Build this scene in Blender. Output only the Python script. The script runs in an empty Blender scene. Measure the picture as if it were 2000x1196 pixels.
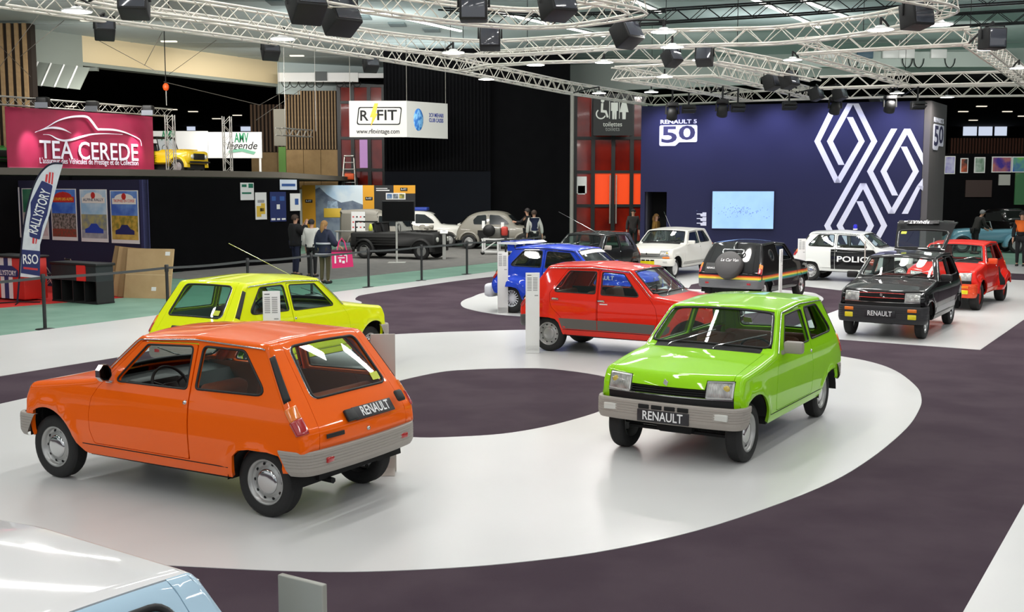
import bpy, bmesh, math, random
import numpy as np
from mathutils import Vector, Matrix, geometry
PI = math.pi
deg = math.radians
random.seed(5)
SC = bpy.context.scene
COL = SC.collection
# ------------------------------------------------------------------ camera
CAMH, PITCH, FPX = 2.5273, 0.1053, 2158.44
cam_d = bpy.data.cameras.new('camera'); cam = bpy.data.objects.new('camera', cam_d); COL.objects.link(cam)
cam.location = (0, 0, CAMH); cam.rotation_euler = (PI/2-PITCH, 0, 0)
cam_d.sensor_width = 36; cam_d.lens = 36*FPX/2000; cam_d.clip_end = 600; cam_d.clip_start = .1
SC.camera = cam
SC.view_settings.view_transform = 'Standard'; SC.view_settings.look = 'None'
SC.view_settings.gamma = 1; SC.view_settings.exposure = 0.0
SC.view_settings.use_curve_mapping = False
# ------------------------------------------------------------------ ambient hall light, ceiling lamps and added fill lights
wd = bpy.data.worlds.new('hall_ambient'); SC.world = wd; wd.use_nodes = True
bg = wd.node_tree.nodes['Background']; bg.inputs[0].default_value = (.90, .93, .96, 1); bg.inputs[1].default_value = .80
def area_light(name, loc, size, power, col=(1, .97, .92), shape='RECTANGLE', size_y=None, rot=(0, 0, 0)):
    l = bpy.data.lights.new(name, 'AREA'); l.shape = shape; l.size = size
    if shape == 'RECTANGLE': l.size_y = size_y or size
    l.energy = power; l.color = col
    o = bpy.data.objects.new(name, l); COL.objects.link(o); o.location = loc; o.rotation_euler = rot
    return o
for x, y in [(-10, -5), (-3, -5), (4, -5), (11, -5), (-12, 4), (-5, 3), (2, 3), (9, 4), (-13, 11), (-7, 12), (-1, 12), (5, 12), (11, 12), (-9, 20), (-3, 20), (3, 20), (9, 20), (15, 20), (-5, 28), (2, 28), (8, 28), (15, 28), (-12, 30)]:  # the row behind the camera is added fill for the car sides
    area_light('ceiling_and_fill_lamp', (x, y, 8.7), 6.5, 205 if y > 8 else 150 if y > 0 else 215, (1, .985, .965), size_y=.22, rot=(0, 0, math.radians(58.5)))
for x, y, e in [(-5, 39, 420), (0, 41, 360), (-7, 44, 240), (-15, 42, 300), (-12, 50, 170), (8, 45, 200), (18, 42, 300), (24, 52, 300), (-17, 36, 200)]:  # added fill lights brightening the background stands, not fixtures of the hall
    area_light('added_hall_fill', (x, y, 7.6), 3, e*1.1, (1, .97, .92), size_y=.4, rot=(.75, 0, 0))
for x, y in [(-14, 34), (-6, 30), (-6, 42), (0, 24), (2, 36), (8, 30), (10, 42), (16, 36), (-4, 50)]:  # added upward fill that brightens the ceiling, no fixtures belong to it
    area_light('added_ceiling_fill', (x, y, 7.2), 5, 75, (.95, 1, 1), size_y=.4, rot=(math.pi, 0, 0))
# ------------------------------------------------------------------ materials
MATS = {}
def lin(c):
    def g(v):
        v /= 255.0
        return v/12.92 if v <= .04045 else ((v+.055)/1.055)**2.4
    return (g(c[0]), g(c[1]), g(c[2]), 1)
def mat(name, rgb, rough=.5, metal=0, coat=0, emit=0, noise=None, bump=None, spec=.5, srgb=True):
    if name in MATS: return MATS[name]
    m = bpy.data.materials.new(name); m.use_nodes = True; nt = m.node_tree; b = nt.nodes['Principled BSDF']
    c = lin(rgb) if srgb else (*rgb, 1)
    b.inputs['Base Color'].default_value = c; b.inputs['Roughness'].default_value = rough; b.inputs['Metallic'].default_value = metal
    b.inputs['Coat Weight'].default_value = coat; b.inputs['Coat Roughness'].default_value = .04
    b.inputs['Specular IOR Level'].default_value = spec
    if emit:
        b.inputs['Emission Color'].default_value = c; b.inputs['Emission Strength'].default_value = emit
    if noise or bump:
        tc = nt.nodes.new('ShaderNodeTexCoord')
    if noise:                                   # (scale, second colour, contrast low, high[, detail])
        n = nt.nodes.new('ShaderNodeTexNoise'); n.inputs['Scale'].default_value = noise[0]; n.inputs['Detail'].default_value = noise[4] if len(noise) > 4 else 4
        r = nt.nodes.new('ShaderNodeValToRGB'); r.color_ramp.elements[0].position = noise[2]; r.color_ramp.elements[1].position = noise[3]
        r.color_ramp.elements[0].color = c; r.color_ramp.elements[1].color = lin(noise[1]) if srgb else (*noise[1], 1)
        nt.links.new(tc.outputs['Object'], n.inputs['Vector']); nt.links.new(n.outputs['Fac'], r.inputs['Fac'])
        nt.links.new(r.outputs['Color'], b.inputs['Base Color'])
        if emit: nt.links.new(r.outputs['Color'], b.inputs['Emission Color'])
    if bump:                                    # (scale, strength)
        n2 = nt.nodes.new('ShaderNodeTexNoise'); n2.inputs['Scale'].default_value = bump[0]; n2.inputs['Detail'].default_value = 3
        bp = nt.nodes.new('ShaderNodeBump'); bp.inputs['Strength'].default_value = bump[1]; bp.inputs['Distance'].default_value = .02
        nt.links.new(tc.outputs['Object'], n2.inputs['Vector']); nt.links.new(n2.outputs['Fac'], bp.inputs['Height']); nt.links.new(bp.outputs['Normal'], b.inputs['Normal'])
    MATS[name] = m
    return m
def glass_mat(name, tint=(.80, .90, .88), refl=1.0):
    if name in MATS: return MATS[name]
    m = bpy.data.materials.new(name); m.use_nodes = True; nt = m.node_tree
    nt.nodes.remove(nt.nodes['Principled BSDF']); out = nt.nodes['Material Output']
    t = nt.nodes.new('ShaderNodeBsdfTransparent'); t.inputs[0].default_value = (*tint, 1)
    g = nt.nodes.new('ShaderNodeBsdfGlossy'); g.inputs['Roughness'].default_value = .02; g.inputs[0].default_value = (refl, refl, refl, 1)
    f = nt.nodes.new('ShaderNodeLayerWeight'); f.inputs[0].default_value = .5
    pw = nt.nodes.new('ShaderNodeMath'); pw.operation = 'POWER'; pw.inputs[1].default_value = 4
    ma = nt.nodes.new('ShaderNodeMath'); ma.operation = 'MULTIPLY_ADD'; ma.inputs[1].default_value = .85; ma.inputs[2].default_value = .075; ma.use_clamp = True
    mx = nt.nodes.new('ShaderNodeMixShader')
    nt.links.new(f.outputs['Facing'], pw.inputs[0]); nt.links.new(pw.outputs[0], ma.inputs[0]); nt.links.new(ma.outputs[0], mx.inputs[0]); nt.links.new(t.outputs[0], mx.inputs[1]); nt.links.new(g.outputs[0], mx.inputs[2])
    nt.links.new(mx.outputs[0], out.inputs[0])
    MATS[name] = m
    return m
def paint(name, rgb, rough=.5, metal=0): return mat('paint_'+name, rgb, rough, metal, coat=.75, spec=.10)
M_RUB = mat('tyre_rubber', (27, 27, 27), .75, bump=(60, .15))
M_BLK = mat('black_plastic', (20, 20, 21), .55, bump=(80, .05))
M_DARK = mat('dark_matte', (10, 10, 11), .8)
M_CHR = mat('chrome', (205, 205, 205), .12, 1)
M_ALU = mat('aluminium', (196, 193, 186), .38, .85, noise=(9, (180, 178, 172), .3, .7))
M_STEEL = mat('rim_silver', (172, 172, 170), .35, .6)
M_BUMP = mat('bumper_grey_plastic', (157, 150, 142), .5, bump=(120, .04))
M_DBUMP = mat('bumper_dark_plastic', (72, 71, 72), .5, bump=(120, .04))
M_WHITE = mat('white_lacquer', (228, 228, 226), .35)
M_AMB = mat('lens_amber', (226, 118, 24), .15, coat=1, emit=.08)
M_RED = mat('lens_red', (168, 26, 28), .15, coat=1, emit=.05)
M_CLR = mat('lens_clear', (205, 205, 198), .12, coat=1)
M_YEL = mat('lens_yellow', (222, 206, 30), .15, coat=1, emit=.05)
M_BULB = mat('bulb_yellow', (196, 172, 70), .2, coat=1)
M_GLASS = glass_mat('car_glass')
M_TXT = mat('lettering_white', (238, 238, 238), .5)
# ------------------------------------------------------------------ object helpers
def obj(name, me, m=None, parent=None, loc=None, rot=None):
    o = bpy.data.objects.new(name, me); COL.objects.link(o)
    if parent is not None: o.parent = parent
    if loc is not None: o.location = loc
    if rot is not None: o.rotation_euler = rot
    if m is not None and me is not None:
        if len(me.materials) == 0: me.materials.append(m)
        else:
            o.material_slots[0].link = 'OBJECT'; o.material_slots[0].material = m
    return o
def tag(o, label, cat, group=None, kind=None):
    o['label'] = label; o['category'] = cat
    if group: o['group'] = group
    if kind: o['kind'] = kind
    return o
def thing(name, label, cat, loc=(0, 0, 0), rz=0, group=None, rot=None):
    o = bpy.data.objects.new(name, None); o.empty_display_size = .2; COL.objects.link(o)
    o.location = loc; o.rotation_euler = rot or (0, 0, rz)
    return tag(o, label, cat, group)
def struct(o):
    o['kind'] = 'structure'; return o
class MB:
    def __init__(self): self.v = []; self.f = []; self.sm = []
    def add(self, vs, fs, smooth=False):
        n = len(self.v); self.v += [tuple(p) for p in vs]; self.f += [tuple(i+n for i in f) for f in fs]; self.sm += [smooth]*len(fs); return self
    def box(self, a, b, M=None):
        x0, y0, z0 = a; x1, y1, z1 = b
        vs = [(x0, y0, z0), (x1, y0, z0), (x1, y1, z0), (x0, y1, z0), (x0, y0, z1), (x1, y0, z1), (x1, y1, z1), (x0, y1, z1)]
        if M is not None: vs = [M @ Vector(p) for p in vs]
        return self.add(vs, [(0, 3, 2, 1), (4, 5, 6, 7), (0, 1, 5, 4), (1, 2, 6, 5), (2, 3, 7, 6), (3, 0, 4, 7)])
    def rbox(self, a, b, r=.02, M=None):           # box with chamfered edges
        bm = bmesh.new(); bmesh.ops.create_cube(bm, size=1)
        s = [b[i]-a[i] for i in range(3)]; c = [(b[i]+a[i])/2 for i in range(3)]
        for v in bm.verts: v.co = Vector((v.co.x*s[0]+c[0], v.co.y*s[1]+c[1], v.co.z*s[2]+c[2]))
        bmesh.ops.bevel(bm, geom=bm.edges[:], offset=r, segments=2, profile=.5, affect='EDGES')
        bm.verts.index_update()
        vs = [(M @ v.co) if M is not None else v.co.copy() for v in bm.verts]
        self.add(vs, [[v.index for v in f.verts] for f in bm.faces], True); bm.free(); return self
    def bar(self, p, q, r, n=6, cap=True, smooth=True):
        return self.tube([p, q], r, n, cap, smooth)
    def tube(self, pts, r, n=6, cap=True, smooth=True, closed=False):
        pts = [Vector(p) for p in pts]; N = len(pts); rings = []
        up = None
        for i, p in enumerate(pts):
            if closed: t = pts[(i+1) % N]-pts[i-1]
            else: t = pts[min(i+1, N-1)]-pts[max(i-1, 0)]
            t.normalize()
            if up is None:
                up = Vector((0, 0, 1)) if abs(t.z) < .9 else Vector((1, 0, 0))
            u = up-t*up.dot(t)
            if u.length < 1e-5: u = t.orthogonal()
            u.normalize(); w = t.cross(u); up = u
            rr = r[i] if hasattr(r, '__len__') else r
            rings.append([p+(u*math.cos(2*PI*k/n)+w*math.sin(2*PI*k/n))*rr for k in range(n)])
        vs = [v for rg in rings for v in rg]; fs = []
        for i in range(N if closed else N-1):
            j = (i+1) % N
            for k in range(n): fs.append((i*n+k, i*n+(k+1) % n, j*n+(k+1) % n, j*n+k))
        self.add(vs, fs, smooth)
        if cap and not closed: self.add(rings[0], [tuple(range(n-1, -1, -1))]); self.add(rings[-1], [tuple(range(n))])
        return self
    def lathe(self, prof, n=24, axis='z', c=(0, 0, 0), smooth=True, closed=False):   # prof: (radius, height)
        vs = []; m = len(prof)
        for k in range(n):
            a = 2*PI*k/n
            for r, hh in prof:
                x, y = r*math.cos(a), r*math.sin(a)
                p = {'z': (x, y, hh), 'y': (x, hh, y), 'x': (hh, x, y)}[axis]
                vs.append((p[0]+c[0], p[1]+c[1], p[2]+c[2]))
        fs = []
        for k in range(n):
            k2 = (k+1) % n
            for i in range(m-1 if not closed else m):
                i2 = (i+1) % m
                f = (k*m+i, k2*m+i, k2*m+i2, k*m+i2)
                fs.append(f if axis != 'y' else f[::-1])
        return self.add(vs, fs, smooth)
    def prism(self, poly, y0, y1, plane='xz', M=None):   # polygon extruded along the missing axis
        n = len(poly)
        def P(u, v, w):
            p = {'xz': (u, w, v), 'xy': (u, v, w), 'yz': (w, u, v)}[plane]
            return M @ Vector(p) if M is not None else p
        vs = [P(u, v, y0) for u, v in poly]+[P(u, v, y1) for u, v in poly]
        tris = geometry.tessellate_polygon([[Vector((u, v, 0)) for u, v in poly]])
        fs = [tuple(t) for t in tris]+[tuple(i+n for i in t[::-1]) for t in tris]
        fs += [(i, (i+1) % n, (i+1) % n+n, i+n) for i in range(n)]
        return self.add(vs, fs)
    def grid(self, rows, smooth=True, flip=False):
        m = len(rows[0]); vs = [p for r in rows for p in r]; fs = []
        for i in range(len(rows)-1):
            for j in range(m-1):
                f = (i*m+j, i*m+j+1, (i+1)*m+j+1, (i+1)*m+j)
                fs.append(f[::-1] if flip else f)
        return self.add(vs, fs, smooth)
    def sphere(self, c, r, nu=12, nv=8):
        rr = r if hasattr(r, '__len__') else (r, r, r)
        rows = [[(c[0]+rr[0]*math.sin(PI*i/nv)*math.cos(2*PI*j/nu), c[1]+rr[1]*math.sin(PI*i/nv)*math.sin(2*PI*j/nu), c[2]+rr[2]*math.cos(PI*i/nv)) for j in range(nu+1)] for i in range(nv+1)]
        return self.grid(rows, True, flip=True)
    def mesh(self, name, fix=True):
        me = bpy.data.meshes.new(name); me.from_pydata(self.v, [], self.f)
        if fix:
            bm = bmesh.new(); bm.from_mesh(me)
            bmesh.ops.remove_doubles(bm, verts=bm.verts[:], dist=1e-5)
            bmesh.ops.recalc_face_normals(bm, faces=bm.faces[:]); bm.to_mesh(me); bm.free()
            if any(self.sm):
                for p in me.polygons: p.use_smooth = True
                if not all(self.sm):
                    try: me.set_sharp_from_angle(angle=math.radians(35))
                    except Exception: pass
        elif any(self.sm):
            for p, s in zip(me.polygons, self.sm): p.use_smooth = s
        me.validate(); return me
    def build(self, name, m, parent=None, loc=None, rot=None, fix=True):
        return obj(name, self.mesh(name, fix), m, parent, loc, rot)
# ------------------------------------------------------------------ lettering
FONT_CACHE = {}
def text_mesh(s, size, depth=.004, bold=0, align='CENTER', space=1.0, shear=0, width=None):
    key = (s, size, depth, bold, align, space, shear, width)
    if key in FONT_CACHE: return FONT_CACHE[key]
    cu = bpy.data.curves.new('txt', 'FONT'); cu.body = s; cu.size = size; cu.extrude = depth; cu.offset = bold*size
    cu.align_x = align; cu.align_y = 'CENTER'; cu.space_character = space; cu.shear = shear; cu.resolution_u = 3
    o = bpy.data.objects.new('txt', cu); COL.objects.link(o)
    dg = bpy.context.evaluated_depsgraph_get()
    me = bpy.data.meshes.new_from_object(o.evaluated_get(dg)); me.materials.clear()
    bpy.data.objects.remove(o); bpy.data.curves.remove(cu)
    if width:
        xs = [v.co.x for v in me.vertices]
        if xs:
            k = width/(max(xs)-min(xs)); c = 0 if align == 'LEFT' else (max(xs)+min(xs))/2
            for v in me.vertices: v.co.x = (v.co.x-c)*k
    me.name = 'lettering'; FONT_CACHE[key] = me
    return me
def text(s, size, m, parent, M, name='lettering', **kw):
    o = obj(name, text_mesh(s, size, **kw), m, parent); o.matrix_local = M
    return o
def facing(loc, nx, ny, nz=0, up=(0, 0, 1)):          # matrix: local x = reading direction, y = up, z = outward normal
    n = Vector((nx, ny, nz)).normalized(); u = Vector(up); r = u.cross(n).normalized(); u2 = n.cross(r)
    M = Matrix((r, u2, n)).transposed().to_4x4(); M.translation = Vector(loc); return M
def at(px, py, Y):                                    # point of the place seen at a pixel of the 2000x1196 frame, Y metres into the hall
    c, s = math.cos(PITCH), math.sin(PITCH); X = (px-1000)/FPX; U = -(py-598)/FPX
    d = Vector((X, c+U*s, -s+U*c)); return Vector((0, 0, CAMH))+d*(Y/d.y)
def atz(px, py, z=0.0):
    c, s = math.cos(PITCH), math.sin(PITCH); X = (px-1000)/FPX; U = -(py-598)/FPX
    d = Vector((X, c+U*s, -s+U*c)); return Vector((0, 0, CAMH))+d*((z-CAMH)/d.z)
def rounded(poly, r, seg=5):                          # polygon with rounded corners; r: number or list
    n = len(poly); out = []
    for i in range(n):
        p0, p, p1 = Vector(poly[i-1][:2]), Vector(poly[i][:2]), Vector(poly[(i+1) % n][:2])
        rr = r[i] if hasattr(r, '__len__') else r
        a, b = p0-p, p1-p; la, lb = a.length, b.length
        if rr <= 0 or la < 1e-6 or lb < 1e-6: out.append(tuple(p)); continue
        a /= la; b /= lb; ang = math.acos(max(-1, min(1, a.dot(b))))
        if ang > PI-.02: out.append(tuple(p)); continue
        d = min(rr/math.tan(ang/2), la*.45, lb*.45); q0, q1 = p+a*d, p+b*d
        for k in range(seg+1):
            t = k/seg; out.append(tuple(q0*(1-t)**2+p*2*t*(1-t)+q1*t*t))
    return out
# ================================================================== small hatchback (x forward from rear axle, y left, z up)
def inside(P, poly):
    x, y = P[:, 0], P[:, 1]; q = np.array(poly); r = np.zeros(len(P), bool); j = len(q)-1
    for i in range(len(q)):
        xi, yi = q[i]; xj, yj = q[j]
        c = ((yi > y) != (yj > y)); c &= x < (xj-xi)*(y-yi)/((yj-yi) if yj != yi else 1e-12)+xi
        r ^= c; j = i
    return r
def segdist(P, poly):
    q = np.array(poly); d = np.full(len(P), 1e9)
    for i in range(len(q)):
        a, b = q[i-1], q[i]; ab = b-a; L = ab@ab
        if L < 1e-14: continue
        t = np.clip(((P-a)@ab)/L, 0, 1); d = np.minimum(d, np.hypot(*(P-(a+t[:, None]*ab)).T))
    return d
def densify(poly, step):
    out = []
    for i in range(len(poly)):
        a, b = poly[i], poly[(i+1) % len(poly)]; L = math.hypot(b[0]-a[0], b[1]-a[1])
        if L < 1e-6: continue
        k = max(1, int(math.ceil(L/step)))
        out += [(a[0]+(b[0]-a[0])*t/k, a[1]+(b[1]-a[1])*t/k) for t in range(k)]
    return out
def fill2(outer, holes, step):
    loops = [densify(outer, step)]+[densify(hh, step) for hh in holes]
    vs = []; es = []
    for lp in loops:
        n = len(vs); vs += lp; es += [(n+i, n+(i+1) % len(lp)) for i in range(len(lp))]
    q = np.array(loops[0]); gx = np.arange(q[:, 0].min()+step/2, q[:, 0].max(), step); gy = np.arange(q[:, 1].min()+step/2, q[:, 1].max(), step)
    if len(gx) and len(gy):
        G = np.array(np.meshgrid(gx, gy)).reshape(2, -1).T
        k = inside(G, loops[0])
        for lp in loops[1:]: k &= ~inside(G, lp)
        G = G[k]
        if len(G):
            d = np.min([segdist(G, lp) for lp in loops], axis=0); G = G[d > .4*step]
            vs = vs+[tuple(p) for p in G]
    r = geometry.delaunay_2d_cdt([Vector(p) for p in vs], es, [], 0, 1e-6)
    V = np.array([tuple(p) for p in r[0]]); F = [f for f in r[2]]
    if not F: return V, [], loops
    C = np.array([V[list(f)].mean(0) for f in F]); k = inside(C, loops[0])
    for lp in loops[1:]: k &= ~inside(C, lp)
    return V, [f for f, o in zip(F, k) if o], loops
class Skin:                                            # collects surface patches with analytic normals
    def __init__(self): self.v = []; self.n = []; self.f = []
    def patch(self, outer, holes, fn, step=.06, thick=0, off=0, side=1):
        V, F, loops = fill2(outer, holes, step); b = len(self.v); e = 1e-3
        def pn(u, v):
            p = Vector(fn(u, v)); n = (Vector(fn(u+e, v))-Vector(fn(u-e, v))).cross(Vector(fn(u, v+e))-Vector(fn(u, v-e)))
            n.normalize(); return p, n*side
        for u, v in V:
            p, n = pn(u, v); self.v.append(p+n*off); self.n.append(n)
        for f in F: self.f.append(tuple(i+b for i in (f if side > 0 else f[::-1])))
        if thick:
            for lp in loops:
                b = len(self.v); N = len(lp); pts = [pn(u, v) for u, v in lp]
                for i, (p, n) in enumerate(pts):
                    t = (pts[(i+1) % N][0]-pts[i-1][0]).normalized(); o = t.cross(n)
                    self.v += [p+n*off, p+n*(off-thick)]; self.n += [o, o]
                for i in range(N):
                    j = (i+1) % N; self.f.append((b+2*i, b+2*i+1, b+2*j+1, b+2*j))
        return self
    def rows(self, rows, nrm, flip=False):
        b = len(self.v); m = len(rows[0])
        for r, q in zip(rows, nrm): self.v += r; self.n += q
        for i in range(len(rows)-1):
            for j in range(m-1):
                f = (b+i*m+j, b+i*m+j+1, b+(i+1)*m+j+1, b+(i+1)*m+j); self.f.append(f[::-1] if flip else f)
        return self
    def mesh(self, name):
        me = bpy.data.meshes.new(name); me.from_pydata([tuple(p) for p in self.v], [], self.f)
        for p in me.polygons: p.use_smooth = True
        me.normals_split_custom_set_from_vertices([tuple(n) for n in self.n])
        return me
def spline(xs, ys):
    xs = np.array(xs, float); ys = np.array(ys, float); m = np.gradient(ys, xs)
    def g(x):
        x = min(max(x, xs[0]), xs[-1]); i = int(min(max(np.searchsorted(xs, x)-1, 0), len(xs)-2)); hh = xs[i+1]-xs[i]; t = (x-xs[i])/hh
        return float(ys[i]*(1+2*t)*(1-t)**2+hh*m[i]*t*(1-t)**2+ys[i+1]*t*t*(3-2*t)+hh*m[i+1]*t*t*(t-1))
    return g
BASEW = spline([.20, .26, .30, .38, .50, .62, .75, .86, .94, 1.05, 1.2, 1.34, 1.45], [.62, .665, .688, .716, .731, .737, .731, .716, .694, .662, .616, .573, .545])
class Shape:
    def __init__(s, wide=0, five=False, van=False, round_=0):
        s.wide, s.five, s.van = wide, five, van
        ctl = [((2.69, .36), 0, .05, (.07, 0)), ((2.742, .62), .1, .05, (.085, 0)), ((2.742, .70), .1, .05, (.085, 0)), ((2.675, .838), .09, .06, (.095, -.02)),
               ((2.30, .885), .8, .06, (.08, .02)), ((1.80, .945), .06, .05, (.125, .025)), ((1.60, 1.128), 0, .035, (.085, .04)), ((1.385, 1.325), .07, .04, (.05, .03)),
               ((.75, 1.366), .9, .042, (0, .043)), ((-.02, 1.347), .09, .05, (-.02, .022)), ((-.33, .915), .25, .075, (-.05, .018)), ((-.468, .72), .12, .07, (-.05, 0)), ((-.478, .585), .03, .06, (-.04, 0)), ((-.39, .42), 0, .05, (-.03, 0))]
        P = [c[0] for c in ctl]; pl = [P[0]]
        for i in range(1, len(P)-1):
            p0, p, p1 = Vector(P[i-1]), Vector(P[i]), Vector(P[i+1]); a = (p0-p).normalized(); b = (p1-p).normalized()
            ang = a.angle(b); d = min(ctl[i][1]/math.tan(ang/2) if ctl[i][1] else 0, (p0-p).length*.48, (p1-p).length*.48)
            if d < 1e-4: pl.append(tuple(p)); continue
            for k in range(9):
                t = k/8; pl.append(tuple((p+a*d)*(1-t)**2+p*2*t*(1-t)+(p+b*d)*t*t))
        pl.append(P[-1]); pl = np.array(pl); L = np.r_[0, np.cumsum(np.hypot(*np.diff(pl, axis=0).T))]
        s.L = L[-1]; s.S = np.arange(0, s.L, .012); s.X = np.interp(s.S, L, pl[:, 0]); s.Z = np.interp(s.S, L, pl[:, 1])
        tx, tz = np.gradient(s.X), np.gradient(s.Z); ker = np.ones(5)/5
        tx = np.convolve(np.pad(tx, 2, 'edge'), ker, 'valid'); tz = np.convolve(np.pad(tz, 2, 'edge'), ker, 'valid')
        l = np.hypot(tx, tz); s.NX, s.NZ = tz/l, -tx/l
        cs = np.array([s.S[np.argmin(np.hypot(s.X-p[0], s.Z-p[1]))] for p in P]); s.cs = cs
        sm = lambda a: np.convolve(np.pad(a, 4, 'edge'), np.ones(9)/9, 'valid')
        s.R = sm(np.interp(s.S, cs, [c[2] for c in ctl])); s.CX = sm(np.interp(s.S, cs, [c[3][0] for c in ctl])); s.CZ = sm(np.interp(s.S, cs, [c[3][1] for c in ctl]))
        s.IX, s.IZ = s.X-s.NX*s.R, s.Z-s.NZ*s.R
        W = np.array([s.f(x, z) for x, z in zip(s.IX, s.IZ)]); slope = 2*np.abs(s.CX*s.NX+s.CZ*s.NZ)/(W-s.R)
        s.AM = PI/2-np.arctan(slope); s.W = W; s.YE = W-s.R*(1-np.cos(s.AM))
        s.EX, s.EZ = s.IX+s.NX*s.R*np.sin(s.AM), s.IZ+s.NZ*s.R*np.sin(s.AM)
    def f(s, x, z):                                     # half width of the flank
        w = BASEW(z)
        if x > 2.1: w -= .035*((x-2.1)/.65)**2
        if x < .1: w -= .028*((.1-x)/.6)**2
        d = math.hypot(x-2.42, z-.285); w += .017*math.exp(-((d-.385)/.035)**2)*min(1, max(0, (z-.3)/.12))
        d = math.hypot((x-.02)*.86, (z-.25)*1.0); w += .013*math.exp(-((d-.30)/.03)**2)*min(1, max(0, (z-.3)/.12))
        if s.wide:
            d = math.hypot((x+.02)*.72, (z-.30)); w += s.wide*(1/(1+math.exp((d-.42)/.03)))*(1 if z < .62 else max(0, 1-((z-.62)/.30)**2))
            d = math.hypot((x-2.42)*.85, (z-.30)); w += s.wide*.55*(1/(1+math.exp((d-.42)/.03)))*(1 if z < .55 else max(0, 1-((z-.55)/.25)**2))
        return w
    def iz(s, arr, q): return float(np.interp(q, s.S, arr))
    def T(s, q, y):                                     # top strip
        ye = s.iz(s.YE, q); k = 1-(y/ye)**2
        return (s.iz(s.EX, q)+s.iz(s.CX, q)*k, y, s.iz(s.EZ, q)+s.iz(s.CZ, q)*k)
    def F(s, q, a, sg=1, off=0):                        # rounded edge, a in 0..1
        am = s.iz(s.AM, q)*a; r = s.iz(s.R, q)+off
        return (s.iz(s.IX, q)+s.iz(s.NX, q)*r*math.sin(am), sg*(s.iz(s.W, q)-s.iz(s.R, q)+r*math.cos(am)), s.iz(s.IZ, q)+s.iz(s.NZ, q)*r*math.sin(am))
    def side(s, sg): return lambda x, z: (x, sg*s.f(x, z), z)
    def sz(s, z, front):                                # arc position of a height on the nose or on the tail
        k = s.S < s.cs[4] if front else s.S > s.cs[9]
        idx = np.where(k)[0]; return float(s.S[idx[np.argmin(np.abs(s.Z[idx]-z))]])
SHAPES = {}
def get_shape(**k):
    key = tuple(sorted(k.items()))
    if key not in SHAPES: SHAPES[key] = Shape(**k)
    return SHAPES[key]
CARM = {}
def carmesh(sh, name, fn):
    k = (id(sh), name)
    if k not in CARM:
        me = fn(); me.name = name
        if len(me.materials) == 0: me.materials.append(None)
        CARM[k] = me
    return CARM[k]
DOOR3 = rounded([(1.825, .39), (1.872, .50), (1.872, .64), (1.84, .78), (1.76, .885), (1.695, .945), (1.335, 1.288), (.703, 1.308), (.700, .92), (.705, .39)], [.03, .15, .2, .15, .1, .03, .05, .03, .2, .012])
DWIN3 = rounded([(1.575, .943), (1.275, 1.258), (.757, 1.278), (.748, .948)], [.03, .05, .04, .03])
QWIN3 = rounded([(.655, .958), (.648, 1.285), (.215, 1.283), (-.085, .968)], [.035, .045, .09, .05])
DOORF5 = rounded([(1.825, .39), (1.872, .50), (1.872, .64), (1.84, .78), (1.76, .885), (1.695, .945), (1.335, 1.288), (.872, 1.305), (.885, .92), (.893, .39)], [.03, .15, .2, .15, .1, .03, .05, .03, .2, .012])
DWINF5 = rounded([(1.575, .93), (1.275, 1.258), (.915, 1.275), (.935, .935)], [.03, .05, .03, .03])
DOORR5 = rounded([(.885, .39), (.877, .92), (.862, 1.305), (.33, 1.305), (.055, .93), (.085, .72), (.28, .56), (.305, .40)], [.012, .2, .03, .06, .07, .2, .15, .03])
DWINR5 = rounded([(.838, .945), (.822, 1.275), (.36, 1.275), (.115, .95)], [.03, .03, .06, .04])
BOTTOM = [(-.36, .41), (-.262, .40), (-.262, .47), (-.225, .53), (-.12, .549), (.06, .549), (.175, .53), (.235, .475), (.262, .38), (.285, .292), (1.95, .284), (1.985, .297), (2.055, .37)] + \
         [(2.42+.366*math.cos(math.radians(a)), .278+.366*math.sin(math.radians(a))) for a in range(156, 52, -8)] + [(2.645, .50), (2.655, .36)]
def hood_half(sh, q): return .595+.02*(1-q/sh.cs[5])
def tail_half(sh, q):
    t = (q-sh.cs[9])/(sh.L-sh.cs[9]); return .455+.10*min(1, max(0, t)*1.25)
def strip_poly(sh, q0, q1, lo, hi, n=14):
    qs = [q0+(q1-q0)*i/n for i in range(n+1)]
    return [(q, lo(q)) for q in qs]+[(q, hi(q)) for q in qs[::-1]]
def car_keys(sh):
    k = {}
    k['tip'] = sh.sz(.712, True); k['hl'] = sh.sz(.795, True)+.0; k['cowl'] = sh.cs[5]-.05; k['wb'] = sh.cs[5]+.055; k['wt'] = sh.cs[7]-.055
    k['rf'] = sh.cs[7]-.03; k['rr'] = sh.cs[9]-.02; k['gt'] = k['rr']+.075; k['gb'] = sh.sz(.925, False); k['hb'] = sh.sz(.578, False)
    return k
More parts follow.
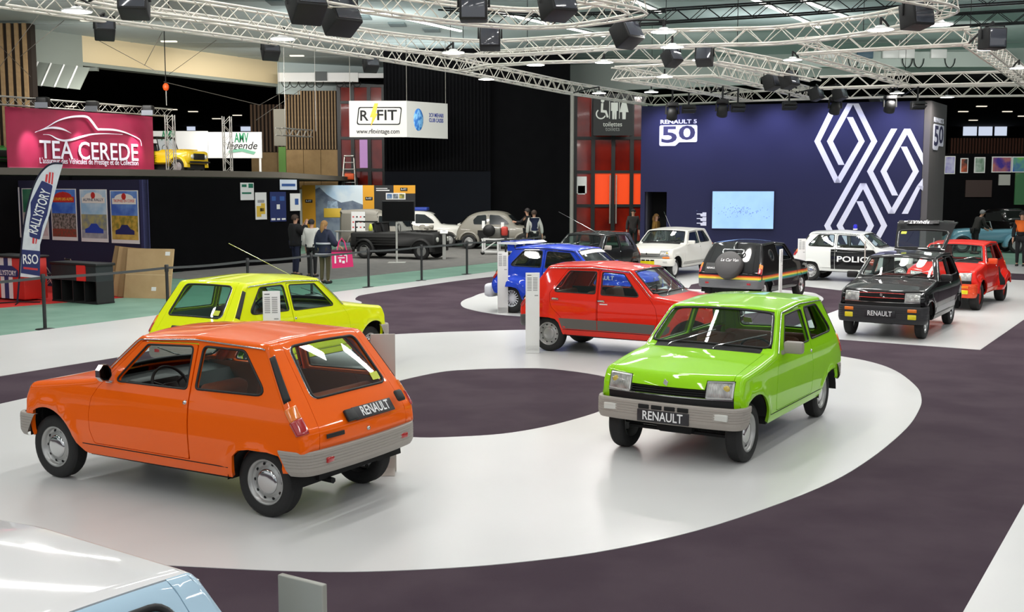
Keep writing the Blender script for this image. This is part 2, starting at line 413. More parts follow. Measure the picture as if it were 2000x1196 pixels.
def body_mesh(sh):
    K = car_keys(sh); sk = Skin(); ye = lambda q: sh.iz(sh.YE, q)
    IN = [(float(x), float(z)) for x, z in zip(sh.IX, sh.IZ)][::3]
    outer = IN+BOTTOM
    holes = [DOOR3] if not sh.five else [DOORF5, DOORR5]
    if not sh.five and not sh.van: holes = holes+[QWIN3]
    for sg in (1, -1): sk.patch(outer, holes, sh.side(sg), .065, .03, 0, -sg)
    for sg in (1, -1):
        def mp(q, y, sg=sg): return sh.T(q, sg*y)
        s0 = sh.S[0]
        sk.patch(strip_poly(sh, s0, K['hl'], lambda q: .628, ye, 8), [], mp, .06, .02, 0, -sg)
        sk.patch(strip_poly(sh, K['hl'], K['cowl'], lambda q: hood_half(sh, q)+.004, ye, 20), [], mp, .07, .02, 0, -sg)
        sk.patch(strip_poly(sh, K['cowl'], K['wb'], lambda q: .56, ye, 4), [], mp, .05, .02, 0, -sg)
        sk.patch(strip_poly(sh, K['wb'], K['rf'], lambda q: ye(q)-.022, ye, 14), [], mp, .06, .02, 0, -sg)
        sk.patch(strip_poly(sh, K['rr'], K['hb'], lambda q: tail_half(sh, q)+.004, ye, 20), [], mp, .06, .02, 0, -sg)
    sk.patch(strip_poly(sh, K['hb']+.004, sh.S[-1], lambda q: -ye(q), ye, 4), [], sh.T, .08, 0, 0, -1)
    for a, b in ((sh.S[0], K['rf']), (K['rr'], sh.S[-1])): fillet(sk, sh, a, b)
    return sk.mesh('body')
def fillet(sk, sh, a, b):
    qs = np.linspace(a, b, max(3, int((b-a)/.035)))
    for sg in (1, -1):
        rows = []; nr = []
        for q in qs:
            r = []; n = []
            for i in range(6):
                t = i/5; p = Vector(sh.F(q, t, sg)); am = sh.iz(sh.AM, q)*t
                r.append(p); n.append(Vector((sh.iz(sh.NX, q)*math.sin(am), sg*math.cos(am), sh.iz(sh.NZ, q)*math.sin(am))))
            rows.append(r); nr.append(n)
        sk.rows(rows, nr, flip=(sg > 0))
def roof_mesh(sh):
    K = car_keys(sh); sk = Skin(); ye = lambda q: sh.iz(sh.YE, q)
    sk.patch(strip_poly(sh, K['rf'], K['rr'], lambda q: -ye(q), ye, 24), [], sh.T, .10, .015, 0, -1)
    fillet(sk, sh, K['rf'], K['rr']); return sk.mesh('roof')
def hood_mesh(sh):
    K = car_keys(sh); hw = lambda q: hood_half(sh, q); sk = Skin(); q0, q1, q2 = K['tip'], K['hl'], K['cowl']
    qs = [q1+.004+(q2-q1-.01)*i/20 for i in range(21)]
    poly = [(q0, -.365), (q1+.004, -.372)]+[(q, -hw(q)) for q in qs]+[(q, hw(q)) for q in qs[::-1]]+[(q1+.004, .372), (q0, .365)]
    return sk.patch(poly, [], sh.T, .08, .022, 0, -1).mesh('hood')
def ws_poly(sh, m=.026):
    K = car_keys(sh); ye = lambda q: sh.iz(sh.YE, q)-m
    a, b = K['wb'], K['wt']; return rounded([(a, -ye(a)), (b, -ye(b)), (b, ye(b)), (a, ye(a))], .07)
def tail_poly(sh):
    K = car_keys(sh); qs = [K['rr']+.008+(K['hb']-K['rr']-.008)*i/16 for i in range(17)]
    return [(q, -tail_half(sh, q)) for q in qs]+[(q, tail_half(sh, q)) for q in qs[::-1]]
def rg_poly(sh):
    K = car_keys(sh); return rounded([(K['gt'], -.40), (K['gb'], -.455), (K['gb'], .455), (K['gt'], .40)], [.07, .06, .06, .07])
def tail_mesh(sh, glass=True):
    return Skin().patch(tail_poly(sh), [rg_poly(sh)] if glass else [], sh.T, .06, .03, 0, -1).mesh('tailgate')
def pane_mesh(sh, poly, kind, off=-.006):
    if kind == 'T': return Skin().patch(poly, [], sh.T, .09, 0, off, -1).mesh('pane')
    return Skin().patch(poly, [], sh.side(kind), .12, 0, off, -kind).mesh('pane')
def door_mesh(sh, poly, win, sg):
    def ins(p, d=.006):
        c = (sum(a for a, b in p)/len(p), sum(b for a, b in p)/len(p)); return [(a+(c[0]-a)*d/.35, b+(c[1]-b)*d/.35) for a, b in p]
    return Skin().patch(ins(poly), [win], sh.side(sg), .065, .035, .001, -sg).mesh('door')
def seal_mesh(sh, poly, kind, r, off=0):
    fn = sh.T if kind == 'T' else sh.side(kind); pts = [Vector(fn(u, v)) for u, v in densify(poly, .08)]
    if off:
        for p in pts: p.y += off*(1 if p.y > 0 else -1)
    return MB().tube(pts, r, 5, closed=True).mesh('seal', fix=False)
def liner_mesh(sh):                                     # inner trim, floor and bulkheads seen through the windows
    b = MB()
    for sg in (1, -1):
        rows = []
        for x in np.linspace(-.22, 1.86, 16):
            z0 = .33 if .36 < x < 1.88 else .57
            rows.append([(x, sg*(sh.f(x, z)-.05), z) for z in (z0, max(z0, .5), .7, .85, .925)]+[(x, sg*(sh.f(x, .925)-.012), .925)])
        b.grid(rows, True)
    b.box((.34, -.66, .30), (1.9, .66, .335)); b.box((-.27, -.66, .56), (.36, .66, .58)); b.box((1.86, -.64, .32), (1.9, .64, .86)); b.box((-.30, -.60, .56), (-.27, .60, .80))
    return b.mesh('cabin_trim')
def under_mesh():
    b = MB()
    b.box((-.36, -.42, .29), (2.56, .42, .40)); b.box((.32, -.655, .27), (1.95, .655, .36)); b.box((2.64, -.60, .40), (2.68, .60, .60)); b.box((-.43, -.58, .42), (-.40, .58, .60))
    for cx, w in ((2.42, .50), (0, .48)):
        for sg in (1, -1):
            pts = [(min(2.69, cx+.41*math.cos(.1+2.94*i/14)), max(.36, .27+.385*math.sin(.1+2.94*i/14))) for i in range(15)] if cx > 1 else [(cx+.33*math.cos(PI*i/14), .27+.30*math.sin(PI*i/14)) for i in range(15)]
            b.grid([[(x, sg*.36, z) for x, z in pts], [(x, sg*.695, z) for x, z in pts]], False)
            b.add([(x, sg*.36, z) for x, z in pts], [tuple(range(15))])
    for x in (0, 2.42): b.bar((x, -.6, .27), (x, .6, .27), .03)
    b.bar((2.55, -.5, .25), (2.55, .5, .25), .02); b.rbox((2.38, -.20, .23), (2.62, .18, .36), .04); b.bar((.6, .1, .24), (-.40, .3, .27), .025)
    return b.mesh('underbody')
def seat_mesh(kind='front'):
    b = MB()
    if kind == 'front':
        b.rbox((-.25, -.23, 0), (.25, .23, .17), .05); M = Matrix.Translation((-.22, 0, .10)) @ Matrix.Rotation(math.radians(-14), 4, 'Y')
        b.rbox((-.07, -.23, 0), (.07, .23, .52), .05, M)
    else:
        b.rbox((-.24, -.56, 0), (.24, .56, .19), .06); M = Matrix.Translation((-.24, 0, .10)) @ Matrix.Rotation(math.radians(-14), 4, 'Y')
        b.rbox((-.06, -.56, 0), (.06, .56, .46), .05, M)
    return b.mesh('seat')
def dash_mesh():
    b = MB(); prof = [(1.86, .60), (1.52, .62), (1.48, .78), (1.55, .885), (1.86, .92)]
    b.prism(prof, -.60, .60); b.rbox((1.42, .12, .76), (1.60, .56, .93), .03); return b.mesh('dashboard')
def steer_mesh():
    b = MB(); M = Matrix.Translation((1.30, .34, .86)) @ Matrix.Rotation(math.radians(-62), 4, 'Y')
    b.tube([M @ Vector((.19*math.cos(a), .19*math.sin(a), 0)) for a in np.linspace(0, 2*PI, 28, endpoint=False)], .013, 6, closed=True)
    for a in (0, PI/2+.4, -PI/2-.4): b.bar(M @ Vector((0, 0, -.02)), M @ Vector((.18*math.cos(a+PI), .18*math.sin(a+PI), 0)), .012)
    b.lathe([(0, .01), (.05, .01), (.05, -.03), (0, -.03)], 12, c=(0, 0, 0)) if False else b.rbox((-.04, -.07, -.03), (.04, .07, .02), .01, M)
    b.bar(M @ Vector((0, 0, -.02)), (1.55, .34, .74), .025); return b.mesh('steering_wheel')
def tyre_mesh(R=.278, w=.148, rim=.172):
    hw = w/2; b = MB(); pr = [(rim, -hw*.80), (rim+.012, -hw*.92), (rim+.05, -hw*1.04), (R-.035, -hw*1.02), (R-.010, -hw*.86), (R-.002, -hw*.6)]
    tread = []
    for i, y in enumerate(np.linspace(-.55, .55, 9)): tread.append((R if i % 2 == 0 else R-.006, y*hw))
    pr = pr+tread+[(r, -y) for r, y in pr[::-1]]
    b.lathe(pr, 40, 'y'); return b.mesh('tyre')
def rim_mesh(style):
    b = MB(); hw = .066
    if style in ('steel', 'cap'):
        b.lathe([(.172, -hw), (.172, hw*.75), (.182, hw*.92), (.182, hw), (.170, hw), (.160, hw*.55), (.148, hw*.28), (.120, hw*.45), (.105, hw*.62), (.06, hw*.62), (0, hw*.62)], 36, 'y')
    elif style == 'spoke':
        b.lathe([(.172, -hw), (.172, hw*.8), (.182, hw), (.166, hw), (.160, hw*.3), (.150, hw*.1)], 36, 'y'); b.lathe([(0, hw*.6), (.05, hw*.6), (.06, hw*.2), (.06, -.02), (0, -.02)], 16, 'y')
        for i in range(8):
            M = Matrix.Rotation(2*PI*i/8, 4, 'Y'); b.rbox((-.020, hw*.05, .04), (.020, hw*.55, .165), .006, M)
    elif style == 'slots':
        b.lathe([(.172, -hw), (.172, hw*.8), (.185, hw), (.168, hw), (.165, hw*.75)], 36, 'y'); b.lathe([(.095, hw*.2), (.095, hw*.8), (.04, hw*.9), (0, hw*.9)], 24, 'y')
        b.lathe([(.168, hw*.75), (.155, hw*.8), (.150, hw*.6)], 36, 'y')
        for i in range(16):
            M = Matrix.Rotation(2*PI*i/16, 4, 'Y'); b.rbox((-.009, hw*.4, .085), (.009, hw*.8, .16), .003, M)
    return b.mesh('wheel')
def hole_mesh(): return MB().lathe([(0, .0265), (.0125, .0260), (.0125, .012)], 8, 'y').mesh('rim_hole')
def back_mesh(): return MB().lathe([(.160, -.01), (0, -.01)], 24, 'y').mesh('rim_backing')
def cap_mesh():
    b = MB(); b.lathe([(.104, .040), (.100, .050), (.080, .056), (.04, .060), (0, .061)], 28, 'y')
    return b.mesh('hub_cap')
CACHE = {}
def cached(k, fn):
    if k not in CACHE:
        me = fn()
        if len(me.materials) == 0: me.materials.append(None)
        CACHE[k] = me
    return CACHE[k]
def make_wheel(root, x, y, sg, style='steel', rimmat=None, cap=True, R=.278, w=.148, steer=0):
    rm = cached('rim'+style, lambda: rim_mesh(style))
    o = obj('wheel', rm, rimmat or M_STEEL, root, (x, sg*y, R), (0, 0, (0 if sg > 0 else PI)+steer))
    k = R/.278
    t = obj('tyre', cached(('tyre', R, w), lambda: tyre_mesh(R, w, .172)), M_RUB, o)
    if style in ('steel', 'cap'):
        for i in range(10):
            a = 2*PI*i/10; obj('rim_hole', cached('hole', hole_mesh), M_DARK, o, (.138*math.cos(a), 0, .138*math.sin(a)))
    else: obj('rim_backing', cached('back', back_mesh), M_DARK, o)
    if cap and style == 'steel': obj('hub_cap', cached('cap', cap_mesh), M_CHR, o)
    elif style == 'cap': obj('hub_cap', cached('cap', cap_mesh), rimmat or M_STEEL, o)
    else: obj('hub_cap', cached('cap2', lambda: MB().lathe([(.032, .03), (.030, .05), (0, .054)], 14, 'y').mesh('hub_cap')), M_DARK, o)
    return o
def bumper_mesh(front, sport=False):
    path = [(2.575, .728), (2.68, .732), (2.76, .722), (2.815, .692), (2.845, .64), (2.868, .45), (2.882, .2), (2.885, 0)] if front else [(-.225, .728), (-.34, .726), (-.425, .706), (-.475, .66), (-.498, .58), (-.517, .4), (-.527, .2), (-.53, 0)]
    z0, z1 = (.362, .565) if front else (.385, .577)
    if sport: z0 -= .09
    full = [Vector(p) for p in path]+[Vector((p[0], -p[1])) for p in path[-2::-1]]
    # smooth resample
    L = np.r_[0, np.cumsum([(full[i+1]-full[i]).length for i in range(len(full)-1)])]; N = 60; tot = L[-1]
    def P(d):
        d = min(max(d, 0), tot); return (np.interp(d, L, [p.x for p in full]), np.interp(d, L, [p.y for p in full]))
    def Ps(d):
        q = [P(d+e) for e in (-.03, -.015, 0, .015, .03)] if .03 < d < tot-.03 else [P(d)]
        return (sum(a[0] for a in q)/len(q), sum(a[1] for a in q)/len(q))
    prof = [(-.03, 1.0), (.004, 1.0), (.010, .96), (.012, .90)]
    for i in range(5): v = .86-i*.12; prof += [(.014, v), (.0105, v-.015), (.0105, v-.022), (.014, v-.037)]
    prof += [(.012, .22), (.002, .10), (-.008, .02), (-.03, 0)]
    rows = []
    for i in range(N+1):
        d0 = tot*i/N; row = []; end = max(0, 1-min(d0, tot-d0)/.30); sgn = 1 if d0 < tot/2 else -1
        for o, v in prof:
            d = d0+sgn*(1-v)*.115*end
            x, y = Ps(d); x2, y2 = Ps(d+.01); x1, y1 = Ps(d-.01); t = Vector((x2-x1, y2-y1)); t.normalize(); n = Vector((t.y, -t.x)) if front else Vector((-t.y, t.x))
            n = -n if (n.x*(1 if front else -1) < 0 and abs(y) < .6) or (n.y*y < 0 and abs(y) >= .6) else n
            row.append((x+n.x*o, y+n.y*o, z0+(z1-z0)*v))
        rows.append(row)
    b = MB(); b.grid(rows, False); return b.mesh('bumper')
def lens_mat():
    if 'lamp_lens' in MATS: return MATS['lamp_lens']
    m = mat('lamp_lens', (176, 176, 172), .18, .35, coat=1); nt = m.node_tree; b = nt.nodes['Principled BSDF']
    tc = nt.nodes.new('ShaderNodeTexCoord'); w = nt.nodes.new('ShaderNodeTexWave'); w.bands_direction = 'Y'; w.inputs['Scale'].default_value = 22; w.inputs['Distortion'].default_value = 1.5
    bp = nt.nodes.new('ShaderNodeBump'); bp.inputs['Strength'].default_value = .5; bp.inputs['Distance'].default_value = .01
    v = nt.nodes.new('ShaderNodeTexVoronoi'); v.inputs['Scale'].default_value = 14; r = nt.nodes.new('ShaderNodeValToRGB')
    r.color_ramp.elements[0].color = lin((205, 205, 200)); r.color_ramp.elements[1].color = lin((120, 121, 120))
    nt.links.new(tc.outputs['Object'], v.inputs[0]); nt.links.new(v.outputs[0], r.inputs[0]); nt.links.new(r.outputs[0], b.inputs['Base Color'])
    nt.links.new(tc.outputs['Object'], w.inputs[0]); nt.links.new(w.outputs[1], bp.inputs['Height']); nt.links.new(bp.outputs[0], b.inputs['Normal'])
    return m
def on_side(sh, x, z, sg, off=0): return Vector((x, sg*(sh.f(x, z)+off), z))
def build_car(name, label, pose, color, sh, cfg):
    """pose = (x, y, yaw); returns the root Empty with all parts"""
    g = cfg.get; root = thing(name, label, 'car', (pose[0], pose[1], g('z', 0)), pose[2], g('group', 'cars of the round anniversary display'))
    if g('scale'): root.scale = g('scale')
    K = car_keys(sh); P = color; bump = g('bump', M_BUMP)
    CM = lambda nm, fn: carmesh(sh, nm, fn)
    obj('body', CM('body', lambda: body_mesh(sh)), P, root)
    rf = obj('roof', CM('roof', lambda: roof_mesh(sh)), g('roof', P), root)
    obj('hood', CM('hood', lambda: hood_mesh(sh)), g('hood', P), root)
    obj('underbody', cached('under', under_mesh), M_DARK, root)
    cabin = g('cabin', mat('cabin_brown', (92, 62, 50), .7))
    obj('cabin_trim', CM('liner', lambda: liner_mesh(sh)), cabin, root)
    obj('dashboard', cached('dash', dash_mesh), M_BLK, root); obj('steering_wheel', cached('steer', steer_mesh), M_BLK, root)
    seatm = g('seat', mat('seat_brown', (110, 62, 44), .7, bump=(40, .2)))
    for sg in (1, -1): obj('front_seat', cached('fseat', seat_mesh), seatm, root, (1.02, sg*.34, .36))
    obj('rear_seat', cached('rseat', lambda: seat_mesh('rear')), seatm, root, (.22, 0, .36))
    obj('cowl_panel', CM('cowl', lambda: Skin().patch(strip_poly(sh, K['cowl']-.006, K['wb']+.01, lambda q: -.575, lambda q: .575, 4), [], sh.T, .08, 0, -.004, -1).mesh('cowl')), g('cowl', M_BLK), root)
    # glazing
    w = obj('windscreen', CM('ws', lambda: pane_mesh(sh, ws_poly(sh), 'T')), M_GLASS, root)
    obj('seal', CM('wss', lambda: seal_mesh(sh, ws_poly(sh), 'T', .013)), M_BLK, w)
    if g('chrome', True): obj('trim', CM('wst', lambda: seal_mesh(sh, ws_poly(sh, .034), 'T', .006, .0)), M_CHR, w)
    glassM = g('glass', M_GLASS)
    for sg in (1, -1):
        drs = [(DOOR3, DWIN3, 'd3')] if not sh.five else [(DOORF5, DWINF5, 'df'), (DOORR5, DWINR5, 'dr')]
        for dp, wp, kk in drs:
            d = obj('door', CM(kk+str(sg), lambda: door_mesh(sh, dp, wp, sg)), g('door', P), root)
            if not g('open_windows') or kk == 'dr':
                obj('window', CM(kk+'w'+str(sg), lambda: pane_mesh(sh, wp, sg)), glassM, d)
            obj('seal', CM(kk+'s'+str(sg), lambda: seal_mesh(sh, wp, sg, .009)), M_BLK, d)
            hx, hz = ((.745, .845) if not sh.five else (.945, .845) if kk == 'df' else (.165, .845))
            hb = MB()
            if sh.five or g('bar_handle'): hb.rbox((hx-.05, sg*(sh.f(hx, hz)+.002)-.008, hz-.014), (hx+.06, sg*(sh.f(hx, hz)+.002)+.012*sg, hz+.014), .005)
            else: hb.lathe([(0, .014), (.014, .012), (.017, 0), (.020, -.004)], 12, 'y', (hx, 0, hz)); hb.v = [(x, sg*(sh.f(hx, hz)+y), z) for x, y, z in hb.v]
            hb.build('door_handle', M_CHR if not g('dark') else M_BLK, d)
        if not sh.five and not sh.van:
            q = obj('quarter_window', CM('q'+str(sg), lambda: pane_mesh(sh, QWIN3, sg)), glassM, root)
            obj('seal', CM('qs'+str(sg), lambda: seal_mesh(sh, QWIN3, sg, .011)), M_BLK, q)
        # drip rail along the roof
        def rail():
            qs = np.linspace(K['wb']-.02, K['rr']+.02, 40); pts = [sh.F(q, .12, sg, .007) for q in qs]; return MB().tube(pts, .007, 5).mesh('rail', fix=False)
        obj('drip_rail', CM('rail'+str(sg), rail), g('rail', M_CHR), root)
        def sill():
            b = MB(); b.tube([(x, sg*(sh.f(x, .378)+.001), .376) for x in np.linspace(.30, 1.98, 12)], .004, 4); return b.mesh('sill', fix=False)
        obj('sill_line', CM('sill'+str(sg), sill), M_DARK, root)
        # air vent strip and tail lamp on the rear corner
        def corner(z0, z1, a0, a1, off):
            q0, q1 = sh.sz(z0, False), sh.sz(z1, False); rows = [[sh.F(q, a, sg, off) for a in np.linspace(a0, a1, 6)] for q in np.linspace(q0, q1, 10)]
            rows = [[sh.F(q0, a, sg, -.005) for a in np.linspace(a0, a1, 6)]]+rows+[[sh.F(q1, a, sg, -.005) for a in np.linspace(a0, a1, 6)]]
            rows = [[sh.F(q, a0, sg, -.005)]+r+[sh.F(q, a1, sg, -.005)] for q, r in zip([q0]+list(np.linspace(q0, q1, 10))+[q1], rows)]
            return MB().grid(rows, True).mesh('corner')
        if g('vent', True): obj('air_vent', CM('vent'+str(sg), lambda: corner(1.262, .958, .22, .80, .004)), M_BLK, root)
        tl = obj('tail_lamp', CM('tl'+str(sg), lambda: corner(.825, .715, .05, 1.0, .012)), M_RED, root)
        obj('indicator_lens', CM('ti'+str(sg), lambda: corner(.912, .828, .12, .98, .011)), M_AMB, tl)
        # headlamp: bowl, lens, bulb
        y0, y1 = .378, .622
        def hlp():
            b = MB(); z0, z1 = .632, .788
            def X(y, z): return 2.742+.085*(1-(y/.66)**2)-.05*max(0, (z-.64)/.15)**2*1.1
            ring = rounded([(y0, z0), (y1, z0+.004), (y1, z1+.006), (y0, z1)], .012, 3); inn = rounded([(y0+.014, z0+.014), (y1-.014, z0+.018), (y1-.014, z1-.008), (y0+.014, z1-.014)], .012, 3)
            R_ = [[(X(y, z)+.010, sg*y, z) for y, z in ring], [(X(y, z)+.012, sg*y, z) for y, z in inn], [(2.69, sg*y, z) for y, z in inn], [(2.69, sg*(.5+(y-.5)*.2), .71+(z-.71)*.2) for y, z in inn]]
            R0 = [(2.68, sg*y, z) for y, z in ring]; R_ = [R0]+R_
            b.grid([r+[r[0]] for r in R_], False); return b.mesh('headlamp')
        def lens():
            b = MB(); inn = [(y0+.012+(y1-y0-.024)*i/6, .646+.128*j/5) for j in range(6) for i in range(7)]
            X = lambda y, z: 2.742+.085*(1-(y/.66)**2)-.05*max(0, (z-.64)/.15)**2*1.1+.006
            b.grid([[(X(y, z), sg*y, z) for y, z in inn[j*7:j*7+7]] for j in range(6)], True); return b.mesh('lens', fix=False)
        hl = obj('headlamp', cached('hl'+str(sg), hlp), mat('lamp_reflector', (190, 190, 188), .25, .7), root)
        obj('lamp_lens', cached('hll'+str(sg), lens), lens_mat(), hl)
        obj('bulb', cached('bulb'+str(sg), lambda: MB().lathe([(0, .006), (.022, .003), (.032, -.004), (.034, -.02)], 14, 'x', (2.742+.085*(1-(.555/.66)**2)-.010, sg*.555, .725)).mesh('bulb')), M_BULB if g('yellow_bulb', True) else M_CLR, hl)
        # wheels
        R, ww = g('tyre', (.278, .148)); ty = .668-.074+(sh.wide*.5 if sh.wide else 0); ry = .640-.074+(sh.wide*.9 if sh.wide else 0)
        make_wheel(root, 2.42, ty, sg, g('rim', 'steel'), g('rimmat'), g('cap', True), R, ww); make_wheel(root, 0, ry, sg, g('rim', 'steel'), g('rimmat'), g('cap', True), R, ww)
    # grille
    def grille():
        b = MB(); b.box((2.66, -.62, .56), (2.70, .62, .80))
        for i in range(4): z = .648+i*.022; b.tube([(2.735+.07*(1-(y/.62)**2), y, z) for y in np.linspace(-.375, .375, 9)], .0045, 4)
        for y in (-.377, .377): b.box((2.66, y-.003, .62), (2.76, y+.003, .77))
        rows = [[(2.735+.088*(1-(y/.66)**2), y, z) for y in np.linspace(-.625, .625, 17)] for z in (.553, .622)]; b.grid(rows, True)
        rows = [[(2.735+.088*(1-(y/.66)**2)-d, y, .622) for y in np.linspace(-.625, .625, 17)] for d in (0, .06)]; b.grid(rows, True)
        return b.mesh('grille')
    gr = obj('grille', cached('grille', grille), g('grille', M_BLK), root)
    obj('chrome_bar', cached('gbar', lambda: MB().tube([(2.742+.09*(1-(y/.66)**2), y, .626) for y in np.linspace(-.622, .622, 17)], .0095, 6).mesh('bar')), M_CHR, gr)
    obj('badge', cached('badge', lambda: MB().prism([(.0, -.034), (.026, 0), (0, .034), (-.026, 0)], 0, .008, 'xz').mesh('badge')), M_CHR, gr, (2.842, 0, .752) if not g('badge_low') else (2.83, 0, .70), (0, -.3, PI/2))
    # bumpers
    fb = obj('front_bumper', cached('fb'+str(g('sport', False)), lambda: bumper_mesh(True, g('sport', False))), g('fbump', bump), root)
    rb = obj('rear_bumper', cached('rb'+str(g('sport', False)), lambda: bumper_mesh(False, g('sport', False))), bump, root)
    for sg in (1, -1):
        if not g('sport'):
            i_ = obj('indicator', cached('find'+str(sg), lambda: MB().rbox((2.84, sg*.53-.088, .452), (2.879, sg*.53+.088, .515), .008, Matrix.Translation((2.86, sg*.53, .48)) @ Matrix.Rotation(-sg*.07, 4, 'Z') @ Matrix.Translation((-2.86, -sg*.53, -.48))).mesh('ind')), M_CLR, fb)
        else:
            obj('indicator', cached('sind'+str(sg), lambda: MB().rbox((2.83, sg*.52-.075, .475), (2.888, sg*.52+.075, .530), .008).mesh('ind')), M_AMB, fb)
            obj('fog_lamp', cached('fog'+str(sg), lambda: MB().rbox((2.80, sg*.52-.07, .355), (2.888, sg*.52+.07, .440), .012).mesh('fog')), M_YEL, fb)
        obj('reflector', cached('refl'+str(sg), lambda: MB().rbox((-.530, sg*.47-.05, .470), (-.50, sg*.47+.05, .512), .006, Matrix.Translation((-.513, sg*.47, .48)) @ Matrix.Rotation(sg*.10, 4, 'Z') @ Matrix.Translation((.513, -sg*.47, -.48))).mesh('refl')), M_RED, rb)
    if not g('sport'):
        for y in (-.195, -.065, .065, .195): obj('air_slot', cached('slot', lambda: MB().rbox((2.86, -.055, .497), (2.9035, .055, .540), .008).mesh('slot')), M_DARK, fb, (0, y, 0))
    plm = mat('plate_dark', (38, 36, 40), .45)
    if g('fplate'):
        pl = obj('number_plate', cached('fpl', lambda: MB().rbox((2.885, -.258, .378), (2.905, .258, .492), .006).mesh('plate')), plm, root)
        text('RENAULT', .118, M_TXT, pl, facing((2.9055, 0, .434), 1, 0), depth=.001, bold=.012, width=.40)
    # tailgate with its window
    tg = obj('tailgate', CM('tail' if not sh.van else 'tailv', lambda: tail_mesh(sh, not sh.van)), g('tail', P), root)
    if not sh.van:
        rw = obj('rear_window', CM('rg', lambda: pane_mesh(sh, rg_poly(sh), 'T')), glassM, tg)
        obj('seal', CM('rgs', lambda: seal_mesh(sh, rg_poly(sh), 'T', .012)), M_BLK, tg)
        obj('trim', CM('rgt', lambda: seal_mesh(sh, [(q, y*1.03) for q, y in rg_poly(sh)], 'T', .006)), M_CHR, tg)
        if g('sticker', True):
            K2 = K['gb']-.07; p = Vector(sh.T(K2, -.36)); n = Vector((-.8, 0, .56)).normalized()
            obj('sticker', cached('stk', lambda: MB().box((-.05, -.035, 0), (.05, .035, .001)).mesh('stk')), mat('sticker_green', (196, 206, 60), .5), tg).matrix_local = facing(p+n*.004, -.80, 0, .56)
    qp = sh.sz(.765, False); pc = Vector(sh.T(qp, 0)); tn = Vector((-.82, 0, .56)).normalized()
    if g('rplate', True):
        Mp = facing(pc+tn*.012+Vector((0, -.10, 0)), -.82, 0, .56)
        pl = obj('number_plate', cached('rpl', lambda: MB().rbox((-.25, -.055, -.01), (.25, .055, .008), .005).mesh('plate')), plm, tg); pl.matrix_local = Mp
        text('RENAULT', .115, M_TXT, tg, Mp @ Matrix.Translation((.02, 0, .0085)), depth=.001, bold=.012, width=.36)
        ps = obj('plate_lamp', cached('plamp', lambda: MB().rbox((-.06, -.05, -.01), (.06, .05, .02), .01).mesh('pl')), M_BLK, tg); ps.matrix_local = facing(pc+tn*.010+Vector((0, .19, 0)), -.82, 0, .56)
        pk = obj('lock_handle', cached('plock', lambda: MB().rbox((-.05, -.05, -.01), (.05, .05, .02), .018).mesh('pl')), M_BLK, tg); pk.matrix_local = facing(pc+tn*.012+Vector((0, -.45, .05)), -.82, 0, .56)
        p3 = Vector(sh.T(sh.sz(.64, False), 0)); lk = obj('lock', cached('lk', lambda: MB().lathe([(0, .012), (.016, .01), (.018, -.004)], 12, 'z').mesh('lk')), M_CHR, tg); lk.matrix_local = facing(p3, -1, 0, .1)
        bd = obj('badge', cached('rbd', lambda: MB().rbox((-.10, -.017, -.002), (.10, .017, .006), .003).mesh('bd')), M_BLK, tg); bd.matrix_local = facing(Vector(sh.T(sh.sz(.665, False), .40))+Vector((-.012, 0, 0)), -1, .05, .12)
        text(g('badge', 'RENAULT 5 L'), .026, M_WHITE, tg, bd.matrix_local @ Matrix.Translation((0, 0, .0065)), depth=.001, width=.18)
    if g('hatch'):
        hx, hz = sh.iz(sh.X, K['rr']), sh.iz(sh.Z, K['rr'])
        tg.matrix_local = Matrix.Translation((hx, 0, hz)) @ Matrix.Rotation(math.radians(g('hatch')), 4, 'Y') @ Matrix.Translation((-hx, 0, -hz))
    # wipers, mirror
    for y in (-.40, .10):
        b = MB(); p0 = Vector(sh.T(K['cowl']+.04, y)); pts = [Vector(sh.T(K['wb']+.02+t*.13, y+.18+t*.28)) for t in np.linspace(0, 1, 6)]
        for p in pts: p += Vector((.02, 0, .018))
        b.tube([p0, p0+Vector((-.01, .03, .03))]+pts, .006, 4); b.build('wiper', M_CHR if g('chrome', True) else M_BLK, root)
    for sg in g('mirrors', (1,)):
        ms = g('mirror', 'box'); px, pz = 1.62, .935; b = MB()
        base = on_side(sh, px, pz, sg)
        if ms == 'round':
            c = base+Vector((-.02, sg*.085, .085)); b.tube([base, base+Vector((0, sg*.05, .02)), c+Vector((0, 0, -.05))], .009, 6); b.rbox((-.03, -.02, -.01), (.05, .02, .01), .005, Matrix.Translation(base))
            hx = [(.075*math.cos(a)*.9, .075*math.sin(a)) for a in np.arange(PI/8, 2*PI, PI/4)]
            b.prism([(y, z) for y, z in hx], -.02, .03, 'yz', Matrix.Translation(c)); m_ = b.build('mirror', M_CHR, root)
            MB().prism([(y*.86, z*.86) for y, z in hx], -.022, -.019, 'yz', Matrix.Translation(c)).build('mirror_glass', mat('mirror_glass', (70, 80, 84), .05, 1), m_)
        else:
            c = base+Vector((-.01, sg*.115, .055)); b.bar(base+Vector((.02, -sg*.01, -.01)), c, .022); b.rbox((-.04, -.095, -.06), (.05, .095, .06), .025, Matrix.Translation(c)); m_ = b.build('mirror', g('mirrormat', M_BUMP), root)
            MB().box((-.043, -.08, -.046), (-.039, .08, .046), Matrix.Translation(c)).build('mirror_glass', mat('mirror_glass', (70, 80, 84), .05, 1), m_)
    if g('antenna'):
        p = Vector(sh.T(sh.cs[7]+.25, g('antenna')[0])); MB().tube([p, p+Vector(g('antenna')[1])], .004, 4).build('antenna', M_CHR, root)
    return root
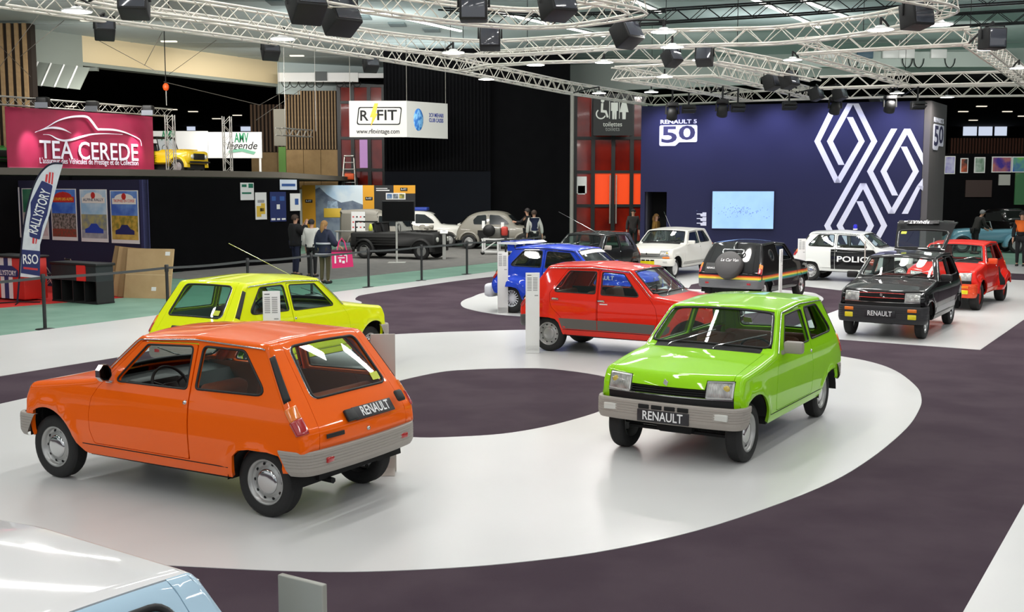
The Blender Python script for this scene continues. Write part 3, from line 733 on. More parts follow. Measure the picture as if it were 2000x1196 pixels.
# ================================================================== floor of the hall and of the stand
def smooth_loop(pts, k=6):
    out = []; n = len(pts)
    for i in range(n):
        p0, p1, p2, p3 = [Vector(pts[(i+j) % n]) for j in (-1, 0, 1, 2)]
        for t in range(k):
            u = t/k; out.append(tuple(.5*((2*p1)+(p2-p0)*u+(2*p0-5*p1+4*p2-p3)*u*u+(3*p1-p0-3*p2+p3)*u**3)))
    return out
def smooth_open(pts, k=6):
    q = [pts[0]]+list(pts)+[pts[-1]]; out = []
    for i in range(1, len(q)-2):
        p0, p1, p2, p3 = [Vector(q[i+j]) for j in (-1, 0, 1, 2)]
        for t in range(k):
            u = t/k; out.append(tuple(.5*((2*p1)+(p2-p0)*u+(2*p0-5*p1+4*p2-p3)*u*u+(3*p1-p0-3*p2+p3)*u**3)))
    return out+[tuple(pts[-1])]
def slab(name, poly, z0, z1, m, parent=None):
    return MB().prism([tuple(p) for p in poly], z0, z1, 'xy').build(name, m, parent)
M_GREENF = mat('green_concrete', (122, 158, 140), .55, noise=(1.3, (104, 142, 124), .35, .65, 8), bump=(30, .05))
M_CARPET = mat('purple_carpet', (75, 63, 71), .95, noise=(1.1, (66, 54, 63), .40, .62, 9), bump=(250, .3), spec=.1)
M_VINYL = mat('white_vinyl', (208, 208, 207), .30, noise=(.5, (202, 202, 201), .35, .65, 3))
M_REDC = mat('red_carpet', (206, 36, 28), .95, noise=(20, (190, 28, 24), .3, .7))
M_GREYC = mat('grey_carpet', (118, 116, 112), .95, noise=(3, (104, 102, 100), .3, .7))
floor = struct(slab('floor', [(-60, -6), (60, -6), (60, 110), (-60, 110)], -.2, -.012, M_GREENF))
slab('carpet', [(-16, 6.4), (-8.88, 19.05), (-.51, 34.25), (2.2, 39.2), (14.6, 38.3), (17, 37.3), (30, 36.6), (30, -5), (-16, -5)], -.012, -.004, M_CARPET, floor)
outer = smooth_open([(-6.06, 12.89), (-6.8, 11.8), (-7.2, 10.4), (-6.0, 8.9), (-4.3, 7.75), (-3.2, 7.38), (-2.32, 7.24), (-1.36, 7.12), (-.68, 7.15), (0, 7.29), (.72, 7.58), (1.55, 8.15), (2.61, 9.19), (3.37, 10.2), (4.19, 11.54), (4.7, 12.56), (4.98, 13.25), (5.21, 14.06), (5.37, 15.27), (5.28, 16.09), (4.94, 16.75), (4.2, 17.9), (3.2, 18.9), (2.0, 19.6), (1.0, 19.83), (.23, 19.82), (-.37, 19.71), (-1.27, 19.49), (-2.15, 19.15), (-2.9, 18.6), (-3.8, 17.6), (-4.8, 15.9), (-5.5, 14.3)], 5)
hole = smooth_loop([(-1.52, 14.44), (-1.0, 15.18), (-.58, 15.4), (0, 15.51), (.58, 15.44), (1.28, 14.76), (1.40, 13.8), (1.14, 12.71), (.56, 11.85), (0, 11.34), (-.53, 11.15), (-1.05, 11.13), (-1.65, 11.5), (-1.98, 12.4), (-1.9, 13.6)], 5)
V_, F_, lp_ = fill2(outer, [hole], .6)
rg = MB(); rg.add([(x, y, 0) for x, y in V_], F_)
for lp in lp_:
    n_ = len(lp); rg.add([(x, y, 0) for x, y in lp]+[(x, y, -.004) for x, y in lp], [(i, (i+1) % n_, (i+1) % n_+n_, i+n_) for i in range(n_)])
rg.build('vinyl_ring', M_VINYL, floor)
slab('vinyl_strip', [(-16, 6.4), (-8.88, 19.05), (-.51, 34.25), (2.2, 39.2), (3.4, 38.9)]+smooth_open([(2.5, 37), (.8, 34.0), (-.49, 32.16), (-1.56, 30.53), (-2.76, 28.22), (-3.55, 26.6), (-3.66, 26.0), (-3.6, 25.3), (-3.36, 24.5), (-3.7, 23), (-4.6, 20.6), (-5.71, 17.18), (-5.94, 16.59), (-6.96, 14.84), (-11, 7.9)], 5), -.004, 0, M_VINYL, floor)
slab('vinyl_island', smooth_loop([(-.53, 27.3), (-.96, 25.86), (-1.11, 25.14), (-1.14, 24.45), (-1.05, 23.7), (-.86, 23.19), (-.53, 22.61), (.03, 22.05), (1.5, 21.5), (3.5, 21.7), (5.5, 23.0), (6.64, 24.23), (6.9, 24.68), (7.22, 25.49), (7.36, 26.36), (7.33, 27.16), (6.6, 27.9), (5.0, 27.9), (3, 28.3), (1, 28.6)], 5), -.004, 0, M_VINYL, floor)
slab('vinyl_panel', [(5.36, 30.36), (6.6, 30.2), (7.73, 28.74), (8.25, 27.71), (9.5, 28.5), (12, 31.4), (14.96, 33.55), (15.39, 33.14), (22, 28.6), (26, 36.8), (17, 37.25), (14.5, 38.3), (3.6, 38.9), (2.8, 36), (3.2, 33), (4.2, 29.5), (4.54, 28.29), (4.78, 29.37)], -.004, 0, M_VINYL, floor)
slab('vinyl_panel', [(4.55, 19.2), (7.41, 17.32), (15.4, 30.0), (12.2, 32.2)], -.004, 0, M_VINYL, floor)
slab('vinyl_panel', [(-1.55, -.5), (2.71, 6.41), (4.13, 8.7), (11.9, 21.2), (15, 19.4), (2.4, -1)], -.004, 0, M_VINYL, floor)
slab('red_carpet', [(-15, 21.5), (-11.0, 23.65), (-9.05, 26.0), (-8.5, 27.4), (-12.5, 30.5), (-18, 27)], -.012, -.006, M_REDC, floor)
slab('grey_carpet', [(-10.6, 32.0), (-6.0, 29.6), (2.2, 43.0), (3.5, 50), (-7, 50)], -.012, -.006, M_GREYC, floor)
# ================================================================== ceiling and the dark hall beyond
M_CEIL = mat('ceiling_panels', (200, 214, 214), .8, noise=(.25, (190, 203, 202), .3, .7)); M_BLACK = mat('black_cloth', (9, 9, 11), .95, noise=(2, (12, 12, 14), .3, .7), spec=.08); M_HALL = mat('dark_hall', (16, 16, 18), .9, spec=.1)
CZ = 9.0
ceil = struct(slab('ceiling', [(-40, -8), (-30, 28.3), (-18.2, 47.7), (-12, 57.5), (-7, 60.5), (3, 59), (12, 54.5), (40, 48), (40, -8)], CZ, CZ+.3, M_CEIL))
for i in range(9):                                   # recessed panel joints
    MB().box((-40, 12+i*5.4, CZ-.012), (40, 12.06+i*5.4, CZ)).build('ceiling_joint', mat('joint_grey', (150, 158, 156), .8), ceil)
M_TUBE = mat('lamp_white', (255, 250, 240), .4, emit=6)
for k, (a, b) in enumerate([((1230, 0), (1290, 26)), ((1470, 0), (1600, 55)), ((1560, 0), (1665, 40)), ((970, 26), (1180, 72)), ((620, 0), (900, 62))]):
    p, q = atz(*a, CZ-.10), atz(*b, CZ-.10)
    lt = thing('strip_light', ['long thin strip light on the pale ceiling, above the toilets sign', 'long thin strip light on the pale ceiling, above the white diamond logo', 'long thin strip light on the pale ceiling, rightmost of the strips', 'long thin strip light on the pale ceiling, behind the pointed truss tip', 'long thin strip light on the pale ceiling, leftmost of the strips'][k], 'light', (0, 0, 0), 0, 'strip lights on the ceiling')
    d = (q-p).normalized(); n = d.cross(Vector((0, 0, 1)))*.06
    MB().add([p-n, p+n, q+n, q-n, p-n+Vector((0, 0, .05)), p+n+Vector((0, 0, .05)), q+n+Vector((0, 0, .05)), q-n+Vector((0, 0, .05))], [(0, 1, 2, 3), (4, 7, 6, 5), (0, 4, 5, 1), (1, 5, 6, 2), (2, 6, 7, 3), (3, 7, 4, 0)]).build('diffuser', M_TUBE, lt)
    n = n*1.3; u = Vector((0, 0, .055)); MB().add([p-n+u*.9, p+n+u*.9, q+n+u*.9, q-n+u*.9, p-n+u*1.2, p+n+u*1.2, q+n+u*1.2, q-n+u*1.2], [(0, 1, 2, 3), (4, 7, 6, 5), (0, 4, 5, 1), (1, 5, 6, 2), (2, 6, 7, 3), (3, 7, 4, 0)]).build('housing', M_WHITE, lt)
M_CREAM = mat('lit_cream_panel', (232, 214, 176), .7); M_SOFF = mat('soffit_green_grey', (150, 158, 150), .8)
def wallbox(name, p, q, z0, z1, t, m, parent=None, st=True):   # upright slab between plan points p and q, thickness t behind
    p, q = Vector(p), Vector(q); d = (q-p).normalized(); n = Vector((-d.y, d.x))*t
    poly = [tuple(p), tuple(q), tuple(q+n), tuple(p+n)]
    o = slab(name, poly, z0, z1, m, parent)
    if parent is None and st: struct(o)
    return o
wallbox('trim_1', (-18.2, 47.7), (-12, 57.5), 7.9, CZ, .3, M_CREAM)
wallbox('trim_2', (-18.35, 47.5), (-11.95, 57.6), 7.75, 7.9, .6, M_SOFF)
wallbox('trim_3', (-12, 57.5), (-6.2, 60.5), 7.4, CZ, .3, M_CEIL)
wallbox('trim_4', (-30, 28.3), (-18.2, 47.7), 7.6, CZ, .3, M_SOFF)
wallbox('trim_5', (3, 59), (12, 54.5), 7.6, CZ, .3, mat('bulkhead_green', (184, 195, 189), .7)); wallbox('trim_6', (12, 54.5), (40, 48), 7.9, CZ, .3, mat('bulkhead_green', (184, 195, 189), .7))
struct(slab('ceiling', [(-70, 25), (-30, 28.4), (-18.2, 47.9), (-12, 57.8), (3, 60.5), (12, 55), (70, 44), (70, 108), (-70, 108)], 8.1, 8.3, M_HALL))
wallbox('wall_back', (-70, 100), (70, 100), 0, 8.1, .3, M_HALL); wallbox('wall_left', (-60, -6), (-60, 100), 0, 8.1, -.3, M_HALL); wallbox('wall_right', (60, -6), (60, 100), 0, 8.1, .3, M_HALL)
# cove lamp washing the cream panel
area_light('cove_lamp', ((-18.2-12)/2+.9, (47.7+57.5)/2-.6, 8.85), 11, 45, (1, .86, .62), size_y=.15, rot=(0, 0, math.radians(57.7)))
M_DL = mat('downlight_glow', (255, 246, 226), .5, emit=1.0)
for i, (px, py, Y) in enumerate([(175, 40, 0), (330, 81, 0), (580, 109, 0), (250, 172, 75), (150, 190, 75), (385, 212, 80), (330, 235, 85), (430, 262, 88), (345, 193, 78), (470, 240, 84), (1905, 211, 75), (1870, 232, 80), (1955, 231, 80), (1890, 222, 90), (1985, 216, 85)]):
    p = atz(px, py, CZ-.02) if Y == 0 else Vector(((px-1000)/FPX*Y, Y, 8.05))
    o = MB().rbox((-.34, -.10, -.03), (.34, .10, .03), .012).build('downlight', M_DL, None, p)
    tag(o, 'slim '+['ceiling downlight at the left edge above the oak column', 'ceiling downlight above the middle of the cream panel', 'ceiling downlight above the right end of the cream panel', 'dark hall downlight above the maroon banner, right one', 'dark hall downlight above the maroon banner, left one', 'dark hall downlight below the cream panel centre', 'dark hall downlight beside the orange hoist chain', 'dark hall downlight over the white AMV panel', 'dark hall downlight right of the orange hoist', 'dark hall downlight left of the oak column', 'dark hall downlight nearest the return panel, high', 'dark hall downlight over the left far window', 'dark hall downlight over the right far window', 'dark hall downlight over the middle far window', 'dark hall downlight at the right edge'][i], 'light', 'downlights of the pale ceiling' if Y == 0 else 'downlights of the dark ceiling')
# ------------------------------------------------------------------ timber slat columns
M_WOOD = mat('oak_slat', (168, 138, 98), .6, noise=(6, (150, 120, 84), .3, .7)); M_WOODP = mat('oak_panel', (182, 148, 96), .55, noise=(3, (168, 134, 84), .3, .7)); M_WBACK = mat('slat_backing', (40, 30, 22), .9)
def slat_wall(name, label, x0, x1, Y, zs, zt, n, panel=True, m=M_WOOD):
    t = thing(name, label, 'wall', (x0, Y, 0)); w = x1-x0
    MB().box((0, .06, 0), (w, .5, zt)).build('backing', M_WBACK, t)
    sm_ = cached(('slat', name, x0), lambda: MB().box((0, 0, zs), (w/n*.5, .1, zt)).mesh('slat'))
    for i in range(n): obj('slat', sm_, m, t, (i*w/n, -.02, 0))
    if panel:
        k = max(2, n//5)
        for i in range(k): MB().box((i*w/k+.01, -.02, 0), ((i+1)*w/k-.01, .06, zs-.03)).build('panel', M_WOODP, t)
    return t
slat_wall('slat_column', 'tall oak slat column at the far left above the maroon banner', -21.0, -18.6, 43.5, 3.0, 8.9, 8)
slat_wall('slat_column', 'oak slat column with plain timber foot left of the red glass front', -11.75, -9.05, 58, 4.6, 7.6, 17)
slat_wall('slat_column', 'darker oak slat column behind the white exhibitor panel', -14.5, -11.6, 62, 4.6, 7.2, 14, m=mat('oak_dark', (110, 82, 56), .6))
slat_wall('slat_wall', 'brown slatted gallery front under the bright far windows', 29.5, 36.5, 75, 4.9, 5.95, 34, False, mat('oak_far', (110, 66, 48), .6))
# grey hanging flaps at the left of the ceiling
fl = thing('ceiling_baffle', 'grey hanging ceiling baffle with four slanted panes above the maroon banner', 'panel', tuple(atz(120, 150, 7.3)))
b0 = Vector(fl.location)
M_BAF = mat('baffle_grey', (128, 134, 126), .7)
for i in range(4):
    a0, a1 = at(74+25.5*i, 121+2.8*i, 45), at(99+25.5*i, 124+2.8*i, 45); c0, c1 = at(55+25.5*i, 165+2.4*i, 44), at(79+25.5*i, 168+2.4*i, 44)
    o_ = Vector((0, .05, 0)); q = [a0-b0, a1-b0, c1-b0, c0-b0]
    MB().add(q+[p+o_ for p in q], [(0, 1, 2, 3), (7, 6, 5, 4), (0, 4, 5, 1), (1, 5, 6, 2), (2, 6, 7, 3), (3, 7, 4, 0)]).build('pane', M_BAF, fl)
    MB().tube([a0-b0, c0-b0], .04, 4).build('rib', M_WHITE, fl)
MB().box((-2.15, .5, .3), (1.35, .7, 1.9)).build('back_panel', M_SOFF, fl)
# ------------------------------------------------------------------ black hall block and red glass fronts
M_FLUTE = mat('black_flute', (13, 13, 15), .9, spec=.08); M_MULL = mat('mullion_black', (16, 14, 15), .4)
tb = thing('black_wall_block', 'huge matt black wall block with vertical flutes behind the grey car', 'wall', (0, 52, 0))
wl = MB().box((-5.95, 0, 0), (-1.0, 6, 9)).build('panel', M_BLACK, tb); MB().box((-1.0, .5, 0), (2.72, 6, 9)).build('panel', M_BLACK, tb); MB().box((-5.95, -.03, 0), (-1.0, 0, 3.35)).build('dado', mat('black_dado', (18, 20, 25), .9, spec=.1), tb)
fm = cached('flute', lambda: MB().box((0, -.07, 3.4), (.07, 0, 8.6)).mesh('flute'))
for i in range(30): obj('flute', fm, M_FLUTE, tb, (-5.9+i*.165, 0, 0))
po = MB().bar((0, 0, 0), (0, 0, 7.2), .09, 10).build('pole', mat('pole_grey', (140, 140, 134), .5), None, tuple(Vector((116/FPX*51.5, 51.5, 0)))); tag(po, 'pale grey round column beside the red glass front with the toilets sign', 'column')
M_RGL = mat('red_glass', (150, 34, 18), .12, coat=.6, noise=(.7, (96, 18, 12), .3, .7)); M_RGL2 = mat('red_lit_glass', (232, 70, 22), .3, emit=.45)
def facade(name, label, Y, xs, zs, lit=()):
    t = thing(name, label, 'glass front', (0, Y, 0))
    for i in range(len(xs)-1):
        for j in range(len(zs)-1):
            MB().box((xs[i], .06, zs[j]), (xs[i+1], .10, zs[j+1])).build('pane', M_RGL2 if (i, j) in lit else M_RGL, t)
    for x in xs: MB().box((x-.09, -.05, zs[0]), (x+.09, .12, zs[-1])).build('mullion', M_MULL, t)
    for z in zs: MB().box((xs[0]-.09, -.04, z-.07), (xs[-1]+.09, .12, z+.07)).build('transom', M_MULL, t)
    return t
X = lambda px, Y: (px-1000)/FPX*Y
Zp = lambda py, Y: at(1000, py, Y).z
f1 = facade('red_glass_front', 'red glass front behind the stepladder and the hanging white banner', 57, [X(666, 57), X(692, 57), X(724, 57), X(752, 57)], [0, Zp(332, 57), Zp(270, 57), Zp(200, 57), Zp(168, 57)])
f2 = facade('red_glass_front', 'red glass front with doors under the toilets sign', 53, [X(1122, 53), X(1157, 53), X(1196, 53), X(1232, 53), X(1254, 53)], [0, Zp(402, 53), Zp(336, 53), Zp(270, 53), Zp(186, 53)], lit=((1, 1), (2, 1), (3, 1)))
for px in (1190, 1202): MB().tube([(X(px, 53), -.12, .9), (X(px, 53), -.12, 3.2)], .035, 6).build('door_handle', M_ALU, f2)
MB().box((X(705, 57), .03, Zp(328, 57)), (X(722, 57), .055, Zp(272, 57))).build('screen', mat('lilac_screen', (190, 140, 200), .4, emit=.35), f1)
for k, (a, b, c, d) in enumerate([(1124, 345, 1145, 378), (1128, 363, 1142, 380)]): MB().box((X(a, 53), .03, Zp(d, 53)), (X(c, 53), .055-.01*k, Zp(b, 53))).build('notice', M_WHITE, f2)
# toilets sign
sg_ = thing('toilets_sign', 'black hanging toilets sign with white pictograms', 'sign', (X(1194, 51.8), 51.8, 0))
sx = lambda px: X(px, 51.8)-X(1194, 51.8); szz = lambda py: Zp(py, 51.8)
MB().box((sx(1157), 0, szz(265)), (sx(1233), .2, szz(188))).build('board', mat('sign_black', (22, 24, 25), .6), sg_)
M_PIC = mat('pictogram_white', (205, 208, 202), .6)
def disc(mb, cx, cz, r, y=-.02, n=16): mb.prism([(cx+r*math.cos(2*PI*i/n), cz+r*math.sin(2*PI*i/n)) for i in range(n)], y, 0); return mb
def picto(kind, cx, base, hh):
    b = MB(); u = hh/10
    disc(b, cx, base+9.2*u, .9*u)
    if kind == 'man': b.prism([(cx-1.7*u, base+8*u), (cx+1.7*u, base+8*u), (cx+1.7*u, base+4*u), (cx+1.1*u, base+4*u), (cx+1.0*u, base), (cx+.15*u, base), (cx, base+4*u), (cx-.15*u, base), (cx-1.0*u, base), (cx-1.1*u, base+4*u), (cx-1.7*u, base+4*u)], -.02, 0)
    if kind == 'woman': b.prism([(cx-1.1*u, base+8*u), (cx+1.1*u, base+8*u), (cx+2.2*u, base+3.4*u), (cx+.9*u, base+3.4*u), (cx+.8*u, base), (cx-.8*u, base), (cx-.9*u, base+3.4*u), (cx-2.2*u, base+3.4*u)], -.02, 0)
    if kind == 'chair':
        b = MB(); disc(b, cx+.4*u, base+9.2*u, .9*u)
        b.prism([(cx-.3*u, base+8*u), (cx+.8*u, base+8*u), (cx+.6*u, base+4.6*u), (cx+2.4*u, base+4.4*u), (cx+3.5*u, base+1*u), (cx+2.6*u, base+.8*u), (cx+1.7*u, base+3.2*u), (cx-.5*u, base+3.4*u)], -.02, 0)
        o = [(cx-.4*u+2.6*u*math.cos(a), base+2.6*u+2.6*u*math.sin(a)) for a in np.linspace(2.2, 5.9, 18)]; i_ = [(cx-.4*u+2.0*u*math.cos(a), base+2.6*u+2.0*u*math.sin(a)) for a in np.linspace(5.9, 2.2, 18)]
        b.prism(o+i_, -.02, 0)
    return b.build('pictogram', M_PIC, sg_)
picto('chair', sx(1173), szz(233), .92); picto('man', sx(1197.5), szz(233), .95); picto('woman', sx(1216), szz(233), .95)
for px in (1188, 1207): MB().box((sx(px)-.015, -.02, szz(232)), (sx(px)+.015, 0, szz(198))).build('divider', M_PIC, sg_)
text('toilettes', .30, M_PIC, sg_, facing((sx(1194), -.005, szz(243)), 0, -1), depth=.01, width=.88); text('toilets', .30, mat('pictogram_grey', (130, 132, 130), .6), sg_, facing((sx(1194), -.005, szz(252)), 0, -1), depth=.01, width=.66)
# ================================================================== violet display wall with the diamond logo
WA, WB_ = at(1253, 208, 39.0), at(1806, 197, 36.5); WZ = (WA.z+WB_.z)/2
wd_ = Vector((WB_.x-WA.x, WB_.y-WA.y, 0)); WLEN = wd_.length; wd_.normalize(); wn = Vector((wd_.y, -wd_.x, 0))
def wuv(px, py):
    c, s = math.cos(PITCH), math.sin(PITCH); d = Vector(((px-1000)/FPX, c-(py-598)/FPX*s, -s-(py-598)/FPX*c)); o = Vector((0, 0, CAMH))
    t = (Vector((WA.x, WA.y, 0))-o).dot(wn)/d.dot(wn); p = o+d*t; return ((p-Vector((WA.x, WA.y, 0))).dot(wd_), p.z)
M_WALL = mat('violet_wall', (47, 48, 76), .8, noise=(.4, (45, 46, 73), .3, .7), spec=.12); M_LOGO = mat('logo_white', (226, 226, 240), .6)
dw = thing('display_wall', 'violet display wall with large white diamond logo behind the display cars', 'wall', (WA.x, WA.y, 0), math.atan2(wd_.y, wd_.x))
du0, du1, dz1 = wuv(1259, 400)[0], wuv(1302, 400)[0], wuv(1280, 375)[1]
for k, (u0, u1, z0) in enumerate([(0, du0, 0), (du0, du1, dz1), (du1, WLEN, 0)]): MB().box((u0, 0, z0), (u1, .25, WZ)).build('wall_panel', M_WALL, dw)
MB().box((du0, .25, 0), (du0+.06, 1.6, dz1+.05)).build('reveal', mat('reveal_grey', (58, 58, 66), .8), dw); MB().box((du0-.3, 1.6, 0), (du1+1.5, 1.7, dz1+.3)).build('reveal', M_DARK, dw); MB().box((du0, .25, dz1), (du1+1.5, 1.6, dz1+.1)).build('reveal', M_DARK, dw)
l8 = lambda x, y: wuv(1560+x*.25086, 180+y*.25086)
HW = 24
for ch in ([(290, 88), (145, 383), (302, 707)], [(398, 195), (490, 383), (302, 707)], [(404, 88), (243, 383), (333, 567)], [(443, 88), (588, 383), (222, 1040), (330, 1260)], [(502, 710), (318, 1040), (400, 1196)], [(502, 710), (665, 1040), (580, 1200)], [(473, 850), (562, 1040), (470, 1220)],
           [(743, 285), (555, 617), (722, 947)], [(818, 425), (912, 617), (722, 947)], [(845, 285), (660, 617), (750, 805)], [(845, 285), (942, 476)], [(945, 730), (826, 948)]):
    pl_ = [l8(x-HW, y) for x, y in ch]+[l8(x+HW, y) for x, y in ch[::-1]]
    MB().prism([(min(u, WLEN), z) for u, z in pl_], -.012, 0).build('logo_stroke', M_LOGO, dw)
a_, b_ = l8(942, 476), l8(966, 560); MB().prism([l8(918, 476), l8(966, 476), l8(967, 568)], -.012, 0).build('logo_stroke', M_LOGO, dw)
MB().prism([l8(966, 672), l8(966, 770), l8(945+HW, 730), l8(945-HW, 730)], -.0125, 0).build('logo_stroke', M_LOGO, dw)
def fifty(parent, M, w):                                # the 50 emblem, w wide, centred
    k = w/296.0; q = lambda x, y: ((x-978)*k, (440-y)*k)
    e = MB().prism(rounded([q(830, 378), q(1125, 378), q(1125, 512), q(985, 512), (q(955, 540)), q(830, 540)], [14*k]*6, 3), 0, .02, 'xy').build('emblem', M_LOGO, parent); e.matrix_local = M
    t5 = text('5', 175*k, mat('emblem_dark', (48, 46, 82), .7), e, Matrix.Translation((*q(907, 458), .0205)), depth=.004, bold=.02, width=122*k)
    t0 = text('0', 150*k, mat('emblem_dark', (48, 46, 82), .7), e, Matrix.Translation((*q(1045, 445), .0205)), depth=.004, bold=.02, width=128*k)
    text('RENAULT 5', 42*k, M_LOGO, e, Matrix.Translation((*q(978, 353), .004)), depth=.006, bold=.03, width=284*k)
cu, cz_ = wuv(1325, 260); fifty(dw, facing((cu, -.005, cz_), 0, -1), wuv(1362, 260)[0]-wuv(1288, 260)[0])
for i in range(3):
    u, z = wuv(1371, 419+9*i); MB().prism([(u-.18, z+.03), (u+.02, z+.03), (u+.02, z+.07), (u+.15, z+.07), (u+.15, z-.07), (u-.04, z-.07), (u-.06, z), (u-.18, z)], -.02, 0).build('small_mark', M_LOGO, dw)
# return panel at the right end
C2 = at(1838, 206, 38.6); rp = thing('return_panel', 'dark grey return panel with small 50 emblem right of the violet wall', 'wall', (WB_.x, WB_.y, 0), math.atan2(C2.y-WB_.y, C2.x-WB_.x)); RL = math.hypot(C2.x-WB_.x, C2.y-WB_.y)
MB().box((.03, -.2, 0), (RL, 0, WZ)).build('panel', mat('return_grey', (92, 88, 88), .75), rp); fifty(rp, facing((RL*.5, -.205, 4.35), 0, -1), 1.55)
# screen
s0, s1 = wuv(1391, 446), wuv(1512, 374)
scn = thing('wall_screen', 'glowing pale blue wall screen on the violet display wall', 'screen', tuple(Vector((WA.x, WA.y, 0))+wd_*((s0[0]+s1[0])/2)+wn*.02+Vector((0, 0, (s0[1]+s1[1])/2))), math.atan2(wd_.y, wd_.x))
w2, h2 = (s1[0]-s0[0])/2, (s1[1]-s0[1])/2
MB().box((-w2-.02, -.06, -h2-.02), (w2+.02, 0, h2+.02)).build('frame', M_BLK, scn)
MB().box((-w2, -.064, -h2), (w2, -.06, h2)).build('display', mat('screen_blue', (142, 178, 232), .4, emit=.85, noise=(1.5, (128, 164, 222), .3, .7)), scn)
b = MB(); rr = random.Random(3)
for i in range(90): x, z = rr.gauss(0, w2*.42), rr.gauss(-.02, h2*.16); b.box((x-.008, -.066, z-.012), (x+.008, -.064, z+.012))
sp = b.build('display_specks', mat('screen_specks', (96, 118, 160), .5), scn); sp['kind'] = 'stuff'

for px in (1170, 1218): MB().box((sx(px)-.04, .2, szz(200)-.04), (sx(px)+.04, 1.18, szz(200)+.04)).build('bracket', M_MULL, sg_)
# blue wash from the wash lamps onto the violet wall
for i in range(5):
    u = WLEN*(i+.5)/5; p = Vector((WA.x, WA.y, 0))+wd_*u+wn*1.3+Vector((0, 0, 5.35)); l = bpy.data.lights.new('wall_wash', 'SPOT'); l.energy = 230; l.color = (.56, .58, 1); l.spot_size = deg(100); l.spot_blend = 1; l.shadow_soft_size = .1
    o = bpy.data.objects.new('wall_wash', l); COL.objects.link(o); o.location = p; tg_ = p-wn*1.3+Vector((0, 0, -1.3)); o.rotation_euler = (tg_-p).to_track_quat('-Z', 'Y').to_euler()
# ================================================================== white lighting trusses (bottom chord at z = TZ)
TZ, TS = 5.5, .32
M_TRUSS = mat('truss_white', (222, 217, 206), .4, .25); M_TBLK = mat('truss_black', (22, 22, 24), .5, .3); M_TALU = mat('truss_silver', (186, 184, 178), .35, .7)
BRACE = {}
def brace_mesh(r):
    if r not in BRACE:
        b = MB(); b.bar((0, 0, 0), (0, 0, 1), r, 5, cap=False); BRACE[r] = b.mesh('brace', fix=False)
    return BRACE[r]
def truss(label, pts, z=TZ, s=TS, m=None, group='white trusses of the lighting rig', step=.34, curve=False, rc=.024, rb=.011, name='truss', faces=4, cat='truss'):
    m = m or M_TRUSS; pts = [Vector(p).to_3d() if len(p) == 2 else Vector(p) for p in pts]
    if len(pts[0]) == 3 and z is not None: pts = [Vector((p.x, p.y, z)) for p in pts]
    if curve: pts = [Vector(p) for p in smooth_open([tuple(p) for p in pts], 6)]
    o0 = pts[0].copy(); t = thing(name, label, cat, tuple(o0), 0, group); pts = [p-o0 for p in pts]; N = len(pts)
    vertical = abs((pts[-1]-pts[0]).normalized().z) > .9
    fr = []
    for i, p in enumerate(pts):
        d0 = (pts[min(i+1, N-1)]-pts[i]); d1 = pts[i]-pts[max(i-1, 0)]
        d0 = d0.normalized() if d0.length > 1e-6 else d1.normalized(); d1 = d1.normalized() if d1.length > 1e-6 else d0
        up = Vector((0, 0, 1)) if not vertical else Vector((0, 1, 0))
        n0 = up.cross(d0).normalized(); n1 = up.cross(d1).normalized(); n = (n0+n1).normalized(); n = n/max(.5, n.dot(n0)); fr.append((n, up))
    cor = [[p+n*(a*s/2)+u*(b*s) for p, (n, u) in zip(pts, fr)] for a, b in ((-1, 0), (1, 0), (1, 1), (-1, 1))]
    for c in cor: MB().tube(c, rc, 6).build('chord', m, t, fix=False)
    if z == TZ: TPTS.extend([o0+c[i].lerp(c[i+1], k/6) for c in cor[:2] for i in range(N-1) for k in range(7)])
    # braces, zigzag on each face
    L = np.r_[0, np.cumsum([(pts[i+1]-pts[i]).length for i in range(N-1)])]; n = max(2, int(L[-1]/step)); bmsh = brace_mesh(rb); cnt = 0
    def P(c, d): return Vector([np.interp(d, L, [q[k] for q in cor[c]]) for k in range(3)])
    for f in range(faces):
        a, b = [(0, 3), (1, 2), (0, 1), (3, 2)][f]
        for i in range(n):
            if cnt >= 300: break
            d0, d1 = L[-1]*i/n, L[-1]*(i+1)/n; p, q = (P(a, d0), P(b, d1)) if i % 2 == 0 else (P(b, d0), P(a, d1))
            v = q-p; o = obj('brace', bmsh, m, t); o.matrix_local = Matrix.Translation(p) @ v.to_track_quat('Z', 'Y').to_matrix().to_4x4() @ Matrix.Diagonal((1, 1, v.length, 1)); cnt += 1
    return t
TPTS = []
def tp(l): return [tuple(atz(x, y, TZ)) for x, y in l]
truss('white box truss curving to a pointed tip at the top centre', tp([(560, -6), (630, 7), (760, 28), (860, 41), (955, 50), (1030, 54), (1110, 51), (1180, 42), (1232, 32), (1246, 28)]), curve=True)
truss('white box truss coming down to the pointed tip at the top centre', tp([(1246, 28), (1226, 17), (1170, 6), (1095, -8)]), curve=True)
truss('long curved white box truss sweeping from the upper left to the right tip', tp([(160, 4), (275, 24), (500, 55), (730, 92), (880, 106), (980, 108), (1110, 101), (1250, 92), (1400, 88), (1528, 84), (1686, 66), (1780, 48), (1835, 32)]), curve=True)
truss('white box truss folding back from the right pointed tip', tp([(1835, 32), (1852, 22), (1838, 12), (1780, 0), (1730, -8)]), curve=True)
truss('white box truss running from the left edge to the corner above the black wall', tp([(0, 11), (195, 39), (500, 79), (705, 109), (905, 142)]))
truss('white box truss from the corner above the black wall to the violet wall', tp([(905, 142), (1110, 182), (1272, 206)]))
truss('lowest white box truss running right along the top of the violet wall', tp([(1272, 206), (1500, 196), (1760, 189), (2010, 187)]))
truss('white box truss from the corner above the black wall running level to the right', tp([(905, 139), (960, 128), (1060, 122), (1200, 119), (1390, 121)]))
truss('white box truss slanting down to the right above the screen', tp([(1390, 121), (1490, 138), (1592, 158)]))
truss('white box truss running level above the RENAULT 5 emblem', tp([(1204, 155), (1300, 151), (1400, 148)]))
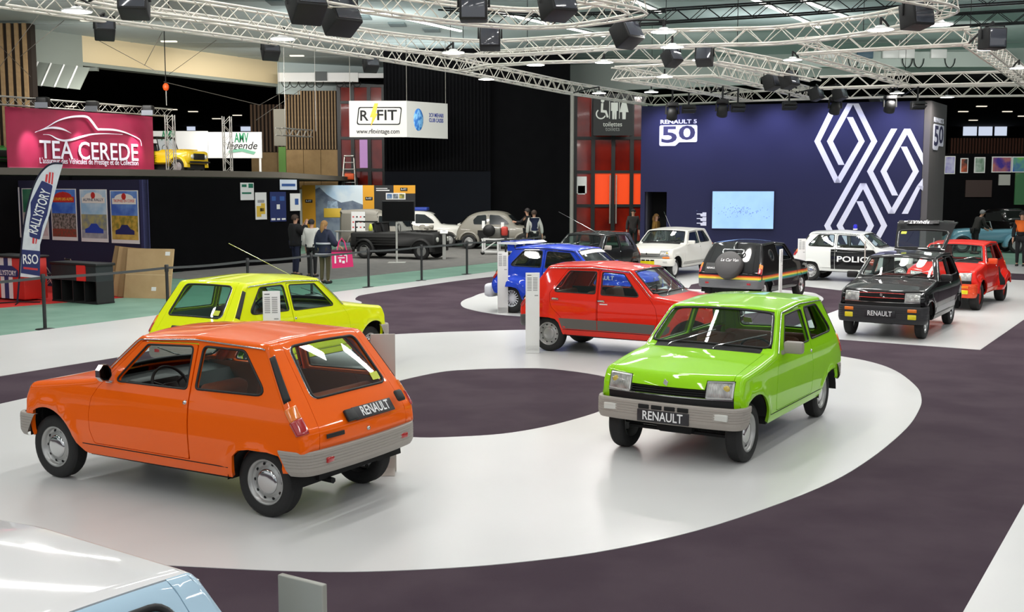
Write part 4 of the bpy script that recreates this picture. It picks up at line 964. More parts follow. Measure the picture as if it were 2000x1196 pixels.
truss('white box truss slanting from above the emblem to the diamond logo', tp([(1400, 148), (1490, 170), (1588, 194)]))
truss('white box truss slanting along the lower left side of the rig diamond', tp([(1204, 155), (1330, 174), (1462, 197)]))
truss('white box truss along the front right of the rig, level', tp([(1560, 106), (1700, 97), (1894, 86)]))
truss('white box truss slanting down at the right edge of the photo', tp([(1894, 86), (1950, 126), (2012, 172)]))
truss('white box truss slanting in front of the diamond logo', tp([(1573, 112), (1670, 138), (1767, 166)]))
truss('white box truss running level right of the diamond logo, second from below', tp([(1600, 172), (1767, 167), (1900, 164), (2012, 162)]))
for k, (l, z, lab) in enumerate([([(1290, 44), (1560, 28), (1800, 10)], 8.2, 'black rigging truss under the pale ceiling, left of the right tip'), ([(860, 42), (1050, 54), (1300, 46)], 8.2, 'black rigging truss behind the top centre tip'), ([(1856, 52), (2010, 44)], 8.2, 'black rigging truss at the right edge, lower one'), ([(1850, 14), (2010, 4)], 8.2, 'black rigging truss at the right edge, upper one')]):
    truss(lab, [tuple(atz(x, y, z)) for x, y in l], z, .42, M_TBLK, 'black rigging trusses', .5, rc=.03, rb=.014, faces=2)
# hanging cables carrying the rig
for k, (px, py) in enumerate([(1180, 50), (1300, 90), (1030, 106), (640, 75), (330, 32), (1686, 66), (1894, 86), (880, 106), (1440, 88), (1767, 167), (1272, 206), (905, 140)]):
    p = atz(px, py, TZ+TS); o = MB().bar((0, 0, 0), (0, 0, CZ-TZ-TS), .008, 4).build('rigging_chain', M_DARK, None, p); tag(o, 'thin dark hoist chain from truss to ceiling '+['beside the centre tip', 'near the middle lamps', 'over the curved truss', 'over the left cluster of lamps', 'at the upper left', 'left of the right tip', 'at the front right corner', 'over the corner lamp', 'above the screen', 'at the diamond logo', 'at the toilets sign', 'above the black wall corner'][k], 'chain', 'hoist chains')
# ------------------------------------------------------------------ lamps on the rig
M_LAMPB = mat('lamp_body_black', (13, 13, 14), .6); M_LENS = mat('lamp_lens_dark', (70, 72, 80), .1, coat=1); M_GLOW = mat('lamp_glow', (255, 252, 244), .4, emit=14)
def cached_obj(k, fn, name, m, par, M=None):
    o = obj(name, cached(k, fn), m, par)
    if M is not None: o.matrix_local = M
    return o
def arm(t, p, h0):
    q = min(TPTS, key=lambda a: (a-p).length); a, b = Vector((0, 0, h0)), q-p
    if (b-a).length > .12: MB().tube([a, a.lerp(b, .5)+Vector((0, 0, .02)), b], .022, 5).build('hanging_arm', M_LAMPB, t)
def spot(label, px, py, sz=.36, aim=(-30, 0), z=TZ-.1):
    p = atz(px, py, z); t = thing('spotlight', label, 'spotlight', tuple(p), 0, 'black box spotlights on the rig')
    M = Matrix.Rotation(deg(aim[1]), 4, 'Z') @ Matrix.Rotation(deg(aim[0]), 4, 'X')
    S_ = Matrix.Diagonal((sz, sz, sz, 1))
    cached_obj('spb', lambda: MB().rbox((-.5, -.45, -.5), (.5, .45, .5), .06).mesh('housing'), 'housing', M_LAMPB, t, M @ S_)
    cached_obj('spl', lambda: MB().rbox((-.42, -.48, -.42), (.42, -.45, .42), .01).mesh('lens'), 'lens', M_LENS, t, M @ S_)
    cached_obj('spy', lambda: MB().tube([(-.56, 0, 0), (-.56, 0, .62), (.56, 0, .62), (.56, 0, 0)], .05, 5).mesh('yoke'), 'yoke', M_LAMPB, t, S_)
    cached_obj('spc', lambda: MB().bar((0, 0, .6), (0, 0, .8), .07, 6).mesh('clamp'), 'clamp', M_LAMPB, t, S_); arm(t, p, sz*.8)
for a in [('black box spotlight hanging below the left truss over the oak column', 204, 56, .34, (-35, 25)), ('black box spotlight below the left truss over the cream panel', 528, 98, .34, (-35, 25)), ('small black box spotlight above the cable tray', 724, 125, .32, (-30, 25)),
          ('black box spotlight with shiny lens at the centre of the curved truss', 957, 76, .40, (-10, 0)), ('black box spotlight at the top edge by the centre tip', 1088, 6, .46, (-20, 30)), ('tilted black box spotlight right of the centre tip', 1224, 66, .44, (-30, 40)),
          ('black box spotlight hanging above the screen', 1376, 110, .36, (-25, -20)), ('pale box spotlight left of the black one above the screen', 1312, 113, .34, (-30, 35)), ('left one of two black box spotlights hung as a pair', 1508, 160, .40, (-20, 40)), ('right one of two black box spotlights hung as a pair', 1541, 157, .40, (-20, 40)),
          ('small black box spotlight above the logo, left', 1594, 184, .36, (-20, 45)), ('small black box spotlight above the logo, middle', 1640, 184, .36, (-20, 45)), ('small black box spotlight above the logo, right', 1714, 200, .40, (-20, 45)),
          ('large black spotlight with cables at the top left of centre', 598, 8, .50, (-40, 30)), ('large black spotlight cluster with red clamps on the curved truss', 664, 32, .52, (-30, 40)), ('black box spotlight at the top edge left of the centre tip', 925, 14, .44, (0, 0)), ('black box spotlight on the left truss at the top edge', 262, 4, .44, (-20, 10)), ('dark box spotlight hanging near the right tip', 1790, 30, .42, (-10, 20)), ('dark box spotlight at the upper right edge', 1938, 76, .40, (0, 10))]: spot(*a)
def flood(label, px, py, r=.26, power=60):
    p = atz(px, py, TZ-.05); t = thing('flood_lamp', label, 'lamp', tuple(p), 0, 'round white flood lamps on the rig')
    S_ = Matrix.Diagonal((r, r, r, 1))
    cached_obj('flh', lambda: MB().lathe([(0, .30), (.30, .30), (.42, .16), (1, .04), (1, -.03), (.94, -.03)], 20).mesh('shade'), 'shade', M_WHITE, t, S_)
    cached_obj('fld', lambda: MB().lathe([(.94, -.02), (0, -.05)], 20).mesh('glow'), 'glow', M_GLOW, t, S_)
    cached_obj('flc', lambda: MB().bar((0, 0, .3), (0, 0, .9), .1, 6).mesh('hook'), 'hook', M_LAMPB, t, S_)
    arm(t, p, r*.85)
    l = area_light('flood_light', p-Vector((0, 0, .05)), r*1.8, power, (1, .97, .92), 'DISK')
FL = [(150, 22), (552, 76), (1046, 127), (1180, 122), (1313, 92), (1296, 62), (1370, 117), (1548, 117), (1720, 58), (1834, 48), (1932, 96), (1990, 133), (1170, 182), (1272, 180), (1298, 150), (950, 155), (885, 103), (1752, 182), (1850, 190), (1270, 178)]
LB = ['over the oak column', 'beside the spotlight over the cream panel', 'right of the black wall corner', 'under the level truss at the centre', 'below the curved truss at the centre right', 'above the middle of the rig', 'above the screen', 'left of the slanting right truss', 'left of the right tip', 'brightest, at the right tip', 'on the slanting right truss', 'at the right edge', 'above the toilets sign', 'at the corner by the toilets sign', 'in the rig diamond', 'at the corner above the black wall', 'on the curved truss over the black wall', 'above the logo', 'above the return panel', 'low at the violet wall']
for i, ((px, py), lb) in enumerate(zip(FL[:19], LB)): flood('round white flood lamp '+lb, px, py, .25 if py < 110 else .22)
def mover(label, px, py, z=5.25):
    p = at(px, py, 34.6); t = thing('moving_head_lamp', label, 'spotlight', tuple(p), 0, 'moving head lamps in front of the violet wall'); arm(t, p, .7)
    cached_obj('mvb', lambda: MB().rbox((-.17, -.15, .22), (.17, .15, .34), .03).bar((0, 0, .3), (0, 0, .75), .03, 6).mesh('base'), 'base', M_LAMPB, t)
    cached_obj('mvy', lambda: MB().tube([(-.19, 0, -.02), (-.19, 0, .22), (.19, 0, .22), (.19, 0, -.02)], .04, 6).mesh('arm'), 'arm', M_LAMPB, t)
    cached_obj('mvh', lambda: MB().lathe([(0, .20), (.12, .18), (.16, .05), (.17, -.16), (.13, -.18), (0, -.17)], 16).mesh('head'), 'head', M_LAMPB, t, Matrix.Rotation(deg(35), 4, 'X'))
    cached_obj('mvl', lambda: MB().lathe([(.12, -.185), (0, -.20)], 16).mesh('lens'), 'lens', M_LENS, t, Matrix.Rotation(deg(35), 4, 'X'))
for lb, px, py in [('left of the 50 emblem', 1313, 222), ('right of the 50 emblem', 1411, 216), ('over the logo left diamond', 1631, 211), ('over the logo right diamond', 1738, 208)]: mover('black moving head lamp hanging '+lb, px, py)
def blinder(label, px, py, z=5.3):
    p = at(px, py, 34.8); t = thing('wash_lamp', label, 'spotlight', tuple(p), 0, 'flat black wash lamps at the violet wall'); arm(t, p, .55)
    cached_obj('wsb', lambda: MB().rbox((-.2, -.12, -.13), (.2, .12, .13), .02).mesh('housing'), 'housing', M_LAMPB, t)
    for k in (-1, 1): cached_obj('wsd', lambda: MB().box((-.2, -.30, -.01), (.2, -.12, .01)).mesh('barn_door'), 'barn_door', M_LAMPB, t, Matrix.Translation((0, 0, .13*k)) @ Matrix.Rotation(deg(20*k), 4, 'X'))
    cached_obj('wsc', lambda: MB().bar((0, 0, .1), (0, 0, .6), .03, 6).mesh('clamp'), 'clamp', M_LAMPB, t)
for lb, px, py in [('beside the left moving head', 1345, 213), ('beside the second moving head', 1441, 211), ('above the wall screen', 1541, 207), ('right of the right moving head', 1792, 206)]: blinder('flat black wash lamp '+lb, px, py)
# ------------------------------------------------------------------ cable tray, vents
ct = thing('cable_tray', 'white cable tray with hanging black loops below the grey bulkhead', 'cable tray', tuple(at(625, 150, 56)))
MB().box((-2.1, 0, -.25), (1.9, .25, .2)).build('tray', M_WHITE, ct); MB().box((1.9, .05, -.05), (7.0, .2, .18)).build('rail', M_WHITE, ct); MB().box((-.25, -.1, -.2), (.35, 0, .25)).build('box', mat('box_grey', (70, 76, 76), .5), ct)
for i in range(8):
    x = -1.7+i*.42+(.6 if i > 4 else 0); MB().tube([(x+.2*math.cos(a), -.08, -.25+.28*math.sin(a)) for a in np.linspace(-PI, 0, 8)], .02, 5).build('cable_loop', M_DARK, ct)
ct2 = thing('cable_tray', 'pale duct with boxes and black cable loops behind the right trusses', 'cable tray', tuple(at(1760, 108, 49)))
MB().box((-4.3, 0, -.5), (4.6, .5, .15)).build('tray', mat('bulkhead_green', (184, 195, 189), .7), ct2)
for x, c in ((-3.2, M_WHITE), (-1.6, mat('box_blue', (60, 92, 112), .5)), (-.5, M_WHITE), (.2, M_WHITE), (1.6, M_WHITE)): MB().rbox((x-.35, -.15, -.15), (x+.35, 0, .25), .03).build('box', c, ct2)
for x in (-4, 0, 4): MB().bar((x, .25, .1), (x, .25, CZ-ct2.location.z), .03, 5).build('hanger', M_ALU, ct2)
for x in (-2.1, .25, .75, 2.1): MB().tube([(x+.22*math.cos(a), -.1, -.15+.4*math.sin(a)) for a in np.linspace(-PI, 0, 8)], .022, 5).build('cable_loop', M_DARK, ct2)
for i, (px, py) in enumerate([(542, 4), (627, 20), (707, 33), (776, 47), (843, 58)]):
    o = MB().rbox((-.33, -.5, -.05), (.33, .5, 0), .02).build('ceiling_vent', mat('vent_grey', (112, 128, 130), .6), None, atz(px, py, CZ-.005)); tag(o, 'square grey vent plate in the pale ceiling, '+['first', 'second', 'third', 'fourth', 'fifth'][i]+' from the left', 'vent', 'vent plates in the ceiling')
# suspension cables fanning over the left booths
for i, (a, b, Ya, Yb) in enumerate([((40, 110), (125, 40), 40, 36), ((0, 130), (75, 30), 40, 38), ((317, 62), (282, 128), 42, 47), ((423, 78), (330, 145), 42, 48), ((194, 80), (310, 142), 47, 44), ((507, 205), (320, 160), 48, 46), ((507, 205), (570, 170), 48, 56), ((500, 235), (610, 160), 48, 55), ((0, 90), (60, 150), 40, 42)]):
    o = MB().bar(at(*a, Ya), at(*b, Yb), .012, 4).build('suspension_cable', mat('cable_grey', (92, 88, 82), .6), None); tag(o, 'thin grey suspension cable '+['beside the oak column', 'at the left edge', 'over the cream panel, steep', 'over the cream panel, slanting left', 'from the cream panel to the orange hoist', 'crossing the dark hall from the left', 'from the small hung truss to the right column', 'crossing to the oak column', 'in front of the oak column'][i], 'cable', 'suspension cables over the booths')
# ================================================================== barrier posts and belts along the edge of the stand
M_POST = mat('post_black', (28, 29, 30), .45); M_BELT = mat('belt_grey', (62, 66, 66), .8)
POSTS = [(-9.9, 17.3), (-8.41, 19.93), (-6.95, 22.45), (-5.8, 24.55), (-4.75, 26.6), (-3.63, 28.59), (-2.42, 30.69), (-1.25, 33.0), (-.1, 35.1), (1.05, 37.2)]
WHERE = ['out at the left edge', 'nearest, in front of the black counter', 'in front of the cardboard sheets', 'behind the lime car roof', 'beside the woman with the pink bag', 'right of the pink bag', 'in front of the television stand', 'in front of the grey car', 'behind the blue rally car', 'farthest, by the violet wall']
for (x, y), wh in zip(POSTS, WHERE):
    x -= .10; y += .06
    t = thing('barrier_post', 'black belt barrier post '+wh, 'barrier post', (x, y, -.012), 0, 'belt barrier posts along the stand edge')
    cached_obj('bpb', lambda: MB().lathe([(.17, 0), (.17, .008), (.05, .022), (.03, .03), (0, .03)], 20).mesh('base'), 'base', M_POST, t)
    cached_obj('bpp', lambda: MB().lathe([(.032, .02), (.032, .93)], 12).mesh('pole'), 'pole', M_POST, t)
    cached_obj('bph', lambda: MB().lathe([(.038, .86), (.042, .88), (.042, 1.0), (.03, 1.012), (0, 1.012)], 12).mesh('head'), 'belt_head', M_POST, t)
for i in range(len(POSTS)-1):
    a, b = Vector((POSTS[i][0]-.1, POSTS[i][1]+.06, 0)), Vector((POSTS[i+1][0]-.1, POSTS[i+1][1]+.06, 0)); d = (b-a).normalized(); n = Vector((-d.y, d.x, 0))*.0015
    rows = []
    for k in range(9):
        t = k/8; p = a+d*.045+(b-a-d*.09)*t; sag = -.02*4*t*(1-t); rows.append([p+n+Vector((0, 0, .905+sag)), p+n+Vector((0, 0, .955+sag)), p-n+Vector((0, 0, .955+sag)), p-n+Vector((0, 0, .905+sag)), p+n+Vector((0, 0, .905+sag))])
    o = MB().grid(rows, False).build('barrier_belt', M_BELT); tag(o, 'dark grey barrier belt '+['at the left edge', 'from the black counter to the cardboard', 'behind the lime car, left half', 'behind the lime car roof', 'in front of the woman with the pink bag', 'in front of the television stand', 'in front of the black open car', 'in front of the grey car', 'behind the blue rally car'][i], 'belt', 'barrier belts')
# ================================================================== information pylons of the stand
M_PYL = mat('pylon_white', (232, 232, 230), .4); M_PYLB = mat('pylon_back', (178, 170, 162), .45, .2); M_INK = mat('ink_grey', (150, 150, 150), .7)
def pylon(label, px, py, yaw, lines=True, hgt=1.25, w=.215, m=None):
    p = atz(px, py, 0); t = thing('info_pylon', label, 'sign', tuple(p), deg(yaw), 'information pylons beside the cars')
    MB().rbox((-w/2, -.012, .004), (w/2, .012, hgt), .003).build('board', m or M_PYL, t)
    MB().prism([(-.012, .002), (.16, .002), (.06, .05), (.012, .12), (-.012, .12)], -w/2*.9, w/2*.9, 'yz').build('foot', m or M_PYL, t)
    if lines:
        MB().box((-.085, -.0135, hgt-.045), (-.02, -.012, hgt-.032)).build('print_line', mat('ink_dark', (110, 110, 112), .7), t)
        for c in range(2):
            for i in range(9): MB().box((-.085+.09*c, -.0132, hgt-.085-i*.024), (-.085+.09*c+.07, -.012, hgt-.073-i*.024)).build('print_line', M_INK, t)
        MB().box((.03, -.0132, hgt-.36), (.085, -.012, hgt-.345)).build('print_line', M_INK, t)
    return t
pylon('white information pylon standing in front of the red five-door car', 1040, 690, 4)
pylon('white information pylon standing behind the blue rally car tail', 982, 612, 6)
pylon('white information pylon between orange and lime cars, top showing', 534, 760, 8)
pylon('white information pylon seen edge on beside the black van', 1523, 600, 62)
pylon('white information pylon at the tail of the white police car', 1564, 560, 8)
pylon('grey information pylon behind the black car with open tailgate', 1687, 570, 70, m=M_PYLB)
pylon('beige grey back of an information pylon right of the orange car', 751, 922, 184, False, m=M_PYLB)
pq = atz(590, 1140, 1.22); py_ = thing('info_pylon', 'grey translucent top of the nearest information pylon at the bottom edge', 'sign', (pq.x, pq.y, 0), deg(148), 'information pylons beside the cars')
MB().rbox((-.10, -.012, .004), (.10, .012, 1.235), .004).build('board', mat('pylon_grey', (150, 150, 142), .35, .1), py_); MB().prism([(-.012, .002), (.16, .002), (.06, .05), (.012, .12), (-.012, .12)], -.09, .09, 'yz').build('foot', M_PYLB, py_)
# ================================================================== rally booth at the left
M_NAVY = mat('navy_cloth', (26, 26, 58), .9); ND = Vector((.8526, -.5225, 0)); NR = Vector((-8.97, 27.0, 0)); nang = math.atan2(ND.y, ND.x)
nb = thing('booth_wall', 'navy blue booth wall carrying the rally posters', 'wall', tuple(NR-ND*9), nang); MB().box((0, 0, 0), (9, .15, 2.76)).build('panel', M_NAVY, nb); MB().box((8.9, -.02, 0), (9.0, .17, 2.76)).build('post', mat('navy_edge', (40, 42, 84), .8), nb)
nN = Vector((ND.y, -ND.x, 0))
def plane_hit(px, py, p0, n):
    c, s = math.cos(PITCH), math.sin(PITCH); d = Vector(((px-1000)/FPX, c-(py-598)/FPX*s, -s-(py-598)/FPX*c)); o = Vector((0, 0, CAMH)); return o+d*((p0-o).dot(n)/d.dot(n))
def poster_m(name, a, b, sc): return mat('print_'+name, a, .55, noise=(sc, b, .40, .60, 6))
def car_shape(w): return [(-.5*w, 0), (-.5*w, .14*w), (-.28*w, .2*w), (-.15*w, .34*w), (.15*w, .34*w), (.3*w, .2*w), (.5*w, .14*w), (.5*w, 0)]
def poster(label, box, p0, dvec, nvec, title, sky, land, ground, car, plaque, tcol, group='rally posters on the navy wall'):
    c = plane_hit((box[0]+box[2])/2, (box[1]+box[3])/2, p0, nvec); l = plane_hit(box[0], (box[1]+box[3])/2, p0, nvec); tp_ = plane_hit((box[0]+box[2])/2, box[1], p0, nvec)
    w, hh = (c-l).length, tp_.z-c.z; t = thing('poster', label, 'poster', tuple(c+nvec*.012), math.atan2(dvec.y, dvec.x), group)
    MB().box((-w, 0, -hh), (w, .01, hh)).build('sheet', M_WHITE, t); e = .94
    MB().box((-w*e, -.002, hh*.05), (w*e, 0, hh*.97)).build('picture', sky, t); MB().box((-w*e, -.002, -hh*.55), (w*e, 0, hh*.05)).build('picture', land, t); MB().box((-w*e, -.002, -hh*.86), (w*e, 0, -hh*.55)).build('picture', ground, t)
    if plaque:
        pl_ = MB().prism([(-w*.85, hh*.48), (w*.85, hh*.48), (w*.85, hh*.70)]+[(w*.85*math.cos(a)*.8, hh*.70+hh*.18*math.sin(a)) for a in np.linspace(0, PI, 9)]+[(-w*.85, hh*.70)], -.005, -.002).build('plaque', plaque, t)
        text(title, hh*.15, tcol, pl_, facing((0, -.0055, hh*.60), 0, -1), depth=.001, bold=.01, width=w*1.5)
        disc(MB(), 0, hh*.77, w*.16, -.007).build('emblem', mat('emblem_red', (190, 36, 30), .6), pl_)
    if car: MB().prism([(x, z-hh*.66) for x, z in car_shape(w*1.35)], -.006, -.002).build('printed_car', car, t)
    return t
PB = [([-22, 366, 39, 463], '', poster_m('sky', (60, 120, 200), (90, 150, 220), 2), poster_m('trees', (96, 96, 76), (130, 124, 104), 9), poster_m('road', (122, 110, 120), (140, 128, 138), 6), mat('print_redcar', (170, 30, 28), .5), mat('print_cyan', (80, 160, 215), .5), M_WHITE, 'rally poster with a blue plaque and a red car at the left edge'),
      ([45, 368, 94, 467], '', poster_m('greenp', (40, 110, 80), (70, 130, 100), 3), poster_m('pale', (200, 196, 190), (170, 160, 150), 5), poster_m('pinkish', (214, 196, 196), (190, 170, 172), 5), None, None, M_WHITE, 'rally poster half hidden by the feather flag'),
      ([101, 369, 150, 470], 'COUPE DES ALPES', poster_m('sky2', (50, 90, 190), (90, 140, 215), 2), poster_m('stone', (150, 138, 132), (70, 66, 58), 14), poster_m('crowd', (110, 70, 52), (150, 60, 44), 14), None, mat('print_red', (196, 40, 30), .5), mat('print_gold', (240, 200, 60), .5), 'rally poster with a red plaque over grey rocks'),
      ([158, 370, 210, 473], 'ALPINE RALLY', poster_m('sky3', (150, 190, 220), (200, 220, 232), 2), poster_m('meadow', (128, 136, 132), (170, 164, 110), 6), poster_m('asph', (150, 152, 160), (170, 172, 178), 5), mat('print_bluecar', (36, 66, 170), .5), mat('print_cream', (232, 228, 220), .5), mat('print_ink', (40, 50, 90), .5), 'ALPINE RALLY poster with a small blue car'),
      ([217, 372, 271, 476], 'TROPHEE EN CORSE', poster_m('sky4', (60, 96, 180), (110, 150, 210), 2), poster_m('ochre', (196, 160, 60), (130, 120, 40), 7), poster_m('sand', (206, 176, 84), (180, 150, 70), 5), mat('print_navycar', (30, 36, 96), .5), mat('print_cream', (232, 228, 220), .5), mat('print_red', (196, 40, 30), .5), 'ochre rally poster with a dark blue car, rightmost on the navy wall')]
for bx_, ti, sk_, ln, gr, ca, pq_, tc_, lb in PB: poster(lb, bx_, NR, ND, nN, ti, sk_, ln, gr, ca, pq_, tc_)
# feather flag
fp = atz(36, 592, 0); fY = fp.y
ff = thing('feather_flag', 'white feather flag with RALLYSTORY and RSO in navy badges', 'flag', (fp.x, fp.y, -.006), 0)
F2 = lambda px, py: (at(px, py, fY).x-fp.x, at(px, py, fY).z)
edge_l = [(34, 588), (38, 540), (40, 505), (45, 455), (52, 412), (63, 370), (76, 342), (90, 326), (104, 319), (122, 319)]
edge_r = [(122, 323), (114, 350), (104, 388), (96, 420), (86, 452), (78, 478), (77, 510), (78, 543), (38, 540)]
poly = [F2(*p) for p in smooth_open([(a, b, 0) for a, b in edge_l[1:]], 4) for p in [p[:2]]]+[F2(*p) for p in edge_r]
rowsf = MB().prism(poly, -.004, .004).build('cloth', mat('flag_white', (222, 226, 232), .8, noise=(6, (206, 210, 218), .3, .7)), ff)
MB().tube([(F2(*p[:2])[0], 0, F2(*p[:2])[1]) for p in smooth_open([(a, b, 0) for a, b in edge_l], 4)], .022, 6).build('pole', mat('flag_edge', (22, 24, 48), .8), ff)
M_FNAVY = mat('flag_navy', (42, 50, 104), .7); M_FRED = mat('flag_red', (206, 60, 66), .7)
bd = MB().prism(rounded([F2(58, 462), F2(57, 440), F2(60, 420), F2(60, 395), F2(82, 352), F2(103, 362), F2(96, 400), F2(92, 420), F2(84, 440), F2(78, 468)], .03, 3), -.008, .008).build('badge', M_FNAVY, ff)
cx_, cz2 = F2(78, 413); text('RALLYSTORY', .30, M_TXT, bd, Matrix.Translation((cx_, -.0085, cz2)) @ facing((0, 0, 0), 0, -1) @ Matrix.Rotation(deg(70), 4, 'Z'), depth=.001, bold=.012, width=1.02)
b2 = MB().prism([F2(43, 487), F2(78, 490), F2(78, 539), F2(41, 533)], -.008, .008).build('badge', M_FNAVY, ff); cx_, cz2 = F2(60, 507); text('RSO', .30, M_TXT, b2, facing((cx_, -.0085, cz2), 0, -1), depth=.001, bold=.012, width=.34)
MB().prism([F2(46, 521), F2(74, 524), F2(74, 528), F2(46, 525)], -.009, -.008).build('stripe', M_FRED, b2)
for q in ([(90, 340), (94, 340), (92, 356), (88, 354)], [(96, 336), (100, 336), (98, 358), (94, 357)], [(102, 336), (105, 337), (103, 360), (100, 359)], [(64, 460), (68, 461), (67, 476), (63, 475)], [(70, 466), (73, 466), (71, 476), (69, 476)]): MB().prism([F2(*p) for p in q], -.007, .007).build('stripe', M_FRED, ff)
for a in (.3, 1.9, 3.4, 5.0): MB().bar((0, 0, .03), (.45*math.cos(a), .45*math.sin(a), .01), .015, 5).build('base_leg', M_DARK, ff)
# red counter at the left edge
rc_ = atz(20, 586, 0); rc = thing('reception_counter', 'red counter with white and blue stripes and a RALLYSTORY badge', 'counter', (rc_.x, rc_.y, -.006), nang)
MB().rbox((-.75, -.05, .04), (.62, .55, .98), .02).build('body', mat('counter_red', (206, 44, 36), .5), rc); MB().rbox((-.8, -.1, .98), (.66, .6, 1.03), .015).build('top', M_BLK, rc)
for x0, x1, m in ((-.34, -.20, M_WHITE), (-.20, -.04, M_FNAVY), (-.04, .10, M_WHITE)): MB().box((x0+.1, -.056, .045), (x1+.1, -.05, .975)).build('stripe', m, rc)
bb = MB().prism(rounded([(-.5, .55), (.42, .55), (.42, .70), (.2, .80), (-.25, .80), (-.5, .70)], .05, 3), -.07, -.056).build('badge', M_FNAVY, rc); text('RALLYSTORY', .16, M_TXT, bb, facing((-.04, -.0705, .63), 0, -1), depth=.001, bold=.012, width=.82)
# black counter with shelves
bc_ = atz(146, 591, 0); bc = thing('display_counter', 'low black counter with open bays and a red sign in front of the navy wall', 'counter', (bc_.x, bc_.y, -.006), nang)
MB().rbox((-.82, -.02, .84), (.80, .5, .90), .01).build('top', M_BLK, bc); MB().box((-.78, 0, .50), (.76, .46, .84)).build('front', mat('counter_dark', (28, 36, 38), .6), bc); MB().box((-.78, .3, .03), (.76, .46, .50)).build('back', M_DARK, bc); MB().box((-.80, 0, 0), (.78, .46, .03)).build('plinth', M_DARK, bc)
for x in (-.78, -.46, -.06, .34, .74): MB().box((x, 0, .03), (x+.025, .46, .5)).build('divider', M_BLK, bc)
MB().box((.12, -.02, .50), (.42, 0, .86)).build('red_sign', mat('sign_red', (226, 40, 34), .6), bc)
def folding_chair(label, p, rz):
    t = thing('folding_chair', label, 'chair', p, rz, 'folding chairs behind the black counter')
    for sx_ in (-1, 1): MB().tube([(sx_*.2, -.22, 0), (sx_*.2, .12, .62), (sx_*.2, .2, .85)], .012, 5).build('frame', M_ALU, t); MB().tube([(sx_*.17, .25, 0), (sx_*.17, -.15, .45)], .012, 5).build('leg', M_ALU, t)
    MB().rbox((-.19, -.2, .43), (.19, .18, .46), .01).build('seat', M_DARK, t); MB().rbox((-.19, .13, .66), (.19, .16, .85), .008, Matrix.Rotation(-.05, 4, 'X')).build('backrest', M_DARK, t)
q = atz(122, 578, 0); folding_chair('black folding chair behind the counter, right one', (q.x, q.y+.9, -.006), deg(130)); folding_chair('black folding chair behind the counter beside the feather flag', (q.x-.75, q.y+1.1, -.006), deg(100))
# cardboard sheets leaning against the booth
cbp = atz(285, 582, 0)
for i in range(4):
    cs_ = thing('cardboard_sheet', 'large flat cardboard sheet leaning in a row, '+['front one with white labels', 'second from the front', 'third from the front', 'backmost one'][i], 'cardboard', tuple(cbp+Vector((-.17*i, .08*i, -.012))), deg(-12), 'cardboard sheets leaning at the booth end')
    M_ = Matrix.Rotation(deg(-13), 4, 'X') @ Matrix.Rotation(deg(2*i), 4, 'Y')
    MB().box((-.58, 0, .0), (.60, .05, 1.18), M_).build('sheet', mat('cardboard_%d' % i, [(188, 158, 116), (150, 122, 84), (176, 146, 104), (140, 112, 76)][i], .8, noise=(3, [(176, 146, 104), (140, 112, 76), (166, 136, 96), (130, 104, 70)][i], .3, .7)), cs_)
    MB().box((-.58, -.002, .55), (.60, .0, .565), M_).build('crease', mat('cardboard_tape', (206, 180, 140), .7), cs_)
    if i == 0:
        for (x, z) in ((.40, 1.02), (.12, .18)): MB().box((x, -.003, z), (x+.12, 0, z+.09), M_).build('label', M_WHITE, cs_)
# ------------------------------------------------------------------ long black booth wall with notices
BD = Vector((.5225, .8526, 0)); BR = Vector((-7.4, 38.7, 0)); BN = Vector((BD.y, -BD.x, 0)); bang = math.atan2(BD.y, BD.x)
bw = thing('booth_wall', 'long black booth wall behind the cardboard sheets and the lime car', 'wall', tuple(BR-BD*9.2), bang); MB().box((0, 0, 0), (9.2, .2, 2.88)).build('panel', M_BLACK, bw); MB().box((-3.2, .1, 0), (0, .3, 2.88)).build('panel', M_BLACK, bw)
def notice(label, box, m, marks=(), name='notice'):
    c = plane_hit((box[0]+box[2])/2, (box[1]+box[3])/2, BR, BN); l = plane_hit(box[0], (box[1]+box[3])/2, BR, BN); r_ = plane_hit(box[2], (box[1]+box[3])/2, BR, BN); tp_ = plane_hit((box[0]+box[2])/2, box[1], BR, BN)
    w0, w1, hh = -(c-l).length, (r_-c).length, tp_.z-c.z; t = thing(name, label, 'poster', tuple(c+BN*.02), bang, 'notices on the black booth wall')
    MB().box((w0, 0, -hh), (w1, .012, hh)).build('sheet', m, t)
    for (x0, z0, x1, z1, mm) in marks: MB().box((w0+(w1-w0)*x0, -.004, -hh+2*hh*z0), (w0+(w1-w0)*x1, 0, -hh+2*hh*z1)).build('print', mm, t)
G1, BL1, YL, WH = mat('print_green', (20, 110, 84), .6), mat('print_blue', (46, 84, 150), .6), mat('print_yellow', (214, 178, 60), .6), M_WHITE
notice('white notice with a green dot on the black booth wall', (469, 357, 495, 391), M_WHITE, ((.6, .7, .95, .95, G1), (.1, .75, .45, .9, G1), (.1, .35, .8, .45, G1)))
notice('white poster with yellow and black shapes on the black booth wall', (498, 376, 520, 429), M_WHITE, ((.1, .1, .5, .5, YL), (.5, .2, .85, .6, YL), (.2, .62, .8, .72, M_INK), (.4, .3, .75, .42, M_DARK)))
notice('dark blue poster with small white print on the black booth wall', (527, 375, 558, 433), mat('print_deepblue', (24, 40, 96), .6), ((.05, .05, .3, .12, WH), (.4, .05, .6, .11, WH), (.7, .05, .95, .11, WH), (.4, .42, .6, .58, WH), (.1, .7, .35, .85, BL1), (.6, .7, .9, .85, BL1)))
notice('white nameplate at the far top of the black booth wall', (546, 351, 579, 371), mat('print_paleblue', (212, 222, 236), .6), ((.1, .35, .9, .6, BL1),))
notice('small white and blue poster at the end of the black booth wall', (566, 378, 586, 412), M_WHITE, ((.45, .35, .8, .7, BL1),))
